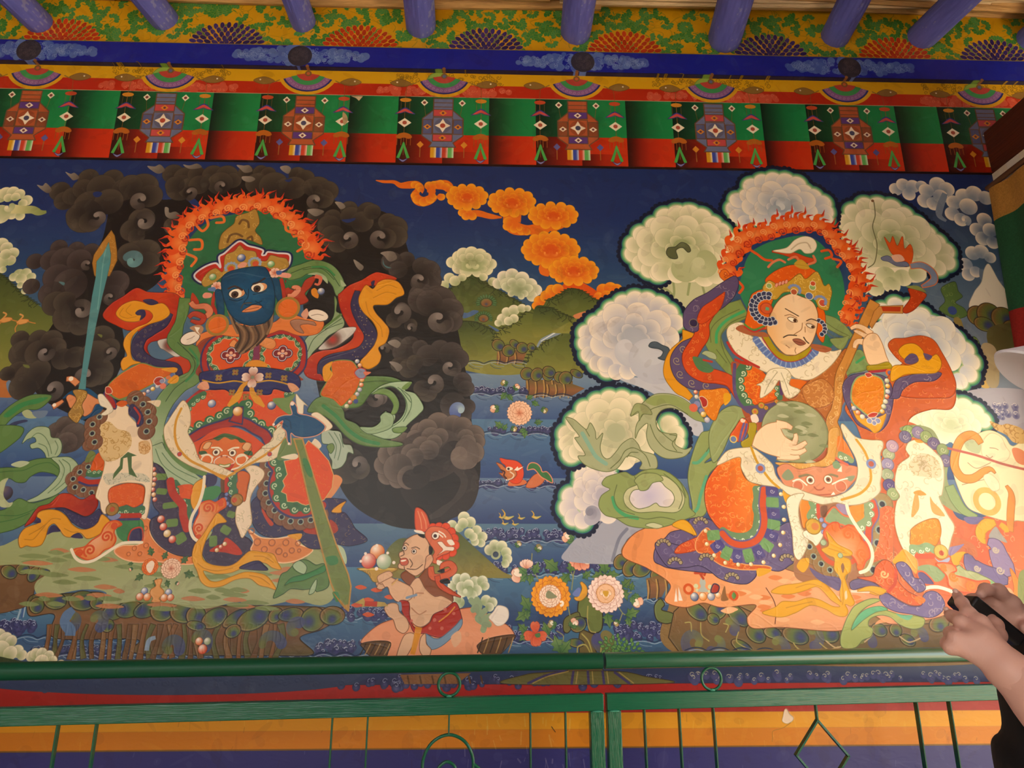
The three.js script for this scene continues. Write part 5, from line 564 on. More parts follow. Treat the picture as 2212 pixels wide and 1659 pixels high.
S([2266,2883,2300,2808,2327,2789,2352,2827,2387,2855,2415,2854,2454,2877,2426,2902,2386,2919,2370,2946,2343,2962,2316,2954,2296,2925,2296,2889], SK, '#7a4a2c', 2.4); S([2172,2784,2199,2771,2227,2788,2262,2803,2301,2824,2307,2854,2286,2871,2248,2873,2223,2847,2212,2822,2188,2826,2169,2814], SK, '#7a4a2c', 2.4); Ls('#b87c54', 4, [2312,2860,2319,2844,2346,2844], [2304,2896,2332,2918,2358,2906], [2228,2808,2245,2794]); L([2285,2860,2319,2850], '#7f93a8', 9); L([2228,2814,2248,2794], '#d8a860', 5);
S([2258,2873,2293,2876,2298,2922,2313,2960,2343,2965,2373,2946,2386,2919,2423,2902,2465,2876,2488,2922,2485,2951,2419,2997,2358,2986,2317,2981,2299,2950,2274,2918], '#ac2610', '#5a1408', 2.4); for (const v of [[2428, 2902, 6.6], [2390, 2938, 6.6], [2418, 2967, 6.6], [2460, 2915, 6], [2374, 2967, 5.9], [2305, 2941, 5.3]]) dot(...v, '#c8604c'); L([2463,2893,2440,2919,2407,2944], '#d8881c', 5); S([2489,2935,2487,2964,2429,3021,2383,3040,2365,3020,2359,2986,2392,3002,2419,2997,2465,2960], '#7790a4', '#3f566c', 2); S([2248,2879,2264,2876,2268,2905,2256,2902], '#7790a4');
S([2203,2896,2225,2879,2252,2883,2260,2909,2288,2934,2297,2963,2280,2984,2253,2971,2238,2937,2220,2925], SK, '#7a4a2c', 2.4); S([2257,3064,2277,2998,2300,2982,2321,2992,2311,3030,2284,3070], SK, '#7a4a2c', 2.4); S([2341,3001,2358,2986,2363,3020,2381,3041,2367,3071,2340,3045], SK, '#7a4a2c', 2.4); S([2455,2992,2482,2976,2490,3008,2467,3033,2453,3011], '#dfa880'); T([2333,2963,2326,3001,2313,3058], px42([60, 50, 40]), '#d88a1c');
S([2312,2630,2340,2638,2360,2664,2366,2697,2354,2738,2345,2761,2316,2782,2290,2771,2274,2760,2251,2755,2248,2741,2261,2728,2251,2714,2250,2698,2265,2689,2263,2670,2276,2648], SK, '#6a3c20', 2.6); S([2352,2714,2369,2704,2378,2724,2362,2750,2347,2756,2350,2734], '#dca27a', '#6a3c20', 2.4); S([2317,2629,2340,2632,2342,2644,2325,2638], '#17100e'); S([2361,2674,2375,2681,2374,2699,2363,2704], '#17100e'); for (const [x, y] of [[2269, 2681], [2305, 2693]]) { dot(x, y, 9, '#f6e6d2', '#5a3018', 2); dot(x - 1, y, 4.5, '#2a1810'); } Ls('#5a3820', 3, [2264,2670,2273,2662,2284,2670], [2295,2681,2312,2677,2326,2684], [2264,2689,2268,2704,2255,2711], [2290,2721,2301,2738,2294,2751], [2281,2756,2315,2758,2339,2741], [2270,2748,2272,2758]); S([2254,2723,2276,2718,2286,2732,2278,2743,2259,2742], '#c8583a', '#6a2414', 2); S([2257,2726,2276,2723,2274,2728,2261,2731], '#f4e6d0');
S([2102,2754,2239,2753,2226,2769,2199,2776,2192,2799,2159,2803,2139,2778,2120,2766], '#bb9038', '#7a5a18', 2.4, ['#8a6a24', 16, 9]); L([2105,2758,2233,2757], '#e0bc60', 5); bead(2167, 2694, 27.3, '#d8641c'); bead(2136, 2728, 27.8, '#c8402c'); bead(2194, 2730, 27.9, '#8fa47a'); for (const v of [[2164, 2671, 5.5], [2123, 2701, 5.5], [2206, 2699, 5.5], [2107, 2729, 5.4], [2231, 2734, 6.1], [2167, 2756, 6.8]]) dot(...v, '#f6e2d0'); S([2172,2786,2189,2773,2216,2765,2229,2781,2200,2798,2180,2807], SK, '#7a4a2c', 2); T([2174,2817,2188,2821,2201,2814], px42([40, 50, 40]), SK, '#7a4a2c', 2);
P([2094,2878,2125,2860,2131,2873,2177,2873,2204,2876,2218,2889,2178,2892,2127,2891,2119,2895,2123,2883], '#b89a4c'); P([2131,2871,2177,2873,2176,2891,2130,2889], '#b83418');
// rocks and flowers of the middle foreground
T([2958,2981,2946,3016,2955,3061,2951,3082,2946,3132], px42([150, 110, 150, 240, 380]), '#6a5a30', '#33240f', 3); S([2662,3157,2724,3126,2791,3119,2904,3114,3074,3117,3158,3133,3242,3157], '#66602f', '#33240f', 2); for (const p of [[2735,3155,2791,3132,2865,3116], [2892,3156,2899,3117], [2954,3156,2952,3117], [3010,3156,3006,3117], [3101,3156,3051,3120]]) { L(p, '#3f3560', 9, false); L(p.map((v, i) => v + (i % 2 ? 0 : 16)), '#a08a48', 4, false); }
S([2926,2871,2951,2855,2982,2860,2992,2884,3012,2910,3009,2969,2985,2985,2961,2978,2956,2936,2923,2926], ['l', 0, 2730, 0, 2900, '#33355c', '#5d6c34', '#6a7438'], '#2a1f10', 4); L([2959,2891,2956,2933,2963,2975,2985,2983], '#a89a50', 4); S([2866,2975,2870,2936,2901,2917,2925,2913,2928,2943,2903,2962,2882,2984], '#6a6a36', '#2a1f10', 3); rock(2921, 2955, 31.5, 26.5, -0.5); hook(3001, 3010, 26.3, 3.6, -4, 40, 46, '#4a4870', '#6a6434'); hook(3008, 3004, 39.6, 5.6, 1.8, 36, 40, '#7a6e3c', '#5d6434'); rock(2912, 3019, 29.5, 15.1, 0.1); for (const p of [[2915,3057,2919,3032,2946,3026,2962,3051], [3004,3029,3001,3058], [2934,2988,2957,3013,2969,3051]]) L(p, '#a89a50', 5);
for (const [x, y] of [[3055, 3029], [3105, 3045]]) for (let i = 0; i < 26; i++) { const a = i * 2.4, r = 2.2 * Math.sqrt(i) * 3.4; ell(x + r * 1.5 * Math.cos(a), y + r * Math.sin(a), 8, 5, a, '#5f8a44', '#2c5228', 1.4); }
const stem = (p) => L(p, '#8a8a58', 4, false); for (const p of [[2919,2745,2908,2778,2900,2832], [2895,2758,2908,2788], [2753,2984,2801,2994,2834,3019,2854,3057], [2842,2978,2865,2994,2861,3019], [2748,2758,2752,2701], [2762,2772,2776,2798], [3074,2894,3090,2917,3111,2927], [3087,2917,3076,2943], [3108,2845,3125,2842], [2885,2891,2891,2923]]) stem(p);
for (const v of [[2853, 2765, 75.2, -2.5], [2894, 2772, 61.5, 2.3], [2894, 2772, 51.2, -1.3], [3030, 2778, 68.4, -1.7], [3030, 2778, 58.1, 3.0], [3030, 2778, 54.7, 0], [2744, 2907, 66.7, -2.1], [2744, 2907, 66.7, 2.6], [2733, 2900, 40, 1.6], [3097, 2924, 60.2, -0.3], [3104, 2927, 40.1, 1.3], [3029, 2910, 60.3, 1.4], [2854, 3057, 71.7, -1.9], [2854, 3057, 65.2, -0.9], [2814, 2994, 55.9, -2.0], [2733, 2984, 49.4, -2.4], [2733, 2984, 42.8, 2.4], [2758, 2778, 51.1, -1.2], [2748, 2772, 44.3, 1.7], [2974, 2684, 55.5, -2.0], [2981, 2681, 31.2, 0], [2942, 2792, 44.3, -0.7], [3088, 2825, 51, -0.7], [3091, 2825, 51, 1.2], [3122, 2838, 37.3, -1.3], [2922, 2636, 38.4, -0.6]]) leaf(...v, '#3d6434', '#7f9450');
peony(2821, 2856, 74.7, '#d84c14', '#f0a222'); dot(2818, 2855, 41.7, '#f0a888'); peony(2818, 2855, 41.1, '#e8935c', '#fae3cc'); S([2803,2848,2813,2835,2834,2848,2844,2858,2823,2864,2806,2861], '#8a8a66'); hook(2859, 2879, 8.7, 4, 3.8, 6, 10, '#fae3cc', '#fae3cc'); peony(3028, 2847, 69.3, '#cf7c62', '#fae0d0'); S([2993,2845,3004,2822,3029,2812,3056,2825,3060,2855,3037,2878,3006,2874], '#eeb98c', '#c8803c', 2.4); for (const v of [[3011, 2832, 16.9, 1.2], [3042, 2832, 17, 1.8], [3027, 2868, 20.2, -1.5]]) petal(...v.slice(0, 3), v[3], 1.2, 0.6, '#e8a868', '#fae3d0'); S([3017,2838,3038,2838,3034,2855,3024,2855], '#cf9a2c');
for (const [a, c] of [[-2.0, 0], [2.6, 0], [1.9, 0], [1.1, 0], [-2.8, 0]]) petal(2938, 2716, 41.4, a, 1.15, 0.4, '#c04a2c', '#f0a888'); for (const a of [-0.9, -0.2, 0.4]) petal(2938, 2716, 34.5, a, 1.15, 0.42, '#e8935c', '#fbdcc0'); S([2963,2687,2977,2694,2976,2715,2962,2708], '#dd8a24'); bud(2911, 2653, 38.3, 3.6); bud(3002, 2677, 27.8, 0.3, '#a8a860'); bud(2734, 2778, 51, 3.1, '#f4cdb0'); for (const a of [-2.2, -1.6, -1.0]) petal(2731, 2755, 30.7, a, 1.1, 0.4, '#dd8a68', '#fae0cc'); bud(2766, 2691, 24.2, -0.8, '#7f9458'); for (const a of [-1.6, 2.9, 0.3, 1.6, 1.4]) petal(2762, 2987, 39.5, a, 1.1, 0.42, '#c84424', '#dd6a44'); S([2760,2990,2777,2984,2780,2997,2767,3000], '#4f7440'); bud(2839, 2962, 26.5, 3.6, '#9aa668'); bud(2893, 2965, 29.8, -0.9); bud(3072, 2940, 20, 2.2, '#a8ac68'); bud(3128, 2852, 40.6, 0.9); T([2935,2805,2948,2825,2944,2848,2923,2865,2906,2858], px42([20, 46, 60, 50, 16]), '#dd9c2c', '#8a5a14', 2); S([2903,2845,2924,2825,2934,2832,2927,2855,2910,2855], '#6a7ab0'); bud(2689, 2673, 20.7, -0.6, '#9aa668');

// ---- second guardian among garlanded clouds
S([4521,1168,4868,1162,4899,1585,4796,2078,4077,2083,4399,1591], ['l', 0, 1200, 0, 2300, '#2a4068', '#4a6482', '#66788e', '#7a8898', '#9a98a4']);
const WE = '#f3e6d4', WM = '#bcc0cc', WD = '#8f9cb0', CE = '#f4ead0', CM = '#c3c59c', CD = '#93a070';
function garland(p, cx, cy, rx, ry, e, m, d, rot = 0) { halo(p); ell(cx, cy, rx, ry, 0, m); lobes(p, cx, cy, e, m); puff(cx, cy, rx * 0.95, ry * 0.95, 9, mix(e, m, 0.12), m, d, rot, 3); }
lobes([4404, 1111, 30.9, 4441, 1088, 32.4, 4486, 1095, 32.4, 4460, 1136, 30.8, 4526, 1094, 28.2], 4463, 1117, WE, WD); lobes([4601, 1085, 39.5, 4638, 1107, 36.6, 4543, 1116, 35.1, 4527, 1168, 34.9, 4565, 1182, 33.4, 4604, 1144, 35], 4584, 1145, WE, WD); T([4627,1129,4597,1188,4581,1239,4609,1268], px42([40, 50, 50, 20]).map((v) => v * 1.5), '#8090a8'); lobes([4711, 1142, 39.3, 4761, 1127, 39.4, 4810, 1148, 35.1, 4659, 1173, 34.9, 4642, 1231, 34.6, 4677, 1259, 33.1, 4722, 1193, 41.8], 4720, 1201, WE, WD); hook(4696, 1259, 20.7, 3, 4.5, 14, 20, WE, WD); lobes([4782, 1258, 34.6, 4740, 1308, 34.3, 4758, 1351, 34.1, 4800, 1371, 30, 4799, 1308, 34.4], 4803, 1322, WE, '#6f7f98'); lobes([4699, 1422, 33.8, 4739, 1414, 33.8, 4773, 1442, 27, 4656, 1478, 32.2, 4660, 1526, 29.3, 4695, 1512, 26.7], 4709, 1471, WE, WD); T([4723,1498,4720,1546,4762,1566,4808,1559], px42([30, 30, 30, 20]).map((v) => v * 1.5), '#6f7f96');
S([4637,1682,4670,1608,4711,1560,4736,1498,4763,1475,4790,1552,4826,1626,4834,1713,4727,1708], '#f0e6d2', '#b8b0a0', 2); for (const v of [[4663, 1715, 42.8, 45.4, 0.5], [4715, 1708, 52, 52, 0.3], [4774, 1727, 51.9, 51.9, 0.3], [4687, 1754, 45.1, 32.2, 0.3], [4809, 1773, 45.1, 38.7, 0.3]]) rock(...v); S([4702,1774,4826,1753,4843,1850,4702,1871], '#5d5a34'); for (const p of [[4526,1596,4562,1569,4596,1561,4601,1602,4615,1629,4579,1656,4612,1682,4618,1715,4565,1729,4503,1690,4535,1650], [4611,1820,4638,1813,4649,1852,4614,1872]]) S(p, '#54703c', '#2f4424', 2, ['#7f9450', 16, 9]); dot(4559, 1693, 19.5, '#3a4c8c'); S([4559,1729,4589,1735,4593,1820,4561,1788], '#8a7a44'); S([4609,1967,4649,1948,4680,1979,4651,2036,4605,2018], '#c9a85c'); S([4655,1852,4715,1864,4698,2017,4648,2017], '#a89a78');
garland([4155, 1282, 41, 4195, 1231, 41.3, 4252, 1198, 41.5, 4311, 1197, 42.9, 4369, 1210, 45.7, 4416, 1246, 45.5, 4461, 1288, 45.3, 4506, 1333, 43.6, 4545, 1375, 42.1, 4576, 1417, 41.8, 4574, 1466, 38.9, 4531, 1494, 37.4], 4343, 1378, 223.1, 155.5, CE, CM, CD); S([4192,1621,4267,1538,4353,1558,4442,1563,4477,1508,4415,1495,4325,1497,4235,1498,4178,1540,4221,1593], CE); lobes([4293, 1538, 46.3, 4368, 1544, 39.7, 4436, 1523, 39.8, 4240, 1593, 39.3, 4312, 1579, 39.4], 4325, 1497, '#eae6c6', '#b5bc90'); Ls('#6a6a48', 4, [4294,1179,4290,1244,4270,1302,4277,1386,4255,1470,4222,1498]); dot(4289, 1172, 6.9, '#7a5a3c');
S([4315,1351,4336,1378,4354,1346,4367,1392,4397,1346,4397,1405,4426,1384,4432,1426,4410,1482,4377,1489,4359,1441,4335,1427], '#dd5a1c', '#a83410', 2); S([4287,1449,4320,1441,4355,1469,4393,1468,4403,1489,4351,1489,4316,1469,4291,1463], '#6f7694', '#3f4664', 2); S([4333,1441,4373,1434,4388,1461,4348,1469], '#e6b49a'); T([4409,1489,4461,1484,4501,1515,4501,1556,4445,1584], px42([40, 50, 50, 50, 20]).map((v) => v * 1.5), '#7a86a4', '#d8703c', 4);
garland([3659, 1223, 36.4, 3679, 1181, 36.7, 3723, 1158, 35, 3752, 1111, 42.3, 3800, 1087, 40.7, 3851, 1079, 42.6, 3905, 1082, 42.6, 3954, 1098, 42.5, 3983, 1134, 39.7, 4022, 1157, 39.6, 4060, 1189, 40.3, 4067, 1230, 37.5, 4062, 1266, 34.7, 3672, 1259, 36.3, 3702, 1290, 36.1], 3867, 1206, 174.5, 109, WE, WM, WD, 0.3); for (const v of [[3880, 1201, 26.2, 2.4, 4.4], [3842, 1243, 21.7, 0.6, 4.4], [3912, 1251, 21.7, 3.5, 4.2]]) hook(...v, 34, 40, '#cdd2d8', '#9aa6b6');
S([3273,1598,3334,1567,3494,1552,3590,1594,3525,1658,3403,1710,3328,1669], '#c3c69e'); Ls('#94a070', 10, [3284,1606,3331,1610,3361,1639], [3365,1575,3366,1626,3351,1669], [3437,1575,3424,1634], [3488,1578,3496,1629]); garland([3201, 1448, 40.1, 3207, 1405, 38.7, 3242, 1356, 40.6, 3301, 1315, 42.6, 3352, 1269, 42.9, 3406, 1254, 44.8, 3460, 1253, 46.5, 3511, 1271, 46.4, 3554, 1306, 46.3, 3588, 1337, 46.1, 3613, 1372, 42.5, 3630, 1407, 38.1, 3231, 1491, 39.9, 3265, 1521, 38.1, 3300, 1538, 36.4], 3416, 1415, 206.3, 143.1, CE, CM, CD); lobes([3316, 1529, 45.5, 3383, 1541, 41.3, 3439, 1536, 41.4, 3502, 1552, 45.5, 3554, 1543, 41.4], 3440, 1467, CE, CM); hook(3412, 1467, 50.2, 3.3, 4.4, 60, 120, '#c9cca4', '#b0b78a'); hook(3494, 1496, 37.5, 4, -5, 50, 80, '#c9cca4', '#aab284'); S([3344,1438,3355,1416,3384,1411,3413,1390,3441,1401,3451,1427,3438,1436,3416,1415,3387,1428,3392,1463,3368,1468,3349,1455], '#5a6040', '#3a4030', 3);
S([3117,2010,3193,2002,3269,2009,3361,2047,3444,2200,3404,2238,3264,2079], '#bfc0ca'); garland([2987, 1812, 35.6, 2982, 1857, 33.8, 2995, 1905, 35.1, 3028, 1944, 35.7, 3065, 1971, 32.5, 3027, 1771, 35.8, 3066, 1742, 33.6, 3099, 1708, 38.6, 3147, 1679, 40.4, 3199, 1661, 40.5, 3249, 1665, 40.5, 3299, 1685, 40.5, 3336, 1718, 40.3, 3361, 1759, 36.9], 3183, 1826, 190, 142.5, WE, '#bdbcc8', '#8c96aa'); lobes([3059, 1948, 34.9, 3103, 1979, 34.8, 3149, 1978, 34.8, 3191, 1966, 31, 3244, 1978, 34.9, 3286, 1977, 31], 3179, 1891, WE, '#bdbcc8'); hook(3161, 1883, 51, 4, -5.2, 60, 100, '#cdccd4', '#a9aebc'); hook(3255, 1914, 50.9, 4.8, -3.8, 110, 140, '#c4c6d0', '#b4b6c4'); S([3244,1866,3255,1850,3278,1848,3300,1861,3326,1873,3330,1901,3308,1926,3280,1918,3293,1910,3302,1890,3284,1878,3257,1874], '#4a5866', '#2c3844', 3);
S([3057,2568,3121,2585,3191,2602,3118,2647,3097,2706,3057,2739,2875,2726,2890,2678,2948,2623,3006,2596], '#a3a3ae'); Ls('#7a7c8c', 12, [3029,2561,2999,2603,2948,2637], [3119,2609,3086,2647,3058,2726], [2985,2596,2927,2617]); garland([2954, 2405, 33.3, 2950, 2441, 33.1, 2905, 2487, 35.7, 2894, 2530, 35.5, 2911, 2565, 32.5, 2946, 2578, 31.7, 2999, 2386, 32.7, 3050, 2375, 32.8], 3032, 2480, 118.2, 100.3, '#f2e3d0', '#cfc4c8', '#b4acb8'); hook(2982, 2550, 21.2, 3.8, 4.2, 30, 50, '#8a8898', '#b8b2bc');
garland([2897, 2241, 37.1, 2896, 2278, 35.4, 2909, 2319, 35.2, 2931, 2192, 38.9, 2973, 2142, 39.2, 3023, 2112, 37.9, 3072, 2096, 38, 3124, 2095, 36.5, 3173, 2110, 36.4, 3310, 2197, 36.1, 3333, 2235, 34.4, 3335, 2268, 29.7, 2932, 2310, 33], 3092, 2232, 178.7, 134, '#f4e6c6', '#cdc8a0', '#adb08c');
garland([4256, 1700, 37.4, 4316, 1672, 36.3, 4377, 1685, 37.6, 4422, 1718, 37.5, 4466, 1757, 37.3, 4503, 1795, 37.1, 4548, 1827, 38.2, 4583, 1872, 38, 4598, 1923, 37.7, 4577, 1974, 37.4, 4534, 2006, 34.8], 4383, 1842, 209.2, 139.5, '#f3ecdc', '#ccd2dc', '#9aaabf');
S([4543,2056,4832,2054,4792,2240,4648,2195], '#a9a6b2'); foam(4627, 2102, 4752, 2156, 24, '#e6e0d4', '#8f8ca4'); garland([4321, 2162, 32.2, 4361, 2151, 34.6, 4398, 2135, 35.5, 4440, 2115, 35.6, 4484, 2107, 37.2, 4532, 2119, 38.7, 4574, 2142, 37.1, 4602, 2172, 30.8], 4465, 2192, 126.3, 72.7, '#f4f0d4', '#dfe3bd', '#c6cfa2');
// seat rock and the rocks under it
S([3097,2708,3112,2657,3173,2613,3291,2596,3554,2674,3904,2759,4264,2759,4646,2777,4584,3075,3346,3071,3264,2876,3281,2810,3192,2751], '#8a6a3c'); for (const v of [[3088, 2731, 24.1, 31, 0.6], [3126, 2752, 27.5, 37.8, 0.7], [3168, 2758, 37.8, 27.5, -0.4], [3230, 2779, 27.4, 30.9, 1], [3354, 2670, 24.5, 17.5, 1]]) rock(...v); cliff([3183,2792,3294,2765,3239,2858,3186,2865], [3187,2799,3257,2792]); S([3209,2891,3232,2865,3248,2885,3236,2904,3277,2917,3279,2943,3247,2953,3214,2937], '#66703a', '#2a1f10', 3);
P([3281,2911,3325,2875,3499,2878,3600,2924,3664,2973,4191,2958,4657,2927,4628,3063,4104,3061,3292,3052,3255,3001], ['l', 0, 2870, 0, 3060, '#8a6034', '#7a5a34', '#6a5a38'], '#33240f', 3); for (const v of [[3368, 2911, 43.8, 26.9, 0.6], [3445, 2908, 37.1, 30.4, -0.5], [3520, 2924, 50.5, 26.9, 0.8], [3583, 2989, 40, 30, 0.6], [3646, 2986, 33.4, 20, 0.2], [3731, 2996, 50.1, 30.1, 0.3], [3854, 2987, 43.6, 33.5, 0.4], [3428, 2937, 23.5, 20.1, 0.4], [3527, 3034, 43, 19.9, 0.5], [4050, 2977, 30.3, 23.6, 0.3], [4113, 2977, 23.6, 23.6, 1.5], [4153, 3013, 30.2, 20.1, 0.4], [4282, 2955, 27.2, 40.7, 1.2]]) rock(...v); for (const v of [[3350, 3017, 39.7, 0.6, -5], [3429, 3018, 36.4, 5.4, 3], [3794, 2996, 36.8, 4.6, 3.2], [3486, 2957, 26.8, 4.6, 2.6], [3658, 3031, 36.5, 4.4, 2.4], [3989, 3013, 30.1, 3.2, 3.4], [4191, 2994, 26.9, 3.6, 3]]) hook(...v, 26, 36, '#7a7a40', '#54506c'); for (const p of [[3379,2950,3379,2992,3405,3014], [3320,2950,3341,2950,3342,2979], [3465,2953,3482,2960,3470,2983], [3518,2983,3508,3015,3534,3034,3567,3047], [3721,3022,3740,3044,3788,3048], [3818,3022,3850,3045,3886,3035]]) L(p, '#b0a058', 4); wave(3313, 3046, 3656, 3050); for (const p of [[4124,3000,4156,3020,4200,3007], [4002,2974,4020,2993,3988,3019], [3843,3015,3875,3038,3903,3032]]) L(p, '#c4a878', 5);
S([3100,2712,3115,2657,3178,2610,3291,2590,3487,2622,3725,2759,4005,2810,4286,2844,4406,2878,4289,2931,4107,2957,4024,2927,3902,2979,3684,2967,3576,2970,3555,2934,3591,2887,3464,2896,3395,2880,3324,2896,3250,2873,3273,2813,3192,2756], ['l', 3107, 2674, 4056, 2944, '#e58c4e', '#ea9a60', '#e8a06a', '#e59668'], '#7a3c1c', 2.6); for (let i = 0; i < 30; i++) { const x = rnd(3480, 4120), y = rnd(2760, 2960); S([x - 24, y, x, y - 9, x + 30, y, x + 4, y + 10], i % 2 ? '#dd7c3c' : '#f0b07c'); } Ls('#5a2c18', 3, [3638,2826,3662,2869,3668,2905,3659,2954]); 
for (const [v, c] of [[[3363, 2858, 15.6], '#4a5478'], [[3395, 2857, 14.9], '#dd7a24'], [[3426, 2857, 14.3], '#7a8098'], [[3453, 2852, 10.9], '#e0904c']]) bead(...v, c); for (const v of [[3371, 2819, 8.2], [3424, 2822, 8.2], [3374, 2834, 6.1], [3419, 2839, 5.5]]) dot(...v, '#cfd0a0'); S([3386,2805,3398,2785,3409,2805,3406,2822,3415,2839,3377,2839,3389,2822], '#b0b4a8'); for (const p of [[3401,2792,3389,2772,3377,2748], [3395,2779,3404,2758,3401,2748], [3389,2772,3371,2772], [3406,2779,3414,2762]]) L(p, '#b8401c', 9); S([3426,2839,3439,2812,3459,2819,3454,2839,3439,2845], '#a8301c', '#2c2c4c', 4); for (const v of [[3342, 2830, 15.7], [3512, 2854, 13.6]]) { dot(...v, null, '#cf5014', 9); } S([3502,2854,3513,2839,3523,2854,3511,2869], '#5a8a40', '#cf5014', 4); S([3462,2869,3480,2819,3484,2852,3490,2869], '#8a5a2c'); for (const p of [[3285,2875,3295,2825,3297,2875], [3301,2872,3304,2822,3317,2872]]) P(p, '#f6e6d4');
// translucent green scarf, loops over the lower clouds
const H1 = '#8f9c5c', H2 = '#a7ab82', H3 = '#5aa57c', HL = '#5f6a3c';
S([2892,2172,2924,2179,2956,2207,2975,2219,2990,2193,3008,2224,3013,2259,3039,2235,3027,2287,3032,2320,3048,2337,3066,2333,3089,2309,3116,2276,3154,2255,3179,2279,3192,2305,3243,2323,3251,2367,3229,2379,3181,2378,3190,2353,3169,2333,3132,2327,3109,2355,3086,2379,3046,2389,2992,2376,2956,2356,2937,2328,2966,2321,2933,2267,2926,2254,2944,2247,2919,2213], H2, HL, 2.6); L([2957,2236,2977,2273,3008,2328,3047,2357], '#86b098', 16); Ls(HL, 3, [3065,2375,3102,2342,3126,2305,3163,2294,3206,2323,3222,2367], [3132,2331,3148,2312,3177,2312], [2971,2221,2985,2247]);
S([3195,2118,3250,2076,3303,2069,3348,2078,3398,2109,3447,2168,3462,2187,3416,2178,3366,2144,3318,2129,3276,2144,3255,2182,3267,2224,3307,2235,3337,2238,3327,2276,3363,2298,3393,2290,3360,2327,3286,2335,3233,2299,3214,2247,3221,2194,3186,2221,3169,2254,3177,2198,3216,2137,3155,2164,3172,2130], H2, HL, 2.6); S([3218,2102,3265,2077,3340,2080,3398,2113,3453,2181,3409,2172,3355,2128,3300,2110,3254,2121], H1); Ls(HL, 3, [3231,2198,3251,2254,3292,2298,3354,2313], [3208,2156,3254,2129,3322,2117,3387,2155], [3279,2152,3257,2201,3285,2239,3320,2268], [3307,2239,3336,2246,3316,2276,3332,2305]); S([3155,2164,3176,2114,3221,2122,3241,2156,3204,2156,3188,2183,3186,2145], '#98a06c', HL, 2.4);
S([3369,2410,3395,2315,3434,2235,3469,2221,3494,2187,3523,2149,3591,2152,3559,2213,3513,2270,3483,2315,3440,2352,3485,2340,3491,2361,3459,2392,3439,2432,3429,2496,3435,2535,3413,2563,3365,2576,3379,2525], H1, HL, 2.6); Ls(H3, 12, [3496,2247,3458,2304,3418,2348,3396,2352], [3443,2406,3415,2478,3397,2532,3358,2564]); Ls(HL, 3, [3558,2187,3496,2247,3451,2307], [3488,2214,3473,2263,3489,2289]); S([3467,2238,3511,2154,3567,2119,3615,2130,3639,2161,3611,2173,3583,2199,3549,2245,3513,2312,3473,2349], '#94a068', HL, 2.6);
S([3028,2435,3045,2411,3086,2397,3122,2389,3154,2404,3188,2386,3229,2377,3280,2385,3332,2421,3365,2475,3368,2525,3388,2553,3343,2574,3306,2588,3255,2602,3198,2606,3127,2597,3078,2569,3036,2556,3013,2522,3024,2483,3058,2458,3040,2447], H1, HL, 2.8); S([3110,2490,3126,2458,3164,2440,3208,2422,3267,2403,3317,2432,3350,2482,3340,2525,3309,2546,3237,2543,3165,2546,3123,2525], '#c3c092', HL, 2.4); S([3134,2490,3152,2461,3192,2454,3222,2432,3259,2427,3278,2447,3303,2468,3310,2497,3289,2523,3253,2523,3236,2510,3206,2525,3166,2532,3142,2515], ['r', 3212, 2483, 7.2, 100.6, '#c3b8cc', '#d6cacf', '#f0e0cc'], HL, 2.6); L([3069,2490,3080,2529,3115,2557,3161,2568], '#4aa066', 14); Ls(HL, 3, [3087,2440,3074,2490,3094,2533,3151,2554], [3158,2407,3172,2422,3231,2403,3267,2411], [3275,2396,3324,2439,3342,2489,3325,2532], [3297,2392,3339,2432,3356,2489], [3078,2568,3150,2564,3200,2571,3254,2564,3307,2574]); S([3157,2422,3191,2396,3246,2396,3270,2421,3229,2432,3206,2458,3177,2461,3167,2440], '#99a367', HL, 2.4); S([3191,2595,3221,2585,3259,2597,3234,2607], '#c6c69a', HL, 2);
// halo, flames
S([3650,1636,3672,1520,3708,1441,3769,1396,3845,1368,3954,1349,4020,1379,4068,1449,4099,1523,4103,1609,4092,1693,4052,1752,3990,1778,3754,1780], '#2f8058'); walk([3608,1521,3626,1455,3673,1384,3725,1348,3783,1343,3852,1306,3911,1296,3972,1295,4033,1303,4073,1347,4104,1391,4135,1435,4157,1483,4166,1535,4162,1591,4138,1646,4111,1697,4094,1735], 60).forEach(([x, y, a], i) => flame(x, y, rnd(58, 72), i < 4 ? -1.1 : i < 9 ? -0.9 : -0.5 + rnd(-0.2, 0.2), 4)); Ls('#d8541c', 12, [3710,1419,3740,1441,3770,1466,3802,1470], [4026,1423,4059,1418,4068,1445,4038,1458], [4071,1458,4106,1470,4086,1497], [3648,1572,3665,1597,3647,1623], [4088,1719,4068,1752]); T([3633,1551,3612,1564,3578,1543,3592,1521,3607,1538,3590,1551], px42([80, 90, 60, 40, 26, 14]), '#e0701c', '#a83a10', 2.4);
T([3807,1427,3847,1430,3878,1439,3910,1447,3948,1464,3992,1472], px42([20, 50, 60, 70, 70, 60]), '#c8481c', '#8a2810', 2); Ls('#dd7a54', 11, [3783,1501,3805,1479,3835,1466,3858,1478], [3875,1465,3909,1451,3922,1477], [3962,1486,3992,1472,3987,1446]); S([3813,1423,3873,1408,3914,1370,3961,1352,3997,1364,4008,1397,3987,1429,3952,1434,3930,1415,3887,1435,3838,1431], '#f0e4cc', '#a89878', 2.4); L([3893,1416,3928,1389,3966,1384,3979,1411], '#c8b89a', 6);
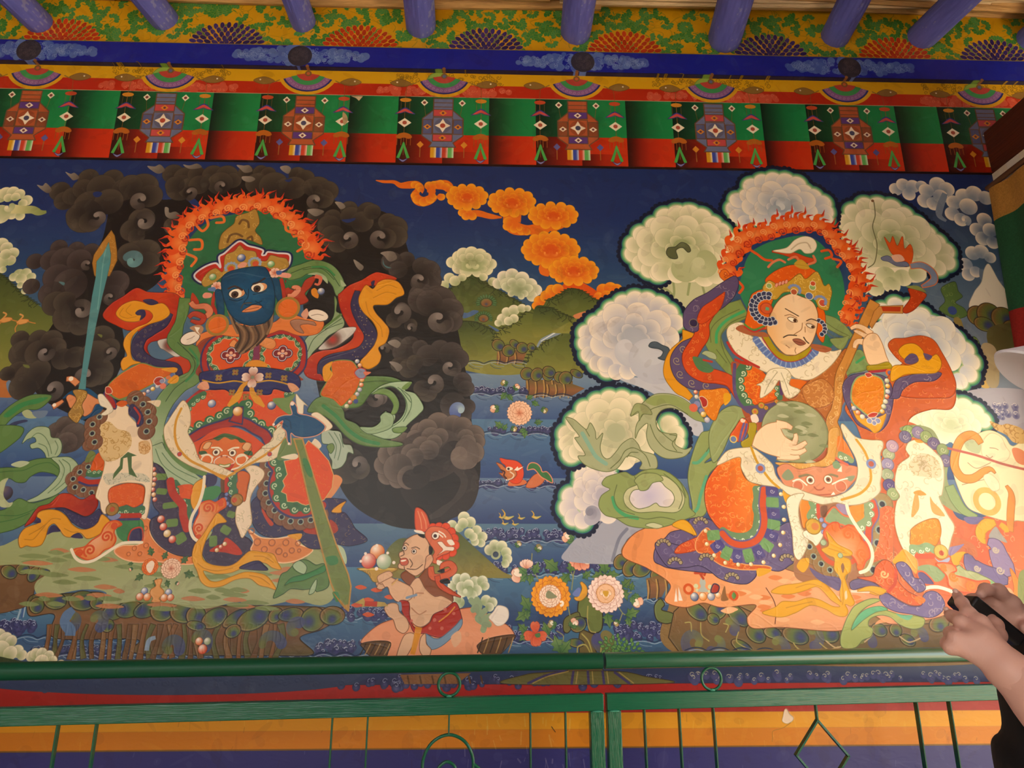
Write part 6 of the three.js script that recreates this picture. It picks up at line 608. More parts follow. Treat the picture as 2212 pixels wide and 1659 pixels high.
// scarf about the shoulders
T([3664,1693,3582,1728,3536,1765,3513,1815,3530,1879,3564,1935,3591,1983], px42([200, 220, 210, 190, 170, 150, 110]), '#7f9350', HL, 2.4); L([3659,1706,3581,1748,3537,1798,3529,1847], '#3fa568', 12); Ls(HL, 3.4, [3640,1698,3558,1740,3511,1790,3506,1847], [3669,1727,3595,1761,3551,1818,3557,1887,3583,1947], [3527,1879,3564,1935]); T([3987,1740,4031,1760,4074,1792,4103,1817], px42([120, 150, 130, 60]), '#84985c', HL, 2.4); Ls(HL, 3, [4001,1752,4044,1785,4088,1809], [3986,1777,4024,1814,4062,1825]); S([3973,1814,4001,1810,4020,1850,3994,1867,3973,1851], '#2f7a52'); S([4011,1830,4063,1821,4095,1813,4065,1866,4040,1870], '#8a9c60', HL, 2); S([4086,1906,4134,1874,4165,1930,4145,1962,4080,1978,4051,1995], '#7f9a60', HL, 2.4); L([4110,1930,4145,1906], '#3fa568', 10);
// sleeve scarves at the left
const PU = '#5c4c74'; T([3424,1803,3405,1848,3353,1885,3325,1933,3319,1989,3350,2040,3379,2063,3407,2090], px42([170, 110, 80, 80, 90, 100, 110, 60]), '#dd9614', '#8a5a0c', 2.4); T([3449,1832,3388,1877,3357,1929,3369,1988,3412,2023,3476,2035,3533,2034,3576,2061], px42([60, 120, 130, 130, 130, 110, 90, 60]), PU, '#2c2040', 2.4); walk([3388,1877,3357,1929,3369,1988,3412,2023,3476,2035], 60).forEach(([x, y]) => { spiral(x, y, 18, 1, 1, '#a89878', 3, 1.3); }); T([3505,1708,3474,1758,3470,1815,3439,1864,3412,1913,3424,1960,3468,1988,3521,1997,3572,2018,3594,2077,3616,2123], px42([150, 160, 150, 140, 150, 160, 160, 140, 120, 60, 30]), '#cc4a16', '#7a200c', 2.4); walk([3474,1758,3470,1815,3439,1864,3412,1913,3424,1960,3468,1988,3521,1997], 22).forEach(([x, y]) => spiral(x + rnd(-14, 14), y + rnd(-14, 14), 9, rnd(0, 6), 1, '#e0823c', 2.4, 1));
S([3396,1754,3403,1709,3446,1658,3508,1624,3571,1580,3634,1545,3647,1584,3617,1648,3561,1699,3471,1749,3456,1795,3424,1801,3398,1783], PU, '#2c2040', 2.6, ['#8a7a90', 26, 14]); S([3455,1750,3479,1695,3525,1661,3567,1631,3585,1623,3562,1690,3519,1737,3477,1766], '#cf4a18', '#8a2810', 2, ['#e0823c', 24, 8]); dot(3439, 1762, 17.6, '#33284a', '#8a7a6c', 3); S([3424,1913,3458,1916,3484,1936,3508,1964,3484,1980,3443,1964], '#4f7a50'); S([3464,1896,3484,1884,3518,1896,3523,1920,3497,1916,3478,1904], '#a8b48c', HL, 2); L([3469,1924,3503,1932], '#b83a2c', 9);
S([3442,2058,3493,2051,3551,2046,3568,2088,3526,2120,3498,2179,3469,2162,3446,2120], '#dd7c12', '#7a4a10', 2, ['#eda03c', 50, 8]); S([3541,2069,3568,2069,3566,2096,3541,2116], '#e0a014'); beads([3426,2062,3429,2097], 9, ['#cf5a2c', '#b8b8b0']); S([3438,2085,3453,2080,3471,2097,3467,2120,3450,2124,3444,2101], '#b03028', '#e0d0b0', 3); for (const v of [[3428, 2113, 13.7, '#8a8ab4'], [3412, 2128, 17.5, '#d8684c'], [3445, 2139, 11.4, '#8a8ab4']]) dot(...v); beads([3451,2155,3461,2174,3478,2192], 12, ['#d8a01c', '#9a9ac0']);
// torso, lute, collar
S([3584,1935,3633,1943,3690,1950,3738,2005,3838,2004,3923,2004,4005,1963,4048,1931,4064,2042,4023,2120,3992,2178,3980,2332,3808,2332,3643,2199,3605,2115,3587,2026], '#a8502c'); S([3610,2026,3621,1967,3644,1946,3690,1950,3738,2005,3771,2052,3756,2087,3720,2103,3674,2113,3635,2121,3620,2084], '#de5f0e', '#7a300c', 2, ['#f0902c', 70, 12]); trim([3641,1942,3607,1990,3600,2030,3607,2073,3625,2107,3653,2128], 36, -1, '#4a7450', '#d0d8b8'); L([3598,1943,3589,2006,3588,2061,3602,2107,3633,2142], '#5a4a7a', 14); L([3604,1923,3634,1935,3690,1946], '#b8341c', 14); trim([3772,2044,3770,2083], 24, 1, '#4a7450', '#d0d8b8'); L([3783,2013,3779,2067], '#5a3a6c', 14); S([3823,2004,3883,2012,3885,2027,3854,2067,3826,2044], '#de6a12');
S([3805,2091,3837,2079,3864,2043,3924,1992,4009,1935,4068,1870,4091,1898,4049,1979,4020,2081,3998,2147,3958,2178,3925,2140,3890,2113], '#b0662a', '#6a3410', 2.4, ['#cf8a48', 120, 12]); T([4228,1657,4167,1754,4115,1841,4074,1915,4033,1987,4015,2066,3998,2132,3973,2182,3980,2242,3967,2339], px42([110, 100, 90, 90, 90, 90, 90, 110, 150, 170]), '#c98a3e', '#7a4c18', 2.4); walk([4044,1963,4015,2066,3998,2132,3973,2182,3980,2242,3969,2325], 20).forEach(([x, y]) => spiral(x + rnd(-10, 10), y + rnd(-8, 8), 10, rnd(0, 6), 1, '#e4b46c', 3, 1)); S([3868,2043,3914,2015,3961,2003,3995,2042,3992,2089,3958,2117,3908,2125,3877,2098], '#bd7838', '#8a4c20', 2, ['#dca05c', 40, 14]); P([4187,1763,4218,1700,4243,1677,4348,1672,4342,1709,4254,1708,4216,1753,4197,1779], '#c88a44', '#7a4c18', 2); P([4252,1679,4337,1679,4332,1700,4256,1700], '#b23a14'); S([4345,1689,4385,1638,4383,1595,4420,1601,4458,1621,4429,1658,4388,1695,4352,1708], '#bd4016', '#7a200c', 2.4, ['#dd6a34', 20, 8]); S([4375,1585,4426,1581,4459,1610,4411,1598], '#8a9450');
S([3576,1802,3598,1767,3650,1760,3680,1817,3726,1825,3751,1877,3802,1913,3848,1921,3917,1892,3958,1871,4016,1881,4053,1876,4017,1927,3965,1973,3903,2006,3846,2000,3818,1981,3748,1981,3696,1962,3624,1911,3587,1855], '#ece0c6', '#a08c64', 2.6, ['#c9b892', 110, 13]); L([3576,1847,3603,1895,3661,1934,3697,1954], '#b8342c', 11); L([3698,1833,3728,1880,3770,1921,3826,1941,3886,1924,3941,1884], '#5f76b4', 30); walk([3698,1833,3728,1880,3770,1921,3826,1941,3886,1924,3941,1884], 20).forEach(([x, y, a]) => L([x - 13 * Math.sin(a + 3.14), y + 13 * Math.cos(a + 3.14), x + 16 * Math.sin(a + 3.14), y - 16 * Math.cos(a + 3.14)], '#8ea4cc', 5, false)); L([3728,1825,3752,1873,3786,1913,3835,1925,3888,1908,3923,1876], '#a83a44', 11); L([3738,1816,3760,1865,3795,1905,3837,1915,3889,1896,3916,1864], '#a8930f', 24); S([3616,1785,3649,1768,3693,1796,3736,1800,3750,1820,3691,1817,3646,1805], '#a8603c'); S([3922,1851,3972,1855,4013,1871,3984,1887,3938,1875], '#a8603c');
S([3742,1965,3805,1959,3828,1989,3816,2028,3858,2051,3821,2083,3795,2081,3782,2044,3776,2009,3749,2044,3724,2068,3690,2084,3697,2037,3681,2029,3709,2013], '#ebe0c6', '#a08c64', 2.4, ['#c4b892', 30, 12]); Ls('#a8a080', 3, [3772,1973,3737,2017,3709,2068], [3787,1977,3801,2024,3811,2071]);
// head
S([3687,1656,3706,1624,3756,1605,3793,1630,3770,1697,3755,1772,3729,1789,3660,1773,3672,1711], '#de600e', '#7a300c', 2, ['#ee8030', 20, 10]); S([3973,1686,4004,1711,3991,1811,3977,1843,3956,1795], '#de600e', '#7a300c', 2); L([3655,1765,3690,1789,3739,1772], '#5a8a3c', 8); L([3654,1777,3693,1799,3738,1780], '#b8342c', 7); S([3763,1570,3787,1536,3839,1505,3889,1490,3944,1497,3986,1516,4012,1571,3972,1602,3812,1604], '#df5c10', '#8a300c', 2, ['#ee8436', 40, 9]);
S([3777,1705,3801,1667,3832,1638,3873,1624,3912,1637,3957,1661,3973,1707,3968,1753,3950,1811,3921,1860,3882,1887,3850,1901,3812,1896,3780,1862,3757,1821,3747,1797,3752,1756], ['l', 3754, 1780, 3962, 1778, '#e9b478', '#f0cba0', '#f3d2ac', '#efc79c'], '#7a4a24', 3); S([3897,1486,3932,1464,3964,1503,3927,1508], '#c49a30'); S([3749,1596,3776,1566,3795,1570,3822,1587,3868,1565,3916,1530,3941,1555,3994,1520,4016,1584,4039,1577,4047,1614,4035,1652,4018,1698,3981,1686,3966,1649,3913,1624,3874,1616,3834,1621,3803,1651,3775,1647,3754,1624], '#c59a34', '#7a5818', 2.4, ['#e6c468', 80, 10]); for (const v of [[3777, 1589, 12.4, '#8fb06a'], [3965, 1593, 14.1, '#8fb06a'], [3969, 1576, 11.6, '#c8502c'], [3946, 1634, 16.5, '#5a70a8'], [4000, 1665, 16.4, '#c8543c'], [3882, 1616, 14, '#b85a34']]) dot(...v, '#efe0c0', 3); for (const [x, y] of [[3885, 1607], [3991, 1657]]) for (let i = 0; i < 8; i++) dot(x + 24 * Math.cos(-2.6 + i * 0.45), y + 22 * Math.sin(-2.6 + i * 0.45), 7, '#7f90c0'); for (const v of [[3810, 1585, 5.8, 10.8, 0.5], [3825, 1578, 5.8, 10.8, 0.5], [3839, 1574, 5.8, 10.8, 0.5], [3854, 1569, 5.8, 10.8, 0.5]]) ell(...v, '#e8a090', '#a84a34', 1.5);
for (const [x, y, n, a0] of [[3759, 1693, 13, 1.2], [3962, 1777, 6, -1.2]]) for (let i = 0; i < n; i++) for (const [r, s] of [[66, 13], [50, 10]]) { if (n < 9 && r > 60) continue; const a = a0 + i * (n < 9 ? 0.45 : 0.31), R = n < 9 ? 34 : r; dot(x + R * Math.cos(a), y + R * Math.sin(a), s, '#33395c', '#c9d0dc', 3); } dot(3755, 1693, 25.2, '#cf5a2c', '#a83a1c', 4); T([3751,1693,3770,1697], px42([40, 30]), '#5fa07c');
S([3841,1736,3857,1731,3878,1741,3880,1752,3861,1754,3848,1747], '#fbf0dc', '#5a3418', 2.6); dot(3871, 1746, 7.3, '#4a2c18'); S([3917,1762,3937,1761,3953,1772,3945,1780,3927,1776], '#fbf0dc', '#5a3418', 2.6); dot(3944, 1774, 6.5, '#4a2c18'); Ls('#4a3420', 4, [3836,1693,3860,1708,3889,1726], [3921,1747,3943,1739,3970,1749]); Ls('#9a6a44', 3, [3902,1757,3894,1786,3869,1803,3860,1809], [3911,1774,3909,1798], [3775,1877,3811,1897,3854,1900], [3830,1725,3855,1720,3881,1735], [3861,1868,3856,1880,3859,1892], [3820,1856,3834,1868]); Ls('#4a3a2c', 5, [3814,1822,3836,1812,3870,1813], [3900,1821,3908,1837,3918,1847]); S([3852,1832,3870,1827,3889,1832,3905,1848,3882,1857,3864,1849], '#a0604a', '#5a2c1c', 2); L([3857,1838,3880,1844,3897,1848], '#6a3424', 3);
// hands and drum-like soundboard
S([3616,2123,3674,2115,3728,2107,3759,2099,3731,2141,3697,2180,3663,2184,3640,2153], PU); for (const [x, y, r] of [[3692, 2116, 13], [3663, 2142, 13.7], [3710, 2126, 9.2], [3755, 2099, 8.4]]) { dot(x, y, r, '#c09a3c', '#7a5a1c', 2); dot(x, y, r * 0.45, '#cf6a34'); } S([3643,2161,3666,2153,3675,2180,3651,2191], '#ecd8c4'); ell(3817, 2224, 135, 126.7, 0, ['r', 3795, 2179, 11.4, 159.4, '#848a60', '#949a72', '#a3a47c', '#8f9468'], '#6a6a40', 3); for (let i = 0; i < 34; i++) { const a = rnd(0, 6.3), r = rnd(0, 135), [x, y] = [3817, 2224]; S([x + r * Math.cos(a) - 22, y + r * Math.sin(a), x + r * Math.cos(a), y + r * Math.sin(a) - 8, x + r * Math.cos(a) + 26, y + r * Math.sin(a) + 4, x + r * Math.cos(a), y + r * Math.sin(a) + 8], i % 2 ? '#b4b490' : '#7a8256'); }
const SK2 = '#f2cfa8', SKL = '#a8703f'; S([3609,2199,3636,2188,3664,2195,3653,2244,3635,2282,3600,2289,3595,2267,3627,2244], '#a8930f', '#6a5a0c', 2); S([3552,2245,3574,2211,3608,2169,3632,2195,3612,2248,3584,2267], '#d8581c', '#7a2c0c', 2); Ls('#6a5a94', 9, [3624,2195,3614,2229,3600,2259], [3613,2192,3599,2226,3588,2263]); spiral(3608, 2178, 9.1, 0, 1, '#f0d8c0', 6, 1.2); dot(3564, 2256, 13.5, '#6a7aa8', '#e8c860', 4);
T([3745,2195,3782,2198,3807,2211], px42([90, 70, 40]), SK2, SKL, 2); T([3771,2266,3804,2273,3818,2247,3816,2228], px42([90, 60, 50, 34]), SK2, SKL, 2); T([3761,2288,3813,2292,3841,2277,3859,2266], px42([90, 66, 56, 36]), SK2, SKL, 2); T([3751,2307,3811,2311,3838,2303,3855,2295], px42([90, 64, 54, 36]), SK2, SKL, 2); T([3735,2318,3793,2329,3827,2325], px42([90, 60, 36]), SK2, SKL, 2); S([3637,2280,3658,2233,3699,2197,3746,2184,3771,2198,3761,2221,3780,2247,3801,2266,3794,2296,3784,2318,3742,2326,3698,2315,3659,2296], SK2); Ls(SKL, 2.6, [3637,2280,3658,2233,3699,2197,3746,2184], [3637,2280,3659,2296,3698,2315,3742,2328], [3760,2213,3773,2243,3801,2262]);
T([4191,1804,4163,1779,4133,1769,4103,1782], px42([70, 60, 50, 30]), SK2, SKL, 2); T([4177,1820,4144,1800,4126,1792,4117,1796], px42([60, 50, 44, 30]), SK2, SKL, 2); T([4162,1841,4131,1837,4116,1849,4109,1870], px42([70, 60, 50, 36]), SK2, SKL, 2); S([4147,1853,4157,1824,4184,1802,4215,1805,4232,1848,4240,1897,4248,1937,4221,1943,4165,1940,4150,1898], SK2, SKL, 2.6); S([4153,1944,4195,1938,4243,1926,4257,1953,4214,1963,4156,1967], '#a8930f', '#6a5a0c', 2); L([4159,1970,4199,1966,4238,1961], '#a82c3c', 11); dot(4244, 1973, 13.4, '#6a6aa8', '#de6a1c', 8);
// right sleeve and its scarves
S([4035,2122,4111,2063,4191,2043,4261,1962,4379,1901,4481,1940,4510,2040,4480,2123,4390,2129,4297,2169,4255,2274,4159,2321,4098,2284,4072,2199], '#c65c1c', '#7a300c', 2, ['#de8238', 130, 10]); S([4039,2026,4071,1990,4119,1976,4166,1976,4218,1989,4241,2021,4243,2080,4221,2149,4195,2196,4152,2226,4109,2211,4074,2189,4051,2135,4036,2081], PU, '#2c2040', 2.4, ['#8a7a94', 40, 12]); S([4063,2104,4077,2170,4124,2211,4144,2228,4174,2207,4202,2150,4181,2157,4130,2173,4095,2150], '#e6a012', '#a8700c', 2); S([4066,2081,4077,2034,4101,1998,4134,1984,4173,1984,4205,2001,4212,2037,4202,2088,4181,2138,4132,2156,4098,2131,4074,2108], '#df800e', '#8fa870', 6, ['#eda034', 60, 9]); beads([4227,2007,4225,2041,4215,2080,4201,2107,4183,2146], 10.5, ['#a8b08a', '#d8941c', '#aeb4c8', '#cf5a2c', '#b8b8a0']); beads([4072,2125,4088,2146,4108,2167], 10.5, ['#8a94b4', '#cf6a34', '#c8c8b0']); for (const v of [[4129, 2177, 11.5], [4148, 2167, 11.5], [4163, 2177, 11.5], [4147, 2186, 9.9]]) dot(...v, '#8f96c0', '#f0d8c0', 3); S([4125,2154,4146,2142,4168,2146,4154,2161,4131,2163], '#c03a28', '#f0d0b0', 3); S([4139,1978,4159,1974,4168,1986,4148,1994], '#c03a28', '#f0d0b0', 3);
S([4256,1862,4280,1825,4331,1820,4401,1808,4454,1827,4482,1886,4504,1949,4516,2018,4495,2068,4441,2080,4273,2070,4335,1982,4399,1969,4307,1932], '#c4541c', '#7a2c0c', 2.4, ['#dc7c3c', 60, 10]); S([4236,2070,4264,2008,4329,1982,4430,1969,4463,1975,4423,2007,4343,2013,4289,2045,4265,2081,4225,2082], PU, '#2c2040', 2.2, ['#9a8a9c', 10, 14]); S([4295,1878,4326,1849,4370,1845,4400,1874,4408,1915,4455,1891,4470,1931,4442,1970,4373,1976,4305,1982,4245,2011,4262,1945,4336,1939,4374,1919,4360,1890,4337,1894,4340,1919,4310,1910], '#e0a012', '#8a5a0c', 2.4); S([4316,1913,4344,1890,4368,1893,4374,1919,4343,1935,4319,1932], PU); S([4400,1887,4436,1899,4414,1918], PU);

// ---- second guardian: skirts, legs; the pale attendant at the far right
// far right robes and attendant
S([4219,2200,4404,2275,4427,2567,4730,2531,4643,2943,4494,2975,4356,2958,4300,2876,4190,2892,4097,2809,4072,2638], ['l', 4164, 2603, 4635, 2809, '#c9602c', '#cf6a34', '#cc5624', '#d8743c'], null, 0, ['#e0905c', 260, 14]);
S([4248,2209,4304,2193,4378,2208,4406,2265,4422,2347,4409,2421,4437,2511,4452,2550,4397,2529,4361,2479,4392,2347,4367,2272,4296,2243], '#8f9a68'); for (const [x, y, c] of [[4284, 2220, '#8fa860'], [4266, 2243, '#6f6488'], [4322, 2224, '#8a7a9c'], [4353, 2242, '#8fa060'], [4379, 2269, '#6a5a80'], [4412, 2295, '#8a9a60'], [4416, 2339, '#6f6284'], [4187, 2315, '#a8b088'], [4177, 2355, '#9a8fb0'], [4170, 2396, '#a4b088'], [4171, 2438, '#5a4a80'], [4181, 2472, '#98a870'], [4207, 2281, '#b898ac']]) { dot(x, y, 25, c, mix(c, '#2c2030', 0.4), 2.4); spiral(x, y, 12, 0, 1, mix(c, '#fff0d0', 0.5), 2.4, 1.2); }
S([4464,2324,4496,2272,4565,2230,4625,2214,4677,2241,4704,2278,4789,2255,4728,2543,4654,2575,4610,2575,4526,2550,4472,2522,4448,2450,4439,2376], '#e6dcae', '#a89c6c', 2.4); S([4506,2260,4537,2253,4572,2271,4557,2309,4514,2294], '#b4bd90'); S([4581,2264,4623,2226,4662,2241,4673,2278,4686,2308,4661,2338,4600,2342,4571,2316], '#ecdfb4', '#c8b484', 2); Ls('#a88a64', 3, [4607,2286,4629,2288,4640,2294], [4586,2316,4599,2327,4612,2320], [4505,2347,4538,2369,4599,2346], [4466,2435,4528,2420,4567,2413]);
S([4697,2293,4721,2286,4751,2308,4741,2353,4706,2342], '#d8804c'); S([4629,2176,4672,2191,4703,2187,4760,2210,4760,2263,4711,2263,4686,2233,4645,2210], '#cfa860', null, 0, ['#a87c34', 30, 14]); T([4574,2268,4559,2241,4533,2234,4495,2253,4464,2302,4449,2362,4471,2406,4516,2409,4566,2380,4594,2372,4611,2390], px42([60, 80, 80, 80, 80, 80, 80, 80, 70, 60, 20]), '#dc9434', '#a8641c', 2.4); L([4436,2289,4548,2317,4654,2353,4762,2379], '#b85a44', 10); dot(4554, 2500, 44.7, null, '#dcae50', 22); T([4645,2438,4658,2474,4640,2546,4623,2617], px42([30, 70, 70, 60]), '#dd8a2c', '#a8641c', 2); S([4558,2405,4587,2391,4615,2420,4612,2453,4581,2456], '#efe6bc', '#c8b484', 2); T([4413,2439,4429,2493,4455,2536,4502,2561], px42([90, 100, 80, 40]), '#8aa064', '#5f7440', 2);
S([4450,2563,4502,2560,4537,2570,4497,2588,4461,2585], '#6a6090'); S([4535,2637,4568,2598,4585,2623,4604,2658,4576,2651], '#9a9690'); T([4572,2581,4533,2591,4506,2616,4507,2648,4521,2655], px42([50, 110, 100, 90, 40]), '#e0a010', '#a8700c', 2); T([4589,2588,4607,2605,4611,2623], px42([50, 60, 40]), '#e0a010'); T([4528,2655,4554,2669,4561,2707,4571,2748,4581,2789], px42([60, 150, 180, 200, 160]), '#8c78a0', '#4a3a60', 2.4); T([4438,2686,4404,2693,4388,2721,4387,2748], px42([30, 110, 100, 50]), '#e0a010', '#a8700c', 2); T([4439,2700,4446,2741,4483,2772,4531,2789,4579,2802], px42([60, 150, 170, 170, 60]), '#6f6090', '#3c2c54', 2.4); for (const v of [[4465, 2755, 12.7], [4554, 2762, 15.5], [4551, 2686, 12.8]]) spiral(...v, 0, 1, '#b8a898', 6, 1.5); T([4387,2748,4408,2789,4455,2809,4505,2829,4526,2870,4510,2896], px42([60, 170, 180, 150, 120, 60]), '#a8b07c', HL, 2.4); L([4512,2809,4531,2843,4512,2883], '#7aa86c', 16); S([4595,2755,4617,2789,4626,2836,4593,2890,4571,2876,4595,2829], '#e8841c', '#a8500c', 2); S([4543,2836,4580,2829,4594,2870,4565,2903,4542,2876], '#eba472'); S([4627,2775,4678,2775,4650,2910,4600,2910], '#8a9450'); S([4378,2637,4434,2648,4473,2672,4473,2714,4426,2693,4382,2693], '#bd6430'); S([4367,2679,4408,2669,4431,2665,4388,2700,4365,2707], '#8a76a0');
// skirts of the second guardian
S([3217,2726,3226,2678,3267,2640,3290,2620,3341,2613,3380,2634,3363,2573,3441,2572,3519,2619,3658,2671,3613,2759,3471,2773,3365,2766,3274,2754,3243,2743], '#63547c', '#2c2040', 2.6, ['#7f7090', 60, 12]); S([3234,2656,3445,2690,3666,2621,3760,2586,3756,2718,3735,2745,3697,2765,3652,2760,3615,2755,3603,2785,3573,2809,3541,2812,3499,2805,3458,2789,3425,2762,3387,2745,3334,2752,3264,2745], '#63547c', '#2c2040', 2.6, ['#7f7090', 90, 12]); S([3295,2595,3325,2575,3354,2578,3377,2606,3386,2633,3340,2615], '#e0a014', '#8a5a0c', 2.2); S([3299,2699,3319,2669,3382,2641,3440,2621,3467,2644,3407,2678,3356,2695], '#cf4e1a', '#8a240c', 2, ['#e07a3c', 40, 12]); S([3379,2671,3393,2637,3427,2605,3447,2623,3464,2678,3497,2712,3559,2739,3650,2746,3656,2759,3542,2759,3473,2743,3419,2705,3388,2695], '#cf5a1c', '#e8a060', 4, ['#e88a44', 70, 10]);
for (const [x, y] of [[3257, 2668], [3297, 2736], [3418, 2722], [3511, 2792], [3407, 2585], [3730, 2724]]) for (let i = 0; i < 6; i++) { const a = 3.3 + i * 0.56; dot(x + 22 * Math.cos(a), y + 16 * Math.sin(a), 8, '#a8946c', '#3a2c3c', 2); }
S([3488,2366,3517,2351,3555,2333,3587,2328,3586,2380,3606,2420,3648,2438,3673,2447,3636,2456,3624,2482,3633,2503,3622,2531,3630,2553,3613,2581,3618,2605,3572,2631,3536,2625,3487,2614,3454,2578,3435,2539,3430,2482,3444,2425], ['l', 3442, 2496, 3631, 2460, '#de560a', '#e4680e', '#ea8424'], '#7a300c', 2.6, ['#f2a04c', 150, 10]);
trim([3637,2456,3638,2489,3629,2524,3633,2553,3626,2588,3617,2612,3589,2633,3553,2638,3514,2630,3492,2616], 30, -1, '#6a8a60', '#dfe6c8'); const rb = [3668,2456,3657,2514,3658,2567,3649,2609,3620,2650,3568,2668,3519,2658,3488,2626]; L(rb, '#6a5a88', 36); L(rb, '#cf4c1c', 24); walk([3699,2463,3696,2510,3696,2549,3693,2588,3682,2626,3662,2661,3638,2688,3604,2702,3568,2710,3529,2709,3491,2695,3464,2671,3453,2633,3457,2606], 43).forEach(([x, y, a], i) => { k.save(); k.translate(x, y); k.rotate(a); k.fillStyle = i % 2 ? '#6f9a5c' : '#4c4280'; k.beginPath(); k.roundRect(-19, -25, 38, 50, 6); k.fill(); k.restore(); if (i % 2 === 0) spiral(x, y, 9, 0, 1, '#a8a0b8', 3, 1.2); }); beads([3733,2474,3738,2510,3737,2552,3730,2595,3722,2637,3703,2678,3671,2716,3626,2736,3572,2740,3526,2740,3477,2729,3434,2688,3421,2637,3432,2588], 8, ['#eec070'], 6.2);
S([3741,2460,3774,2460,3763,2495,3747,2506], '#e0a014');
// middle of the skirts
S([3801,2481,4009,2495,4121,2480,4151,2530,4108,2807,3788,2807,3757,2705], '#a06a44'); feathers([3822,2674,3838,2719,3877,2750,3913,2773,3957,2770], 62, '#94703f'); feathers([4131,2512,4128,2559,4106,2608,4092,2653,4078,2702,4065,2740,4056,2773], 84, '#a08450'); S([4120,2532,4175,2532,4155,2638,4138,2728,4103,2721,4059,2728,4101,2638], '#d86a34', null, 0, ['#e89860', 40, 10]); L([4094,2505,4097,2552,4065,2601,4053,2657,4032,2692], '#7a6a90', 36); L([4094,2505,4097,2552,4065,2601,4053,2657,4032,2692], '#cc4c24', 24); S([3948,2513,4003,2513,3997,2552,3965,2545], '#9c86a8'); S([3893,2570,3915,2541,3939,2524,3971,2555,4017,2570,4044,2608,4021,2619,3959,2591,3909,2587], '#8aa070', '#e0683c', 6); S([3994,2523,4066,2512,4053,2545,4057,2566,4021,2588,4001,2548], '#e68a1c', '#a8500c', 2); trim([4072,2516,4069,2548,4062,2573,4028,2594], 30, -1, '#8aa070', '#e6ecd0'); S([3803,2503,3837,2494,3848,2527,3829,2556,3846,2571,3809,2605,3801,2566], '#e0841c', '#8a400c', 2); trim([3851,2506,3856,2531,3837,2559,3850,2577], 26, -1, '#7a9a68', '#dfe6c8'); L([3874,2517,3872,2563], '#cf4c2c', 14); S([3884,2524,3910,2520,3901,2559,3883,2559], '#7a4a2c'); L([3855,2671,3878,2719,3918,2740,3973,2733,3995,2722], '#cc5024', 18);
// lute end, face mask on the belly
S([3956,2222,3995,2207,3997,2249,3975,2305,3953,2357,3892,2368,3823,2387,3773,2376,3724,2351,3768,2350,3880,2350,3937,2313], '#d8a04c', '#a8701c', 2, ['#f0c880', 60, 10]); S([3728,2376,3768,2354,3817,2376,3878,2365,3922,2368,3969,2349,4009,2357,4053,2368,4044,2408,4017,2437,3980,2466,3922,2483,3871,2479,3821,2467,3787,2447,3751,2438], '#d98a62', '#a05a3c', 2.4); S([3744,2402,3773,2376,3791,2409,3761,2420], '#8a9470'); S([3954,2350,3974,2342,3985,2368,3959,2372], '#7f9a70'); S([3998,2408,4037,2401,4019,2423], '#8a9470'); Ls('#8a7a54', 9, [3814,2405,3844,2398,3866,2405], [3917,2407,3941,2397,3966,2403]); for (const [x, y, r] of [[3856, 2419, 17.6], [3928, 2416, 17.6]]) { dot(x, y, r, '#fbeed8', '#a8643c', 3); dot(x, y, r * 0.55, '#8a5a3c'); dot(x, y, r * 0.22, '#3c2010'); } for (const v of [[3804, 2441, 20.4, 0], [3975, 2443, 22.7, 0]]) dot(v[0], v[1], v[2], '#cf7450', '#e8b090', 4); L([3786,2423,3813,2416,3839,2438], '#fbeed8', 6); L([3943,2434,3975,2419,4005,2412], '#fbeed8', 6); Ls('#b0583c', 5, [3868,2445,3878,2456,3896,2456,3908,2448], [3829,2467,3879,2477,3938,2473]); P([3930,2477,3943,2464,3949,2475], '#fbf2e0'); P([3968,2383,3990,2360,3987,2386], '#f4ead4'); trim([3992,2316,4014,2320,4030,2338], 26, 1, '#8aa070', '#e6ecd0'); S([3991,2241,4018,2264,4043,2331,4025,2320,3997,2305,3980,2294], '#e6802c'); L([3972,2331,3992,2346,4013,2357], '#d8684c', 11);
S([3490,2361,3511,2326,3543,2300,3604,2290,3641,2292,3682,2325,3712,2358,3722,2402,3751,2438,3801,2452,3836,2467,3900,2484,3937,2484,3991,2466,4032,2433,4052,2379,4050,2331,4025,2267,4007,2207,4020,2192,4062,2243,4117,2256,4166,2259,4169,2285,4153,2315,4151,2378,4136,2429,4128,2466,4074,2503,4006,2517,3948,2506,3896,2514,3854,2503,3811,2493,3762,2475,3728,2449,3659,2438,3613,2424,3594,2395,3584,2366,3587,2331,3555,2334], '#ecdcbc', '#a8926a', 2.8, ['#cdbd94', 170, 13]); L([3633,2288,3650,2344,3675,2387,3701,2424,3728,2449], '#d09a1c', 10); L([4064,2256,4091,2304,4102,2356,4097,2422,4049,2470,3972,2495], '#d09a1c', 10); for (const [x, y] of [[3662, 2373], [4110, 2353]]) { dot(x, y, 20, '#8090c0'); dot(x, y, 11, '#b8583c'); } S([3752,2499,3780,2476,3824,2473,3804,2506,3794,2549,3799,2602,3821,2636,3811,2678,3778,2723,3758,2699,3760,2619,3752,2549], '#efe2c4', '#a8926a', 2.6, ['#c8bc94', 40, 11]); S([3807,2616,3855,2608,3883,2619,3872,2647,3848,2671,3835,2657,3805,2636], '#f2e4ca', '#a8926a', 2.2); dot(3846, 2598, 29.9, '#cfa02c', '#8a681c', 3); dot(3853, 2598, 14.3, '#cf7a34'); for (const v of [[3881, 2573, 8.6], [3890, 2594, 9.3], [3883, 2619, 8.5]]) dot(...v, '#98a0c8', '#5a6090', 2);
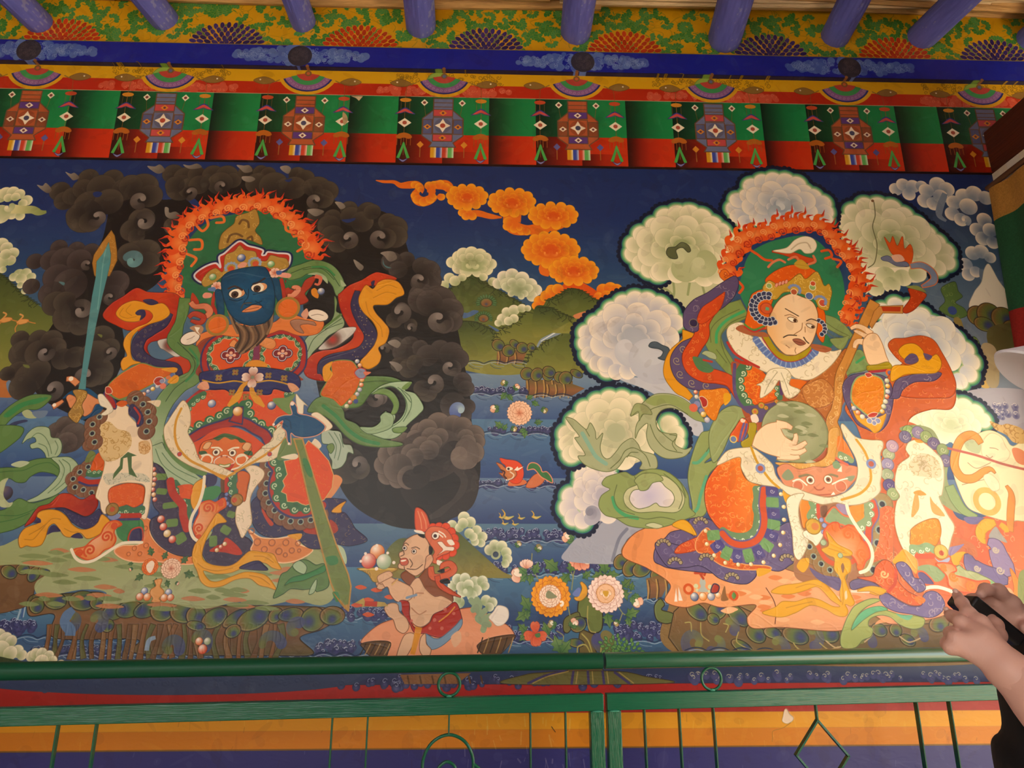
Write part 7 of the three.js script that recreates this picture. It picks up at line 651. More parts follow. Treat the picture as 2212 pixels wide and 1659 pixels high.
boot([3883,2622,3916,2587,3946,2584,3954,2605,3988,2592,4022,2608,4030,2643,4052,2678,4053,2712,4034,2729,4020,2753,4001,2760,3998,2733,3980,2705,3947,2681,3900,2657]); for (const v of [[3979, 2629, 21.3, 0.5, -1], [4024, 2702, 21.1, 2, 1], [3936, 2601, 12.8, 1, 1], [4010, 2750, 9.1, 3, 1]]) spiral(...v, '#dd6a18', 8, 1.5); L([3989,2516,3995,2552,4025,2612,4058,2664,4063,2712,4039,2757,4007,2770], '#f2e6c8', 13);
S([3867,2685,3898,2668,3894,2617,3913,2638,3935,2666,3982,2690,3981,2707,3947,2711,3974,2724,3970,2765,3945,2789,3960,2849,3970,2879,3954,2892,3934,2886,3941,2909,3928,2928,3894,2925,3854,2902,3800,2889,3741,2915,3683,2931,3615,2916,3666,2895,3696,2875,3745,2875,3796,2862,3837,2869,3884,2892,3912,2892,3880,2869,3855,2839,3829,2822,3785,2836,3723,2849,3657,2842,3695,2819,3767,2809,3825,2796,3859,2806,3891,2839,3918,2876,3917,2853,3925,2792,3908,2758,3914,2718,3893,2707], '#e2a012', '#b07a0c', 2.4); S([3935,2748,3944,2735,3948,2752,3939,2772], '#8a5c3c'); S([3936,2846,3944,2836,3945,2859,3936,2869], '#f0c8a0'); Ls('#c08408', 3, [3897,2680,3928,2690,3963,2700], [3931,2799,3932,2846,3923,2886], [3707,2898,3762,2885,3808,2876], [3751,2826,3805,2812,3850,2822]); dot(3938, 2707, 9.8, '#a8b890', '#6a7a58', 2); dot(3878, 2659, 11.3, '#a8b890', '#6a7a58', 2); S([3613,2755,3666,2762,3614,2785], '#e0a014'); S([3764,2745,3784,2721,3813,2718,3810,2745,3789,2769,3772,2762], '#e0a014');
S([3813,2752,3833,2789,3879,2819,3916,2836,3925,2792,3863,2779], '#63547c'); S([3963,2806,4004,2792,4045,2802,4073,2826,4017,2823,3969,2833], '#63547c', '#2c2040', 2); S([3987,2833,4031,2823,4077,2826,4100,2839,4059,2853,4015,2839], '#e0a014', '#a8700c', 2); L([3965,2839,4029,2841], '#f4d0b8', 9);
// knee cloth, legs and boots at the right
S([4260,2292,4277,2265,4309,2255,4341,2268,4377,2302,4402,2340,4399,2402,4378,2472,4364,2486,4386,2550,4405,2596,4386,2642,4363,2691,4343,2711,4340,2635,4351,2607,4342,2568,4290,2575,4233,2607,4221,2656,4232,2705,4236,2742,4226,2759,4204,2720,4180,2663,4170,2600,4176,2547,4191,2501,4206,2479,4193,2440,4217,2363,4268,2325,4266,2310], '#efe2c2', '#a8926a', 2.8, ['#d2c49c', 60, 14]); S([4263,2355,4315,2310,4373,2325,4392,2369,4378,2406,4315,2403,4279,2395], '#dccaa4', null, 0, ['#bda878', 40, 14]); S([4233,2607,4289,2576,4341,2569,4350,2607,4341,2639,4317,2670,4293,2663,4261,2679,4220,2667,4226,2628], '#e28a14', '#a8600c', 2.4, ['#eea83c', 30, 10]); S([4264,2465,4291,2457,4314,2475,4276,2477], '#dd9434'); S([4265,2479,4280,2479,4275,2529,4240,2561], '#dfa050'); S([4327,2483,4338,2504,4360,2529,4373,2558,4328,2543], '#dfa050'); S([4303,2256,4322,2255,4338,2265,4315,2267], '#dd941c'); trim([4225,2679,4254,2681,4284,2672,4307,2686], 28, 1, '#8aa878', '#e6ecd0'); L([4238,2710,4299,2710], '#cc5028', 20); dot(4335, 2693, 26.9, '#d8b04c', '#a07a24', 3); dot(4336, 2698, 9.9, '#b84a2c'); S([4306,2714,4325,2727,4364,2714,4357,2731,4324,2736], '#a8acc8'); S([4231,2755,4269,2741,4304,2748,4340,2768,4312,2802,4271,2796], '#8aa070'); S([4228,2772,4254,2768,4284,2799,4285,2816,4240,2809], '#5a4c80', '#d85c28', 6);
boot([4309,2738,4367,2738,4384,2762,4360,2775,4408,2789,4456,2802,4503,2802,4496,2836,4476,2850,4426,2846,4377,2839,4345,2819,4341,2782]); for (const v of [[4366, 2785, 17.5, 0.5, 1], [4431, 2819, 19.5, 2, 1], [4336, 2751, 12.6, 1, 1], [4477, 2826, 15.3, 3, 1]]) spiral(...v, '#e07a18', 8, 1.5); L([4226,2838,4258,2826,4301,2824,4342,2836,4382,2853], '#f4ead2', 13);
S([4138,2728,4167,2700,4188,2683,4214,2700,4235,2727,4224,2775,4199,2748,4166,2734], '#e8a444'); S([4140,2734,4159,2707,4187,2690,4192,2727,4165,2738], '#e2a010'); S([4150,2741,4180,2731,4205,2755,4214,2789,4242,2796,4251,2829,4220,2843,4195,2819,4165,2782], '#6f6090', '#3c2c54', 2.4, ['#a898a8', 20, 14]); S([4051,2782,4070,2748,4102,2724,4130,2731,4149,2768,4151,2802,4178,2836,4214,2856,4243,2873,4230,2889,4184,2889,4141,2869,4099,2842,4061,2809,3993,2789], '#d2591c', '#7a2c0c', 2.6, ['#e8884c', 60, 12]); L([4147,2762,4136,2809,4106,2839], '#c84018', 12); spiral(4098, 2775, 16, 0, 1, '#efb070', 7, 1.2); S([4068,2859,4098,2846,4140,2872,4183,2892,4226,2889,4239,2853,4271,2838,4301,2849,4316,2886,4292,2919,4247,2934,4185,2922,4123,2912,4084,2892], '#6f6090', '#3c2c54', 2.6, ['#9888a0', 40, 14]); S([3986,2839,4023,2822,4066,2822,4098,2836,4072,2852,4035,2839], '#e2a414', '#a8700c', 2); S([4202,2863,4225,2856,4244,2869,4231,2883,4210,2879], '#e07424');
S([3945,2977,3964,2941,4004,2909,4055,2895,4082,2905,4136,2922,4171,2925,4206,2929,4229,2939,4217,2965,4177,2974,4130,2958,4099,2932,4058,2925,4021,2938,4011,2961,4026,2974,4015,3000,3982,3013,3951,3038,3902,3038,3900,3000,3929,2941,3947,2915,3972,2889,4031,2866,4070,2871,4013,2895,3973,2928], '#a3ac5c', HL, 2.6); S([3945,2977,3965,2938,4005,2905,4063,2892,4093,2905,4045,2915,3996,2941], '#5fae7c', HL, 2); S([4122,2919,4150,2925,4185,2925,4168,2942,4141,2935], '#6ab48c'); S([4036,2958,4056,2941,4085,2935,4100,2948,4068,2951], '#eb9a64');

// ---------------------------------------------------------------- put the paint on the wall
{ const g = k.getImageData(0, 0, 1, 1); }
for (let i = 0; i < 5200; i++) { k.fillStyle = i % 2 ? 'rgba(255,240,215,0.035)' : 'rgba(20,10,5,0.05)'; k.beginPath(); k.ellipse(rnd(0, MW), rnd(0, MH), rnd(4, 46), rnd(3, 22), rnd(0, 3), 0, 6.3); k.fill(); }   // handling marks in the paint
for (let i = 0; i < 16000; i++) { kr.fillStyle = i % 2 ? 'rgba(255,255,255,0.10)' : 'rgba(0,0,0,0.10)'; kr.beginPath(); kr.ellipse(rnd(0, MW), rnd(0, MH), rnd(8, 40), rnd(4, 12), rnd(-0.3, 0.3), 0, 6.3); kr.fill(); }   // brush and trowel marks
const TX = [0, 1866, 3733, 5600], TY = [0, 1750, 3500], tiles = [];
for (let j = 0; j < 2; j++) for (let i = 0; i < 3; i++) {
  const cut = (src, s) => { const w = Math.round((TX[i + 1] - TX[i]) * s), h = Math.round((TY[j + 1] - TY[j]) * s), c = document.createElement('canvas'); c.width = w; c.height = h; c.getContext('2d').drawImage(src, Math.round(TX[i] * s), Math.round(TY[j] * s), w, h, 0, 0, w, h); const t = new THREE.CanvasTexture(c); t.magFilter = THREE.LinearFilter; return t; };
  const map = cut(big, MS); map.colorSpace = THREE.SRGBColorSpace;
  tiles.push(new THREE.MeshPhysicalMaterial({ map, bumpMap: cut(rel, MS / 2), bumpScale: 0.003, roughness: 0.42, specularIntensity: 0.75 }));
}
// a piece of the painted wall between two heights, standing proud of the plaster
function paintedPiece(name, y0, y1, proud, parent) {
  const pos = [], uv = [], idx = [], geo = new THREE.BufferGeometry(), xs = TX.map((v) => v / 1000 - 2.6), cuts = [y0, ...TY.map((v) => 4.2 - v / 1000).filter((v) => v > y0 && v < y1), y1].sort((a, b) => b - a);
  for (let i = 0; i < 3; i++) for (let j = 0; j < cuts.length - 1; j++) {
    const [a, b, t, f] = [xs[i], xs[i + 1], cuts[j], cuts[j + 1]], row = (4.2 - (t + f) / 2) * 1000 < TY[1] ? 0 : 1, n = pos.length / 3, U = (y) => 1 - ((4.2 - y) * 1000 - TY[row]) / 1750;
    const quads = [[a, f, proud, b, f, proud, b, t, proud, a, t, proud]];
    if (proud > 0.002 && j === 0) quads.push([a, t, proud, b, t, proud, b, t, 0, a, t, 0]);
    if (proud > 0.002 && j === cuts.length - 2) quads.push([a, f, 0, b, f, 0, b, f, proud, a, f, proud]);
    geo.addGroup(idx.length, quads.length * 6, row * 3 + i);
    quads.forEach((q, m) => { const s = pos.length / 3; pos.push(...q); for (let c = 0; c < 4; c++) uv.push(c === 1 || c === 2 ? 1 : 0, U(Math.max(y0 + 0.001, Math.min(y1 - 0.001, q[c * 3 + 1])))); idx.push(s, s + 1, s + 2, s, s + 2, s + 3); });
  }
  geo.setAttribute('position', new THREE.Float32BufferAttribute(pos, 3)); geo.setAttribute('uv', new THREE.Float32BufferAttribute(uv, 2)); geo.setIndex(idx); geo.computeVertexNormals();
  return mesh(name, geo, tiles, parent);
}
paintedPiece('mural_painting', 0.7, 3.174, 0.0, wallBack).userData.label = 'mural of two armoured guardian kings among clouds, rocks and water';
paintedPiece('painted_valance', 3.174, 3.656, 0.006, wallBack).userData.label = 'painted green and red pleated valance with hanging lanterns';
paintedPiece('painted_beam', 3.656, 3.773, 0.03, wallBack).userData.label = 'deep blue beam with painted cloud medallions';
paintedPiece('flower_frieze', 3.773, 4.2, 0.004, wallBack).userData.label = 'yellow frieze with painted chrysanthemums and leaves';
mesh('dado', box(5.6, 0.72, 0.02, 0.2, 0.34, -0.0098), std('#2c2a66', 0.5), wallBack);
for (const [x, w] of [[-3.42, 1.62]]) { mesh('blue_field', box(w, 2.13, 0.02, x, 2.11, -0.009), std('#24406f', 0.5), wallBack); mesh('dado', box(w, 1.04, 0.02, x, 0.52, -0.009), std('#2c2a66', 0.5), wallBack); mesh('red_band', box(w, 0.5, 0.02, x, 3.42, -0.009), std('#b52a10', 0.5), wallBack); mesh('yellow_band', box(w, 0.53, 0.02, x, 3.94, -0.009), std('#cf9c14', 0.5), wallBack); }

// ---------------------------------------------------------------- roof timbers
const logUV = 1, grain = tileNoise(256, 16), grain2 = tileNoise(256, 48);
const poleTex = noiseTex(256, 256, (i, j) => { const g = 0.5 * grain(i, j * 5) + 0.3 * grain2(i, j * 3) + 0.2 * n8(i, j), v = 196 + 55 * g; return [v, v * 0.88, v * 0.7]; });
const poleTex2 = noiseTex(256, 256, (i, j) => { const g = 0.4 * grain(i, j * 4) + 0.2 * grain2(i, j * 3) + 0.4 * n8(i, j), v = 168 + 75 * g; return [v, v * 0.84, v * 0.62]; });
const poleBump = noiseTex(256, 256, (i, j) => { const v = 255 * (0.6 * grain(i, j * 5) + 0.4 * n32(i, j)); return [v, v, v]; }, false);
const poleMats = [poleTex, poleTex2].map((map, i) => std(i ? '#f2e2c6' : '#ffffff', 0.75, { map, bumpMap: poleBump, bumpScale: 0.004 }));
const blueTex = noiseTex(256, 256, (i, j) => { const g = 0.5 * grain(i, j * 6) + 0.5 * n8(i, j), worn = n64(i, j) * n8(i, j) > 0.62 ? 30 : 0; return [88 + 26 * g + worn, 94 + 26 * g + worn, 186 + 30 * g]; });
const blueMat = std('#ffffff', 0.62, { map: blueTex, bumpMap: poleBump, bumpScale: 0.005 });
// a slightly crooked round timber along +z, length len
function timber(r, len, wob, seg = 14, rings = 16) {
  const g = new THREE.CylinderGeometry(r, r * 0.97, len, seg, rings, false).rotateX(Math.PI / 2).translate(0, 0, len / 2), p = g.attributes.position, a = rnd(0, 6), b = rnd(0, 6);
  for (let i = 0; i < p.count; i++) { const z = p.getZ(i), q = 1 + 0.03 * Math.sin(z * 5 + a) + 0.02 * Math.sin(3 * Math.atan2(p.getY(i), p.getX(i)) + b); p.setX(i, p.getX(i) * q + wob * Math.sin(z * 1.4 + a)); p.setY(i, p.getY(i) * q + wob * 0.6 * Math.sin(z * 1.9 + b)); }
  const uv = g.attributes.uv; for (let i = 0; i < uv.count; i++) uv.setXY(i, uv.getY(i) * len * 1.2, uv.getX(i) * 0.6);
  g.computeVertexNormals(); return g;
}
const RAFTERS = [[-2.123, 3.897, 0.062, -0.06], [-1.556, 3.93, 0.065, -0.11], [-0.906, 3.929, 0.062, 0.03], [-0.364, 3.928, 0.072, 0.05], [0.387, 3.91, 0.077, -0.035], [1.093, 3.884, 0.079, -0.15], [1.636, 3.925, 0.069, -0.15], [2.048, 3.927, 0.071, 0.08], [2.60, 3.93, 0.076, 0.0], [-2.75, 3.92, 0.066, 0], [-3.4, 3.92, 0.07, 0.02]];
const which = ['leftmost whole', 'second', 'third', 'fourth', 'fifth', 'sixth', 'seventh', 'eighth', 'cut off rightmost'];
RAFTERS.forEach(([x, y, r, dx], i) => {
  const o = group('rafter', x, y, -0.05), m = mesh('log', timber(r, 4.36, 0.006), blueMat, o);
  o.rotation.set(0.0873, Math.atan(dx), 0, 'YXZ');
  m.userData.label = 'blue painted round log';
  tag(o, i < 9 ? `blue painted round roof beam, ${which[i]} of those above the flower frieze` : i === 9 ? 'blue painted round roof beam beyond the leftmost whole one' : 'blue painted round roof beam beside the plastered end wall', 'beam', 'blue rafters under the pole ceiling');
});
{ // peeled poles laid across the rafters, each a piece of the ceiling
  const geos = [0, 1, 2, 3].map(() => timber(0.033, 2.5, 0.01, 10, 10).rotateY(Math.PI / 2)), thin = [0, 1, 2].map(() => timber(0.017, 2.5, 0.014, 8, 10).rotateY(Math.PI / 2));
  for (let row = 0, z = 0.03; z < 4.4; row++) {
    const w = rnd(0.85, 1.25), r = 0.033 * w, slope = -0.0873;
    for (let s = 0; s < 4; s++) {
      const right = s === 2 && rnd() < 0.6, c = mesh('pole', right ? thin[row % 3] : geos[(row * 3 + s) % 4], poleMats[(row * 7 + s * 3 + (rnd() < 0.5)) % 2], ceil);
      c.position.set(-4.3 + s * 2.3 + (row % 2) * -0.25, 4.0 + 0.052 + rnd(-0.006, 0.006) + slope * z, z); c.scale.set(1, w, w); c.rotation.y = rnd(-0.008, 0.008);
      if (right) { const d = mesh('pole', thin[(row + 1) % 3], poleMats[row % 2], ceil); d.position.set(-4.3 + s * 2.3, 4.0 + 0.04 + slope * z, z + 0.03); d.scale.copy(c.scale); d.rotation.y = rnd(-0.02, 0.02); }
    }
    z += r * 2 * 0.98;
  }
}

// ---------------------------------------------------------------- green iron gates in front of the mural
const paintTex = noiseTex(128, 128, (i, j) => { const v = 225 + 30 * (0.5 * n32(i * 2, j * 2) + 0.5 * n64(i * 2, j * 2)); return [v * 0.97, v, v * 0.98]; });
const gateMat = new THREE.MeshPhysicalMaterial({ color: '#0f5a3d', map: paintTex, roughness: 0.26, specularIntensity: 0.9, bumpMap: bumpTex, bumpScale: 0.0006 });
const railMat = new THREE.MeshPhysicalMaterial({ color: '#0b4a30', map: paintTex, roughness: 0.45, specularIntensity: 0.5 });
const railGloss = new THREE.MeshPhysicalMaterial({ color: '#0d5538', map: paintTex, roughness: 0.35, clearcoat: 0.8, clearcoatRoughness: 0.12 });
const weldMat = std('#3a8a6c', 0.45);
const tube = (pts, r, n = 40) => new THREE.TubeGeometry(new THREE.CatmullRomCurve3(pts.map(([x, y]) => V(x, y, 0))), n, r, 8, false);
const slat = (x, y0, y1, w = 0.005, d = 0.02) => new RoundedBoxGeometry(w, y1 - y0, d, 1, 0.0015).translate(x, (y0 + y1) / 2, 0);
const rod = (x0, y0, x1, y1, w = 0.006, d = 0.016) => { const l = Math.hypot(x1 - x0, y1 - y0); return new THREE.BoxGeometry(l + w * 0.6, w, d).rotateZ(Math.atan2(y1 - y0, x1 - x0)).translate((x0 + x1) / 2, (y0 + y1) / 2, 0); };
const joined = (list) => mergeGeometries(list.map((g) => (g.index ? g.toNonIndexed() : g)));
function gate(x0, x1, rings, bars, label, pipeMat) {
  const o = group('iron_gate', 0, 0, 0.2793); o.rotation.y = 0.0959; tag(o, label, 'gate', 'green iron gates before the mural');
  const q = 1.0046, X0 = x0 * q, X1 = x1 * q, w = X1 - X0;
  const pipe = mesh('handrail', new THREE.CylinderGeometry(0.026, 0.026, w - 0.004, 32, 1).rotateZ(Math.PI / 2).translate((X0 + X1) / 2, 1.15, 0), pipeMat, o); pipe.userData.label = 'round green pipe handrail';
  mesh('top_rail', new RoundedBoxGeometry(w - 0.006, 0.05, 0.03, 2, 0.003).translate((X0 + X1) / 2, 1.026, 0), gateMat, o);
  mesh('bottom_rail', new RoundedBoxGeometry(w - 0.006, 0.04, 0.03, 2, 0.003).translate((X0 + X1) / 2, 0.12, 0), gateMat, o);
  for (const x of [X0 + 0.026, X1 - 0.026]) { mesh('post', new RoundedBoxGeometry(0.045, 1.001, 0.031, 2, 0.003).translate(x, 0.5005, 0), gateMat, o); mesh('weld', new THREE.SphereGeometry(0.006, 8, 6).scale(3, 0.5, 1).translate(x, 1.0, 0.0155), weldMat, o); }
  for (const r of rings) { const g = mesh('ring', new THREE.TorusGeometry(0.0345, 0.0048, 10, 36).translate(r * q, 1.088, 0), gateMat, o); mesh('weld', new THREE.SphereGeometry(0.007, 8, 6).scale(1.6, 0.7, 1).translate(r * q, 1.053, 0), weldMat, g); }
  for (const b of bars) mesh('bar', slat(b * q, 0.14, 1.003), gateMat, o);
  return o;
}
const gateA = gate(-2.25, 0.3675, [-0.134, -1.55], [-2.0, -1.88, -1.277, -1.171, -0.49, -0.383, 0.126, 0.24], 'long green iron gate with a round scroll, in front of the sword guardian', railMat);
{ // round scroll hanging from the top rail, and a lower one beside it
  const c = -0.1326;
  mesh('scroll', joined([slat(c, 0.94, 1.003, 0.005, 0.012), tube([[c - 0.055, 0.76], [c - 0.074, 0.82], [c - 0.077, 0.875], [c - 0.05, 0.922], [c, 0.942], [c + 0.05, 0.922], [c + 0.077, 0.875], [c + 0.074, 0.82], [c + 0.055, 0.76]], 0.005), tube([[c - 0.034, 0.80], [c - 0.03, 0.848], [c - 0.004, 0.866], [c + 0.022, 0.85], [c + 0.02, 0.82], [c - 0.002, 0.812]], 0.005), tube([[c + 0.077, 0.86], [c + 0.11, 0.83], [c + 0.13, 0.78], [c + 0.12, 0.72]], 0.005), slat(c, 0.14, 0.76, 0.005, 0.012), rod(c - 0.055, 0.76, c + 0.055, 0.76)]), gateMat, gateA);
  const d = -0.83; mesh('scroll', joined([tube([[d - 0.1, 0.5], [d - 0.12, 0.66], [d, 0.8], [d + 0.12, 0.66], [d + 0.1, 0.5], [d, 0.46], [d - 0.1, 0.5]], 0.005), slat(d, 0.14, 0.46, 0.005, 0.012)]), gateMat, gateA);
}
const gateB = gate(0.3725, 2.2, [0.739], [0.501, 0.619, 0.736, 1.465, 1.589, 2.05], 'green iron gate with a diamond bar, in front of the lute guardian', railGloss);
{ const c = 1.103; mesh('diamond', joined([slat(c, 0.953, 1.003, 0.006, 0.014), rod(c, 0.953, c - 0.088, 0.85), rod(c, 0.953, c + 0.096, 0.842), rod(c - 0.088, 0.85, c + 0.006, 0.74), rod(c + 0.096, 0.842, c + 0.006, 0.74), slat(c + 0.006, 0.14, 0.74, 0.006, 0.014)]), gateMat, gateB); }

// ---------------------------------------------------------------- doorway side: painted bands and the striped door hanging
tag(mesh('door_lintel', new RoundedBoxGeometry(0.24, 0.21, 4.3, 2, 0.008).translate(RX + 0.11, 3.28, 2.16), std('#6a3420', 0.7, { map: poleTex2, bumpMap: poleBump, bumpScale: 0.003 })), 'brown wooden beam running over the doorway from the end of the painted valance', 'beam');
function clothBand(y0, y1, bow) {              // a gathered strip of cloth hanging along the end wall
  const nz = 120, ny = 8, pos = [], uv = [], idx = [];
  for (let j = 0; j <= ny; j++) for (let i = 0; i <= nz; i++) {
    const z = 0.012 + 2.35 * i / nz, y = y1 + (y0 - y1) * j / ny, low = (3.1 - y) / 0.9, f = 0.012 + 0.02 * low;
    pos.push(RX - 0.03 - bow * low * Math.exp(-z * 5) - f * (0.5 + 0.5 * Math.sin(z * 34 + 1.2 * Math.sin(z * 7))) , y - 0.012 * Math.sin(z * 6), z); uv.push(z, y);
  }
  for (let j = 0; j < ny; j++) for (let i = 0; i < nz; i++) { const a = j * (nz + 1) + i, b = a + nz + 1; idx.push(a, b, a + 1, a + 1, b, b + 1); }
  const g = new THREE.BufferGeometry(); g.setAttribute('position', new THREE.Float32BufferAttribute(pos, 3)); g.setAttribute('uv', new THREE.Float32BufferAttribute(uv, 2)); g.setIndex(idx); g.computeVertexNormals(); return g;
}
{
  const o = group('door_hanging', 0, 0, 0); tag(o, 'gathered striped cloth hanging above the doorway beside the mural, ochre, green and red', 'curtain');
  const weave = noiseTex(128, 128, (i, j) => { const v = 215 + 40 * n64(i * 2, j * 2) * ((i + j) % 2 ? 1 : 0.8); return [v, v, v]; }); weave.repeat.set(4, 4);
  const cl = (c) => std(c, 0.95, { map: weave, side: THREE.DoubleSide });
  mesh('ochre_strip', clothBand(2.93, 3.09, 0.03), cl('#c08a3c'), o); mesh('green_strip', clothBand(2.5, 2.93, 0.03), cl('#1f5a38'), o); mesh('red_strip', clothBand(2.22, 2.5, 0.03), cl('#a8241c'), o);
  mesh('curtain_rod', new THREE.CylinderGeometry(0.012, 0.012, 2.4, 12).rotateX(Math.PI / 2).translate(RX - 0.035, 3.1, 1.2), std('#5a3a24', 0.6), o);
}
tag(mesh('paper_note', new RoundedBoxGeometry(0.006, 0.05, 0.07, 1, 0.002).translate(RX - 0.006, 3.143, 0.13), std('#d8d2ca', 0.9)), 'small white paper stuck on the wall above the striped hanging', 'paper');

// ---------------------------------------------------------------- visitor taking a picture at the right edge
const cap = (a, b, ra, rb) => ({ a, d: [b[0] - a[0], b[1] - a[1], b[2] - a[2]], ra, rb, l2: (b[0] - a[0]) ** 2 + (b[1] - a[1]) ** 2 + (b[2] - a[2]) ** 2 || 1e-9 });
const chain = (pts, rs) => pts.slice(1).map((p, i) => cap(pts[i], p, rs[i], rs[i + 1]));
function field(parts, kk) {
  return (x, y, z) => {
    let d = 1e3;
    for (const c of parts) {
      const px = x - c.a[0], py = y - c.a[1], pz = z - c.a[2], t = Math.max(0, Math.min(1, (px * c.d[0] + py * c.d[1] + pz * c.d[2]) / c.l2));
      const e = Math.hypot(px - c.d[0] * t, py - c.d[1] * t, pz - c.d[2] * t) - (c.ra + (c.rb - c.ra) * t), h = Math.max(kk - Math.abs(d - e), 0) / kk;
      d = Math.min(d, e) - h * h * kk * 0.25;
    }
    return d;
  };
}
function blob(center, half, res, sdf) {        // mesh of a distance field inside a cube
  const mc = new MarchingCubes(res, new THREE.MeshBasicMaterial(), false, false, 400000); mc.isolation = 0;
  for (let k3 = 0; k3 < res; k3++) for (let j = 0; j < res; j++) for (let i = 0; i < res; i++) {
    const f = (v) => (v - res / 2) / (res / 2) * half, edge = i < 2 || j < 2 || k3 < 2 || i > res - 3 || j > res - 3 || k3 > res - 3;
    mc.field[k3 * res * res + j * res + i] = edge ? -1 : -sdf(center[0] + f(i), center[1] + f(j), center[2] + f(k3));
  }
  mc.update();
  const n = mc.count, g = new THREE.BufferGeometry(); g.setAttribute('position', new THREE.BufferAttribute(mc.positionArray.slice(0, n * 3), 3));
  g.scale(half, half, half).translate(...center); const m = mergeVertices(g, 1e-5); m.computeVertexNormals(); return m;
}
const man = group('person', 1.0, 0, 1.5); tag(man, 'person in a black shirt and white cap holding up a camera at the right edge', 'person');
const off = (g) => g.translate(-1.0, 0, -1.5);
const HEAD = [0.995, 1.725, 1.665], NECK = [1.02, 1.56, 1.60], CHEST = [1.02, 1.30, 1.53], WAIST = [0.985, 1.08, 1.50], HIP = [1.02, 0.92, 1.52];
const LSH = [1.03, 1.43, 1.74], RSH = [1.10, 1.43, 1.37], LEL = [0.8195, 1.1986, 1.6829], LWR = [0.7222, 1.3116, 1.6178], REL = [1.10, 1.20, 1.30], RWR = [0.905, 1.352, 1.43];
const legs = [[[1.0, 0.9, 1.61], [0.98, 0.49, 1.63], [1.03, 0.09, 1.64]], [[1.05, 0.9, 1.42], [1.02, 0.49, 1.41], [1.08, 0.09, 1.40]]];
const LM = [[0.7172, 1.3704, 1.5872], [0.7019, 1.3596, 1.5941], [0.6874, 1.3477, 1.6008], [0.6802, 1.3361, 1.5974]];       // knuckles of the near hand
const leftHand = [
  cap(LWR, [0.704, 1.3489, 1.6016], 0.027, 0.020), ...LM.map((m, i) => cap(LWR, m, 0.020, [0.0125, 0.013, 0.0125, 0.0115][i])),
  ...chain([LM[0], [0.7145, 1.3828, 1.5698], [0.7252, 1.3966, 1.5428], [0.7355, 1.4066, 1.5199]], [0.0105, 0.0095, 0.0086, 0.0074]),
  ...chain([LM[1], [0.6922, 1.3713, 1.5815], [0.7007, 1.3777, 1.5524], [0.7122, 1.3801, 1.5275]], [0.0105, 0.0094, 0.0085, 0.0073]),
  ...chain([LM[2], [0.6717, 1.3508, 1.5939], [0.6843, 1.3546, 1.5663], [0.7072, 1.3562, 1.5415]], [0.011, 0.0098, 0.0088, 0.0075]),
  ...chain([LM[3], [0.6623, 1.3377, 1.5942], [0.672, 1.3404, 1.5724], [0.6913, 1.3422, 1.5527]], [0.0105, 0.0092, 0.0082, 0.007]),
  ...chain([[0.7249, 1.3414, 1.5898], [0.7539, 1.3519, 1.5676], [0.7655, 1.3648, 1.5507], [0.7697, 1.3732, 1.5376]], [0.015, 0.0115, 0.0105, 0.0085])];
const RM = [[0.868, 1.392, 1.458], [0.862, 1.384, 1.443], [0.862, 1.372, 1.432], [0.866, 1.359, 1.425]];
const rightHand = [
  cap(RWR, [0.878, 1.372, 1.440], 0.026, 0.023), ...RM.map((m, i) => cap(RWR, m, 0.019, 0.0125 - i * 0.0004)),
  ...chain([RM[0], [0.842, 1.412, 1.468], [0.812, 1.414, 1.480], [0.796, 1.408, 1.490]], [0.0105, 0.0098, 0.0088, 0.0075]),
  ...chain([RM[1], [0.832, 1.400, 1.444], [0.806, 1.396, 1.452], [0.792, 1.386, 1.468]], [0.0105, 0.0098, 0.0088, 0.0075]),
  ...chain([RM[2], [0.832, 1.380, 1.430], [0.806, 1.372, 1.438], [0.792, 1.362, 1.452]], [0.0102, 0.0095, 0.0085, 0.0072]),
  ...chain([RM[3], [0.840, 1.360, 1.424], [0.818, 1.350, 1.430], [0.804, 1.342, 1.444]], [0.0095, 0.0085, 0.0077, 0.0066]),
  ...chain([[0.890, 1.360, 1.452], [0.872, 1.352, 1.480], [0.856, 1.350, 1.500], [0.842, 1.356, 1.512]], [0.014, 0.0115, 0.0105, 0.0085])];
const trunk = [cap(HIP, WAIST, 0.15, 0.145), cap(WAIST, CHEST, 0.145, 0.15), cap([CHEST[0] - 0.02, 1.36, CHEST[2] + 0.09], [CHEST[0] + 0.04, 1.36, CHEST[2] - 0.09], 0.11, 0.11), cap(CHEST, NECK, 0.12, 0.06), cap(LSH, NECK, 0.065, 0.05), cap(RSH, NECK, 0.065, 0.05)];
const arms = [...chain([LSH, LEL], [0.055, 0.043]), ...chain([LEL, [0.7685, 1.2613, 1.6468], LWR], [0.044, 0.041, 0.027]), ...chain([RSH, REL], [0.055, 0.043]), ...chain([REL, [1.0, 1.28, 1.365], RWR], [0.044, 0.040, 0.027])];
const legCaps = legs.flatMap(([h, n, f]) => chain([h, n, f], [0.085, 0.056, 0.042]));
const F = [-0.95, 0, -0.31], LF = [-0.31, 0, 0.95], hp = (f, u, l) => [HEAD[0] + F[0] * f + LF[0] * l, HEAD[1] + u, HEAD[2] + F[2] * f + LF[2] * l];
const headCaps = [cap(NECK, hp(-0.01, -0.03, 0), 0.052, 0.06), cap(hp(-0.02, 0.03, 0), hp(0.025, 0.03, 0), 0.082, 0.078), cap(hp(0.03, -0.04, 0), hp(0.055, -0.075, 0), 0.06, 0.04)];
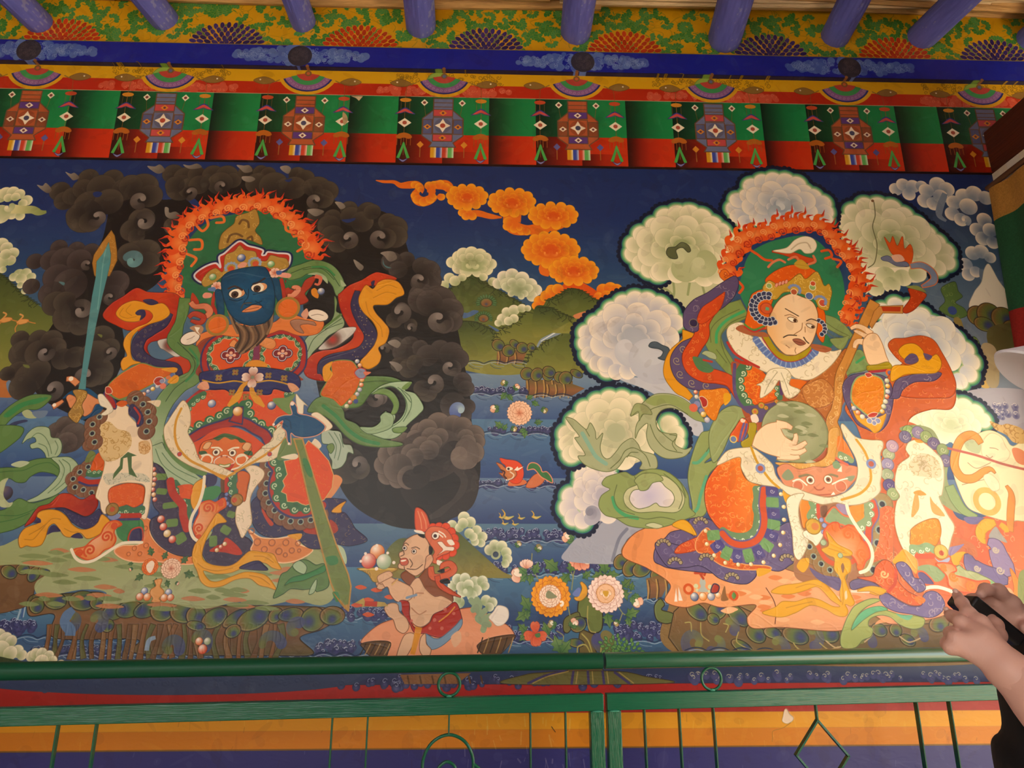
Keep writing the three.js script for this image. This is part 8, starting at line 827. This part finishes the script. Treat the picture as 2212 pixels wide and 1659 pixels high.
const faceCaps = [...headCaps, cap(hp(0.098, 0.012, 0), hp(0.117, -0.022, 0), 0.009, 0.014), cap(hp(0.092, -0.052, 0.02), hp(0.092, -0.052, -0.02), 0.009, 0.009), cap(hp(0.09, -0.066, 0.015), hp(0.09, -0.066, -0.015), 0.009, 0.009), cap(hp(0.086, 0.022, 0.035), hp(0.086, 0.022, 0.034), 0.013, 0.013), cap(hp(0.086, 0.022, -0.035), hp(0.086, 0.022, -0.034), 0.013, 0.013), ...[1, -1].map((s) => cap(hp(-0.012, 0.03, s * 0.082), hp(-0.004, -0.022, s * 0.08), 0.018, 0.012))];
const skinTex = noiseTex(128, 128, (i, j) => { const v = 0.5 * n32(i * 2, j * 2) + 0.5 * n64(i * 2, j * 2); return [224 + 20 * v, 176 + 22 * v, 158 + 22 * v]; });
const skinMat = new THREE.MeshPhysicalMaterial({ color: '#d8a793', roughness: 0.52, sheen: 0.3, sheenColor: new THREE.Color('#ffb8a0') });
mesh('body', off(mergeGeometries([blob([1.0, 0.84, 1.53], 0.95, 96, field([...trunk, ...arms, ...legCaps, ...headCaps], 0.05)), blob([0.735, 1.345, 1.585], 0.115, 84, field([...leftHand, cap(LWR, [0.7685, 1.2613, 1.6468], 0.0285, 0.040)], 0.006)), blob([0.855, 1.375, 1.455], 0.105, 70, field([...rightHand, cap(RWR, [1.0, 1.28, 1.365], 0.0285, 0.041)], 0.010)), blob(HEAD, 0.16, 64, field(faceCaps, 0.022))])), skinMat, man);
const nailMat = std('#e8c0b0', 0.35);
for (const q of [[0.732, 1.4089, 1.5245], [0.7073, 1.3825, 1.5321]]) mesh('fingernail', off(new THREE.SphereGeometry(0.0052, 10, 8).scale(0.7, 0.7, 1).translate(q[0] - 0.003, q[1] + 0.0045, q[2] + 0.002)), nailMat, man);
const clothTex = noiseTex(128, 128, (i, j) => { const v = 200 + 55 * n64(i * 2, j * 2); return [v, v, v]; });
const shirtSDF = field([cap([1.03, 0.98, 1.51], WAIST, 0.165, 0.165), cap(WAIST, CHEST, 0.165, 0.165), cap([0.955, 1.10, 1.45], [0.975, 1.24, 1.45], 0.125, 0.115), cap([CHEST[0] - 0.02, 1.36, CHEST[2] + 0.09], [CHEST[0] + 0.04, 1.36, CHEST[2] - 0.09], 0.122, 0.122), cap(CHEST, [1.04, 1.475, 1.575], 0.13, 0.078), cap(LSH, [1.03, 1.48, 1.60], 0.078, 0.06), cap(RSH, [1.05, 1.48, 1.54], 0.078, 0.06), cap(LSH, [0.945, 1.30, 1.73], 0.072, 0.07), cap(RSH, [1.09, 1.30, 1.33], 0.072, 0.07)], 0.05);
mesh('shirt', off(blob([1.02, 1.22, 1.53], 0.36, 84, (x, y, z) => Math.max(shirtSDF(x, y, z) + 0.006 * Math.sin(y * 42 + 6 * Math.sin(x * 15 + z * 9)), 0.885 - y))), std('#0d0c0f', 0.92, { map: clothTex }), man);
mesh('trousers', off(blob([1.02, 0.52, 1.52], 0.56, 72, field([...legs.flatMap(([h, n, f]) => chain([h, n, [f[0], 0.1, f[2]]], [0.108, 0.082, 0.068])), cap(HIP, [1.03, 0.98, 1.51], 0.158, 0.15)], 0.05))), std('#23252e', 0.9, { map: clothTex }), man);
for (const [, , f] of legs) mesh('shoe', off(new THREE.SphereGeometry(0.06, 18, 12).scale(2.2, 0.9, 0.8).rotateY(-0.31).translate(f[0] - 0.06, 0.054, f[2] - 0.02)), std('#2a2422', 0.7), man);
{ // cap: crown and a curved bill
  const white = std('#e6e4ea', 0.85, { side: THREE.DoubleSide }), yaw = Math.atan2(-F[2], F[0]), tilt = 0.02;
  const put = (g) => off(g.rotateZ(tilt).rotateY(yaw).translate(HEAD[0], HEAD[1] + 0.055, HEAD[2]));
  mesh('cap_crown', put(new THREE.SphereGeometry(0.102, 32, 16, 0, 6.2832, 0, Math.PI / 2).scale(1.05, 0.92, 0.98)), white, man);
  const g = new THREE.CylinderGeometry(1, 1, 0.004, 40, 1, false, 0, Math.PI), p = g.attributes.position;
  for (let i = 0; i < p.count; i++) { const u = p.getX(i), w = p.getZ(i), top = p.getY(i) > 0 ? 0.0022 : -0.0022; p.setXYZ(i, 0.07 + 0.125 * u, top + 0.018 - 0.07 * w * w - 0.02 * u, 0.094 * w); }
  g.computeVertexNormals(); mesh('cap_bill', put(g), white, man);
  mesh('hair', put(new THREE.SphereGeometry(0.094, 24, 14, 0, 6.2832, 1.35, 0.75).translate(-0.014, 0.004, 0)), std('#17120f', 0.8), man);
}
{ // compact camera with a lit screen, held in both hands
  const c = group('compact_camera', 0.7797, 1.3699, 1.511); tag(c, 'black compact camera held between two hands', 'camera');
  const n = V(0.565, 0.823, -0.07).normalize(), a = V(0.823, -0.565, 0.1).normalize(), b = new THREE.Vector3().crossVectors(n, a).normalize(), a2 = new THREE.Vector3().crossVectors(b, n);
  c.quaternion.setFromRotationMatrix(new THREE.Matrix4().makeBasis(a2, n, b));
  const black = std('#101012', 0.45);
  mesh('camera_body', new RoundedBoxGeometry(0.108, 0.026, 0.064, 3, 0.006), black, c);
  mesh('lens', new THREE.CylinderGeometry(0.022, 0.024, 0.022, 28).translate(-0.012, -0.022, 0), std('#1c1c20', 0.35, { metalness: 0.5 }), c);
  const scr = document.createElement('canvas'); scr.width = 160; scr.height = 110; const q = scr.getContext('2d');
  q.fillStyle = '#8d8a98'; q.fillRect(0, 0, 160, 110); q.fillStyle = '#8a3a3a'; q.fillRect(0, 18, 160, 26); q.fillStyle = '#b9b4c4'; q.fillRect(0, 50, 160, 60); q.fillStyle = '#5a4a6a'; q.fillRect(60, 58, 30, 40); q.fillStyle = '#c07a70'; q.fillRect(96, 62, 40, 34);
  const st = new THREE.CanvasTexture(scr); st.colorSpace = THREE.SRGBColorSpace;
  mesh('camera_screen', new THREE.PlaneGeometry(0.07, 0.048).rotateX(-Math.PI / 2).translate(-0.008, 0.0136, 0), new THREE.MeshStandardMaterial({ color: '#202024', roughness: 0.25, emissive: '#ffffff', emissiveMap: st, emissiveIntensity: 0.1 }), c);
  for (const z of [-0.018, 0, 0.018]) mesh('button', new THREE.CylinderGeometry(0.004, 0.004, 0.003, 12).translate(0.042, 0.0138, z), std('#2c2c30', 0.4), c);
}

renderer.render(scene, camera);
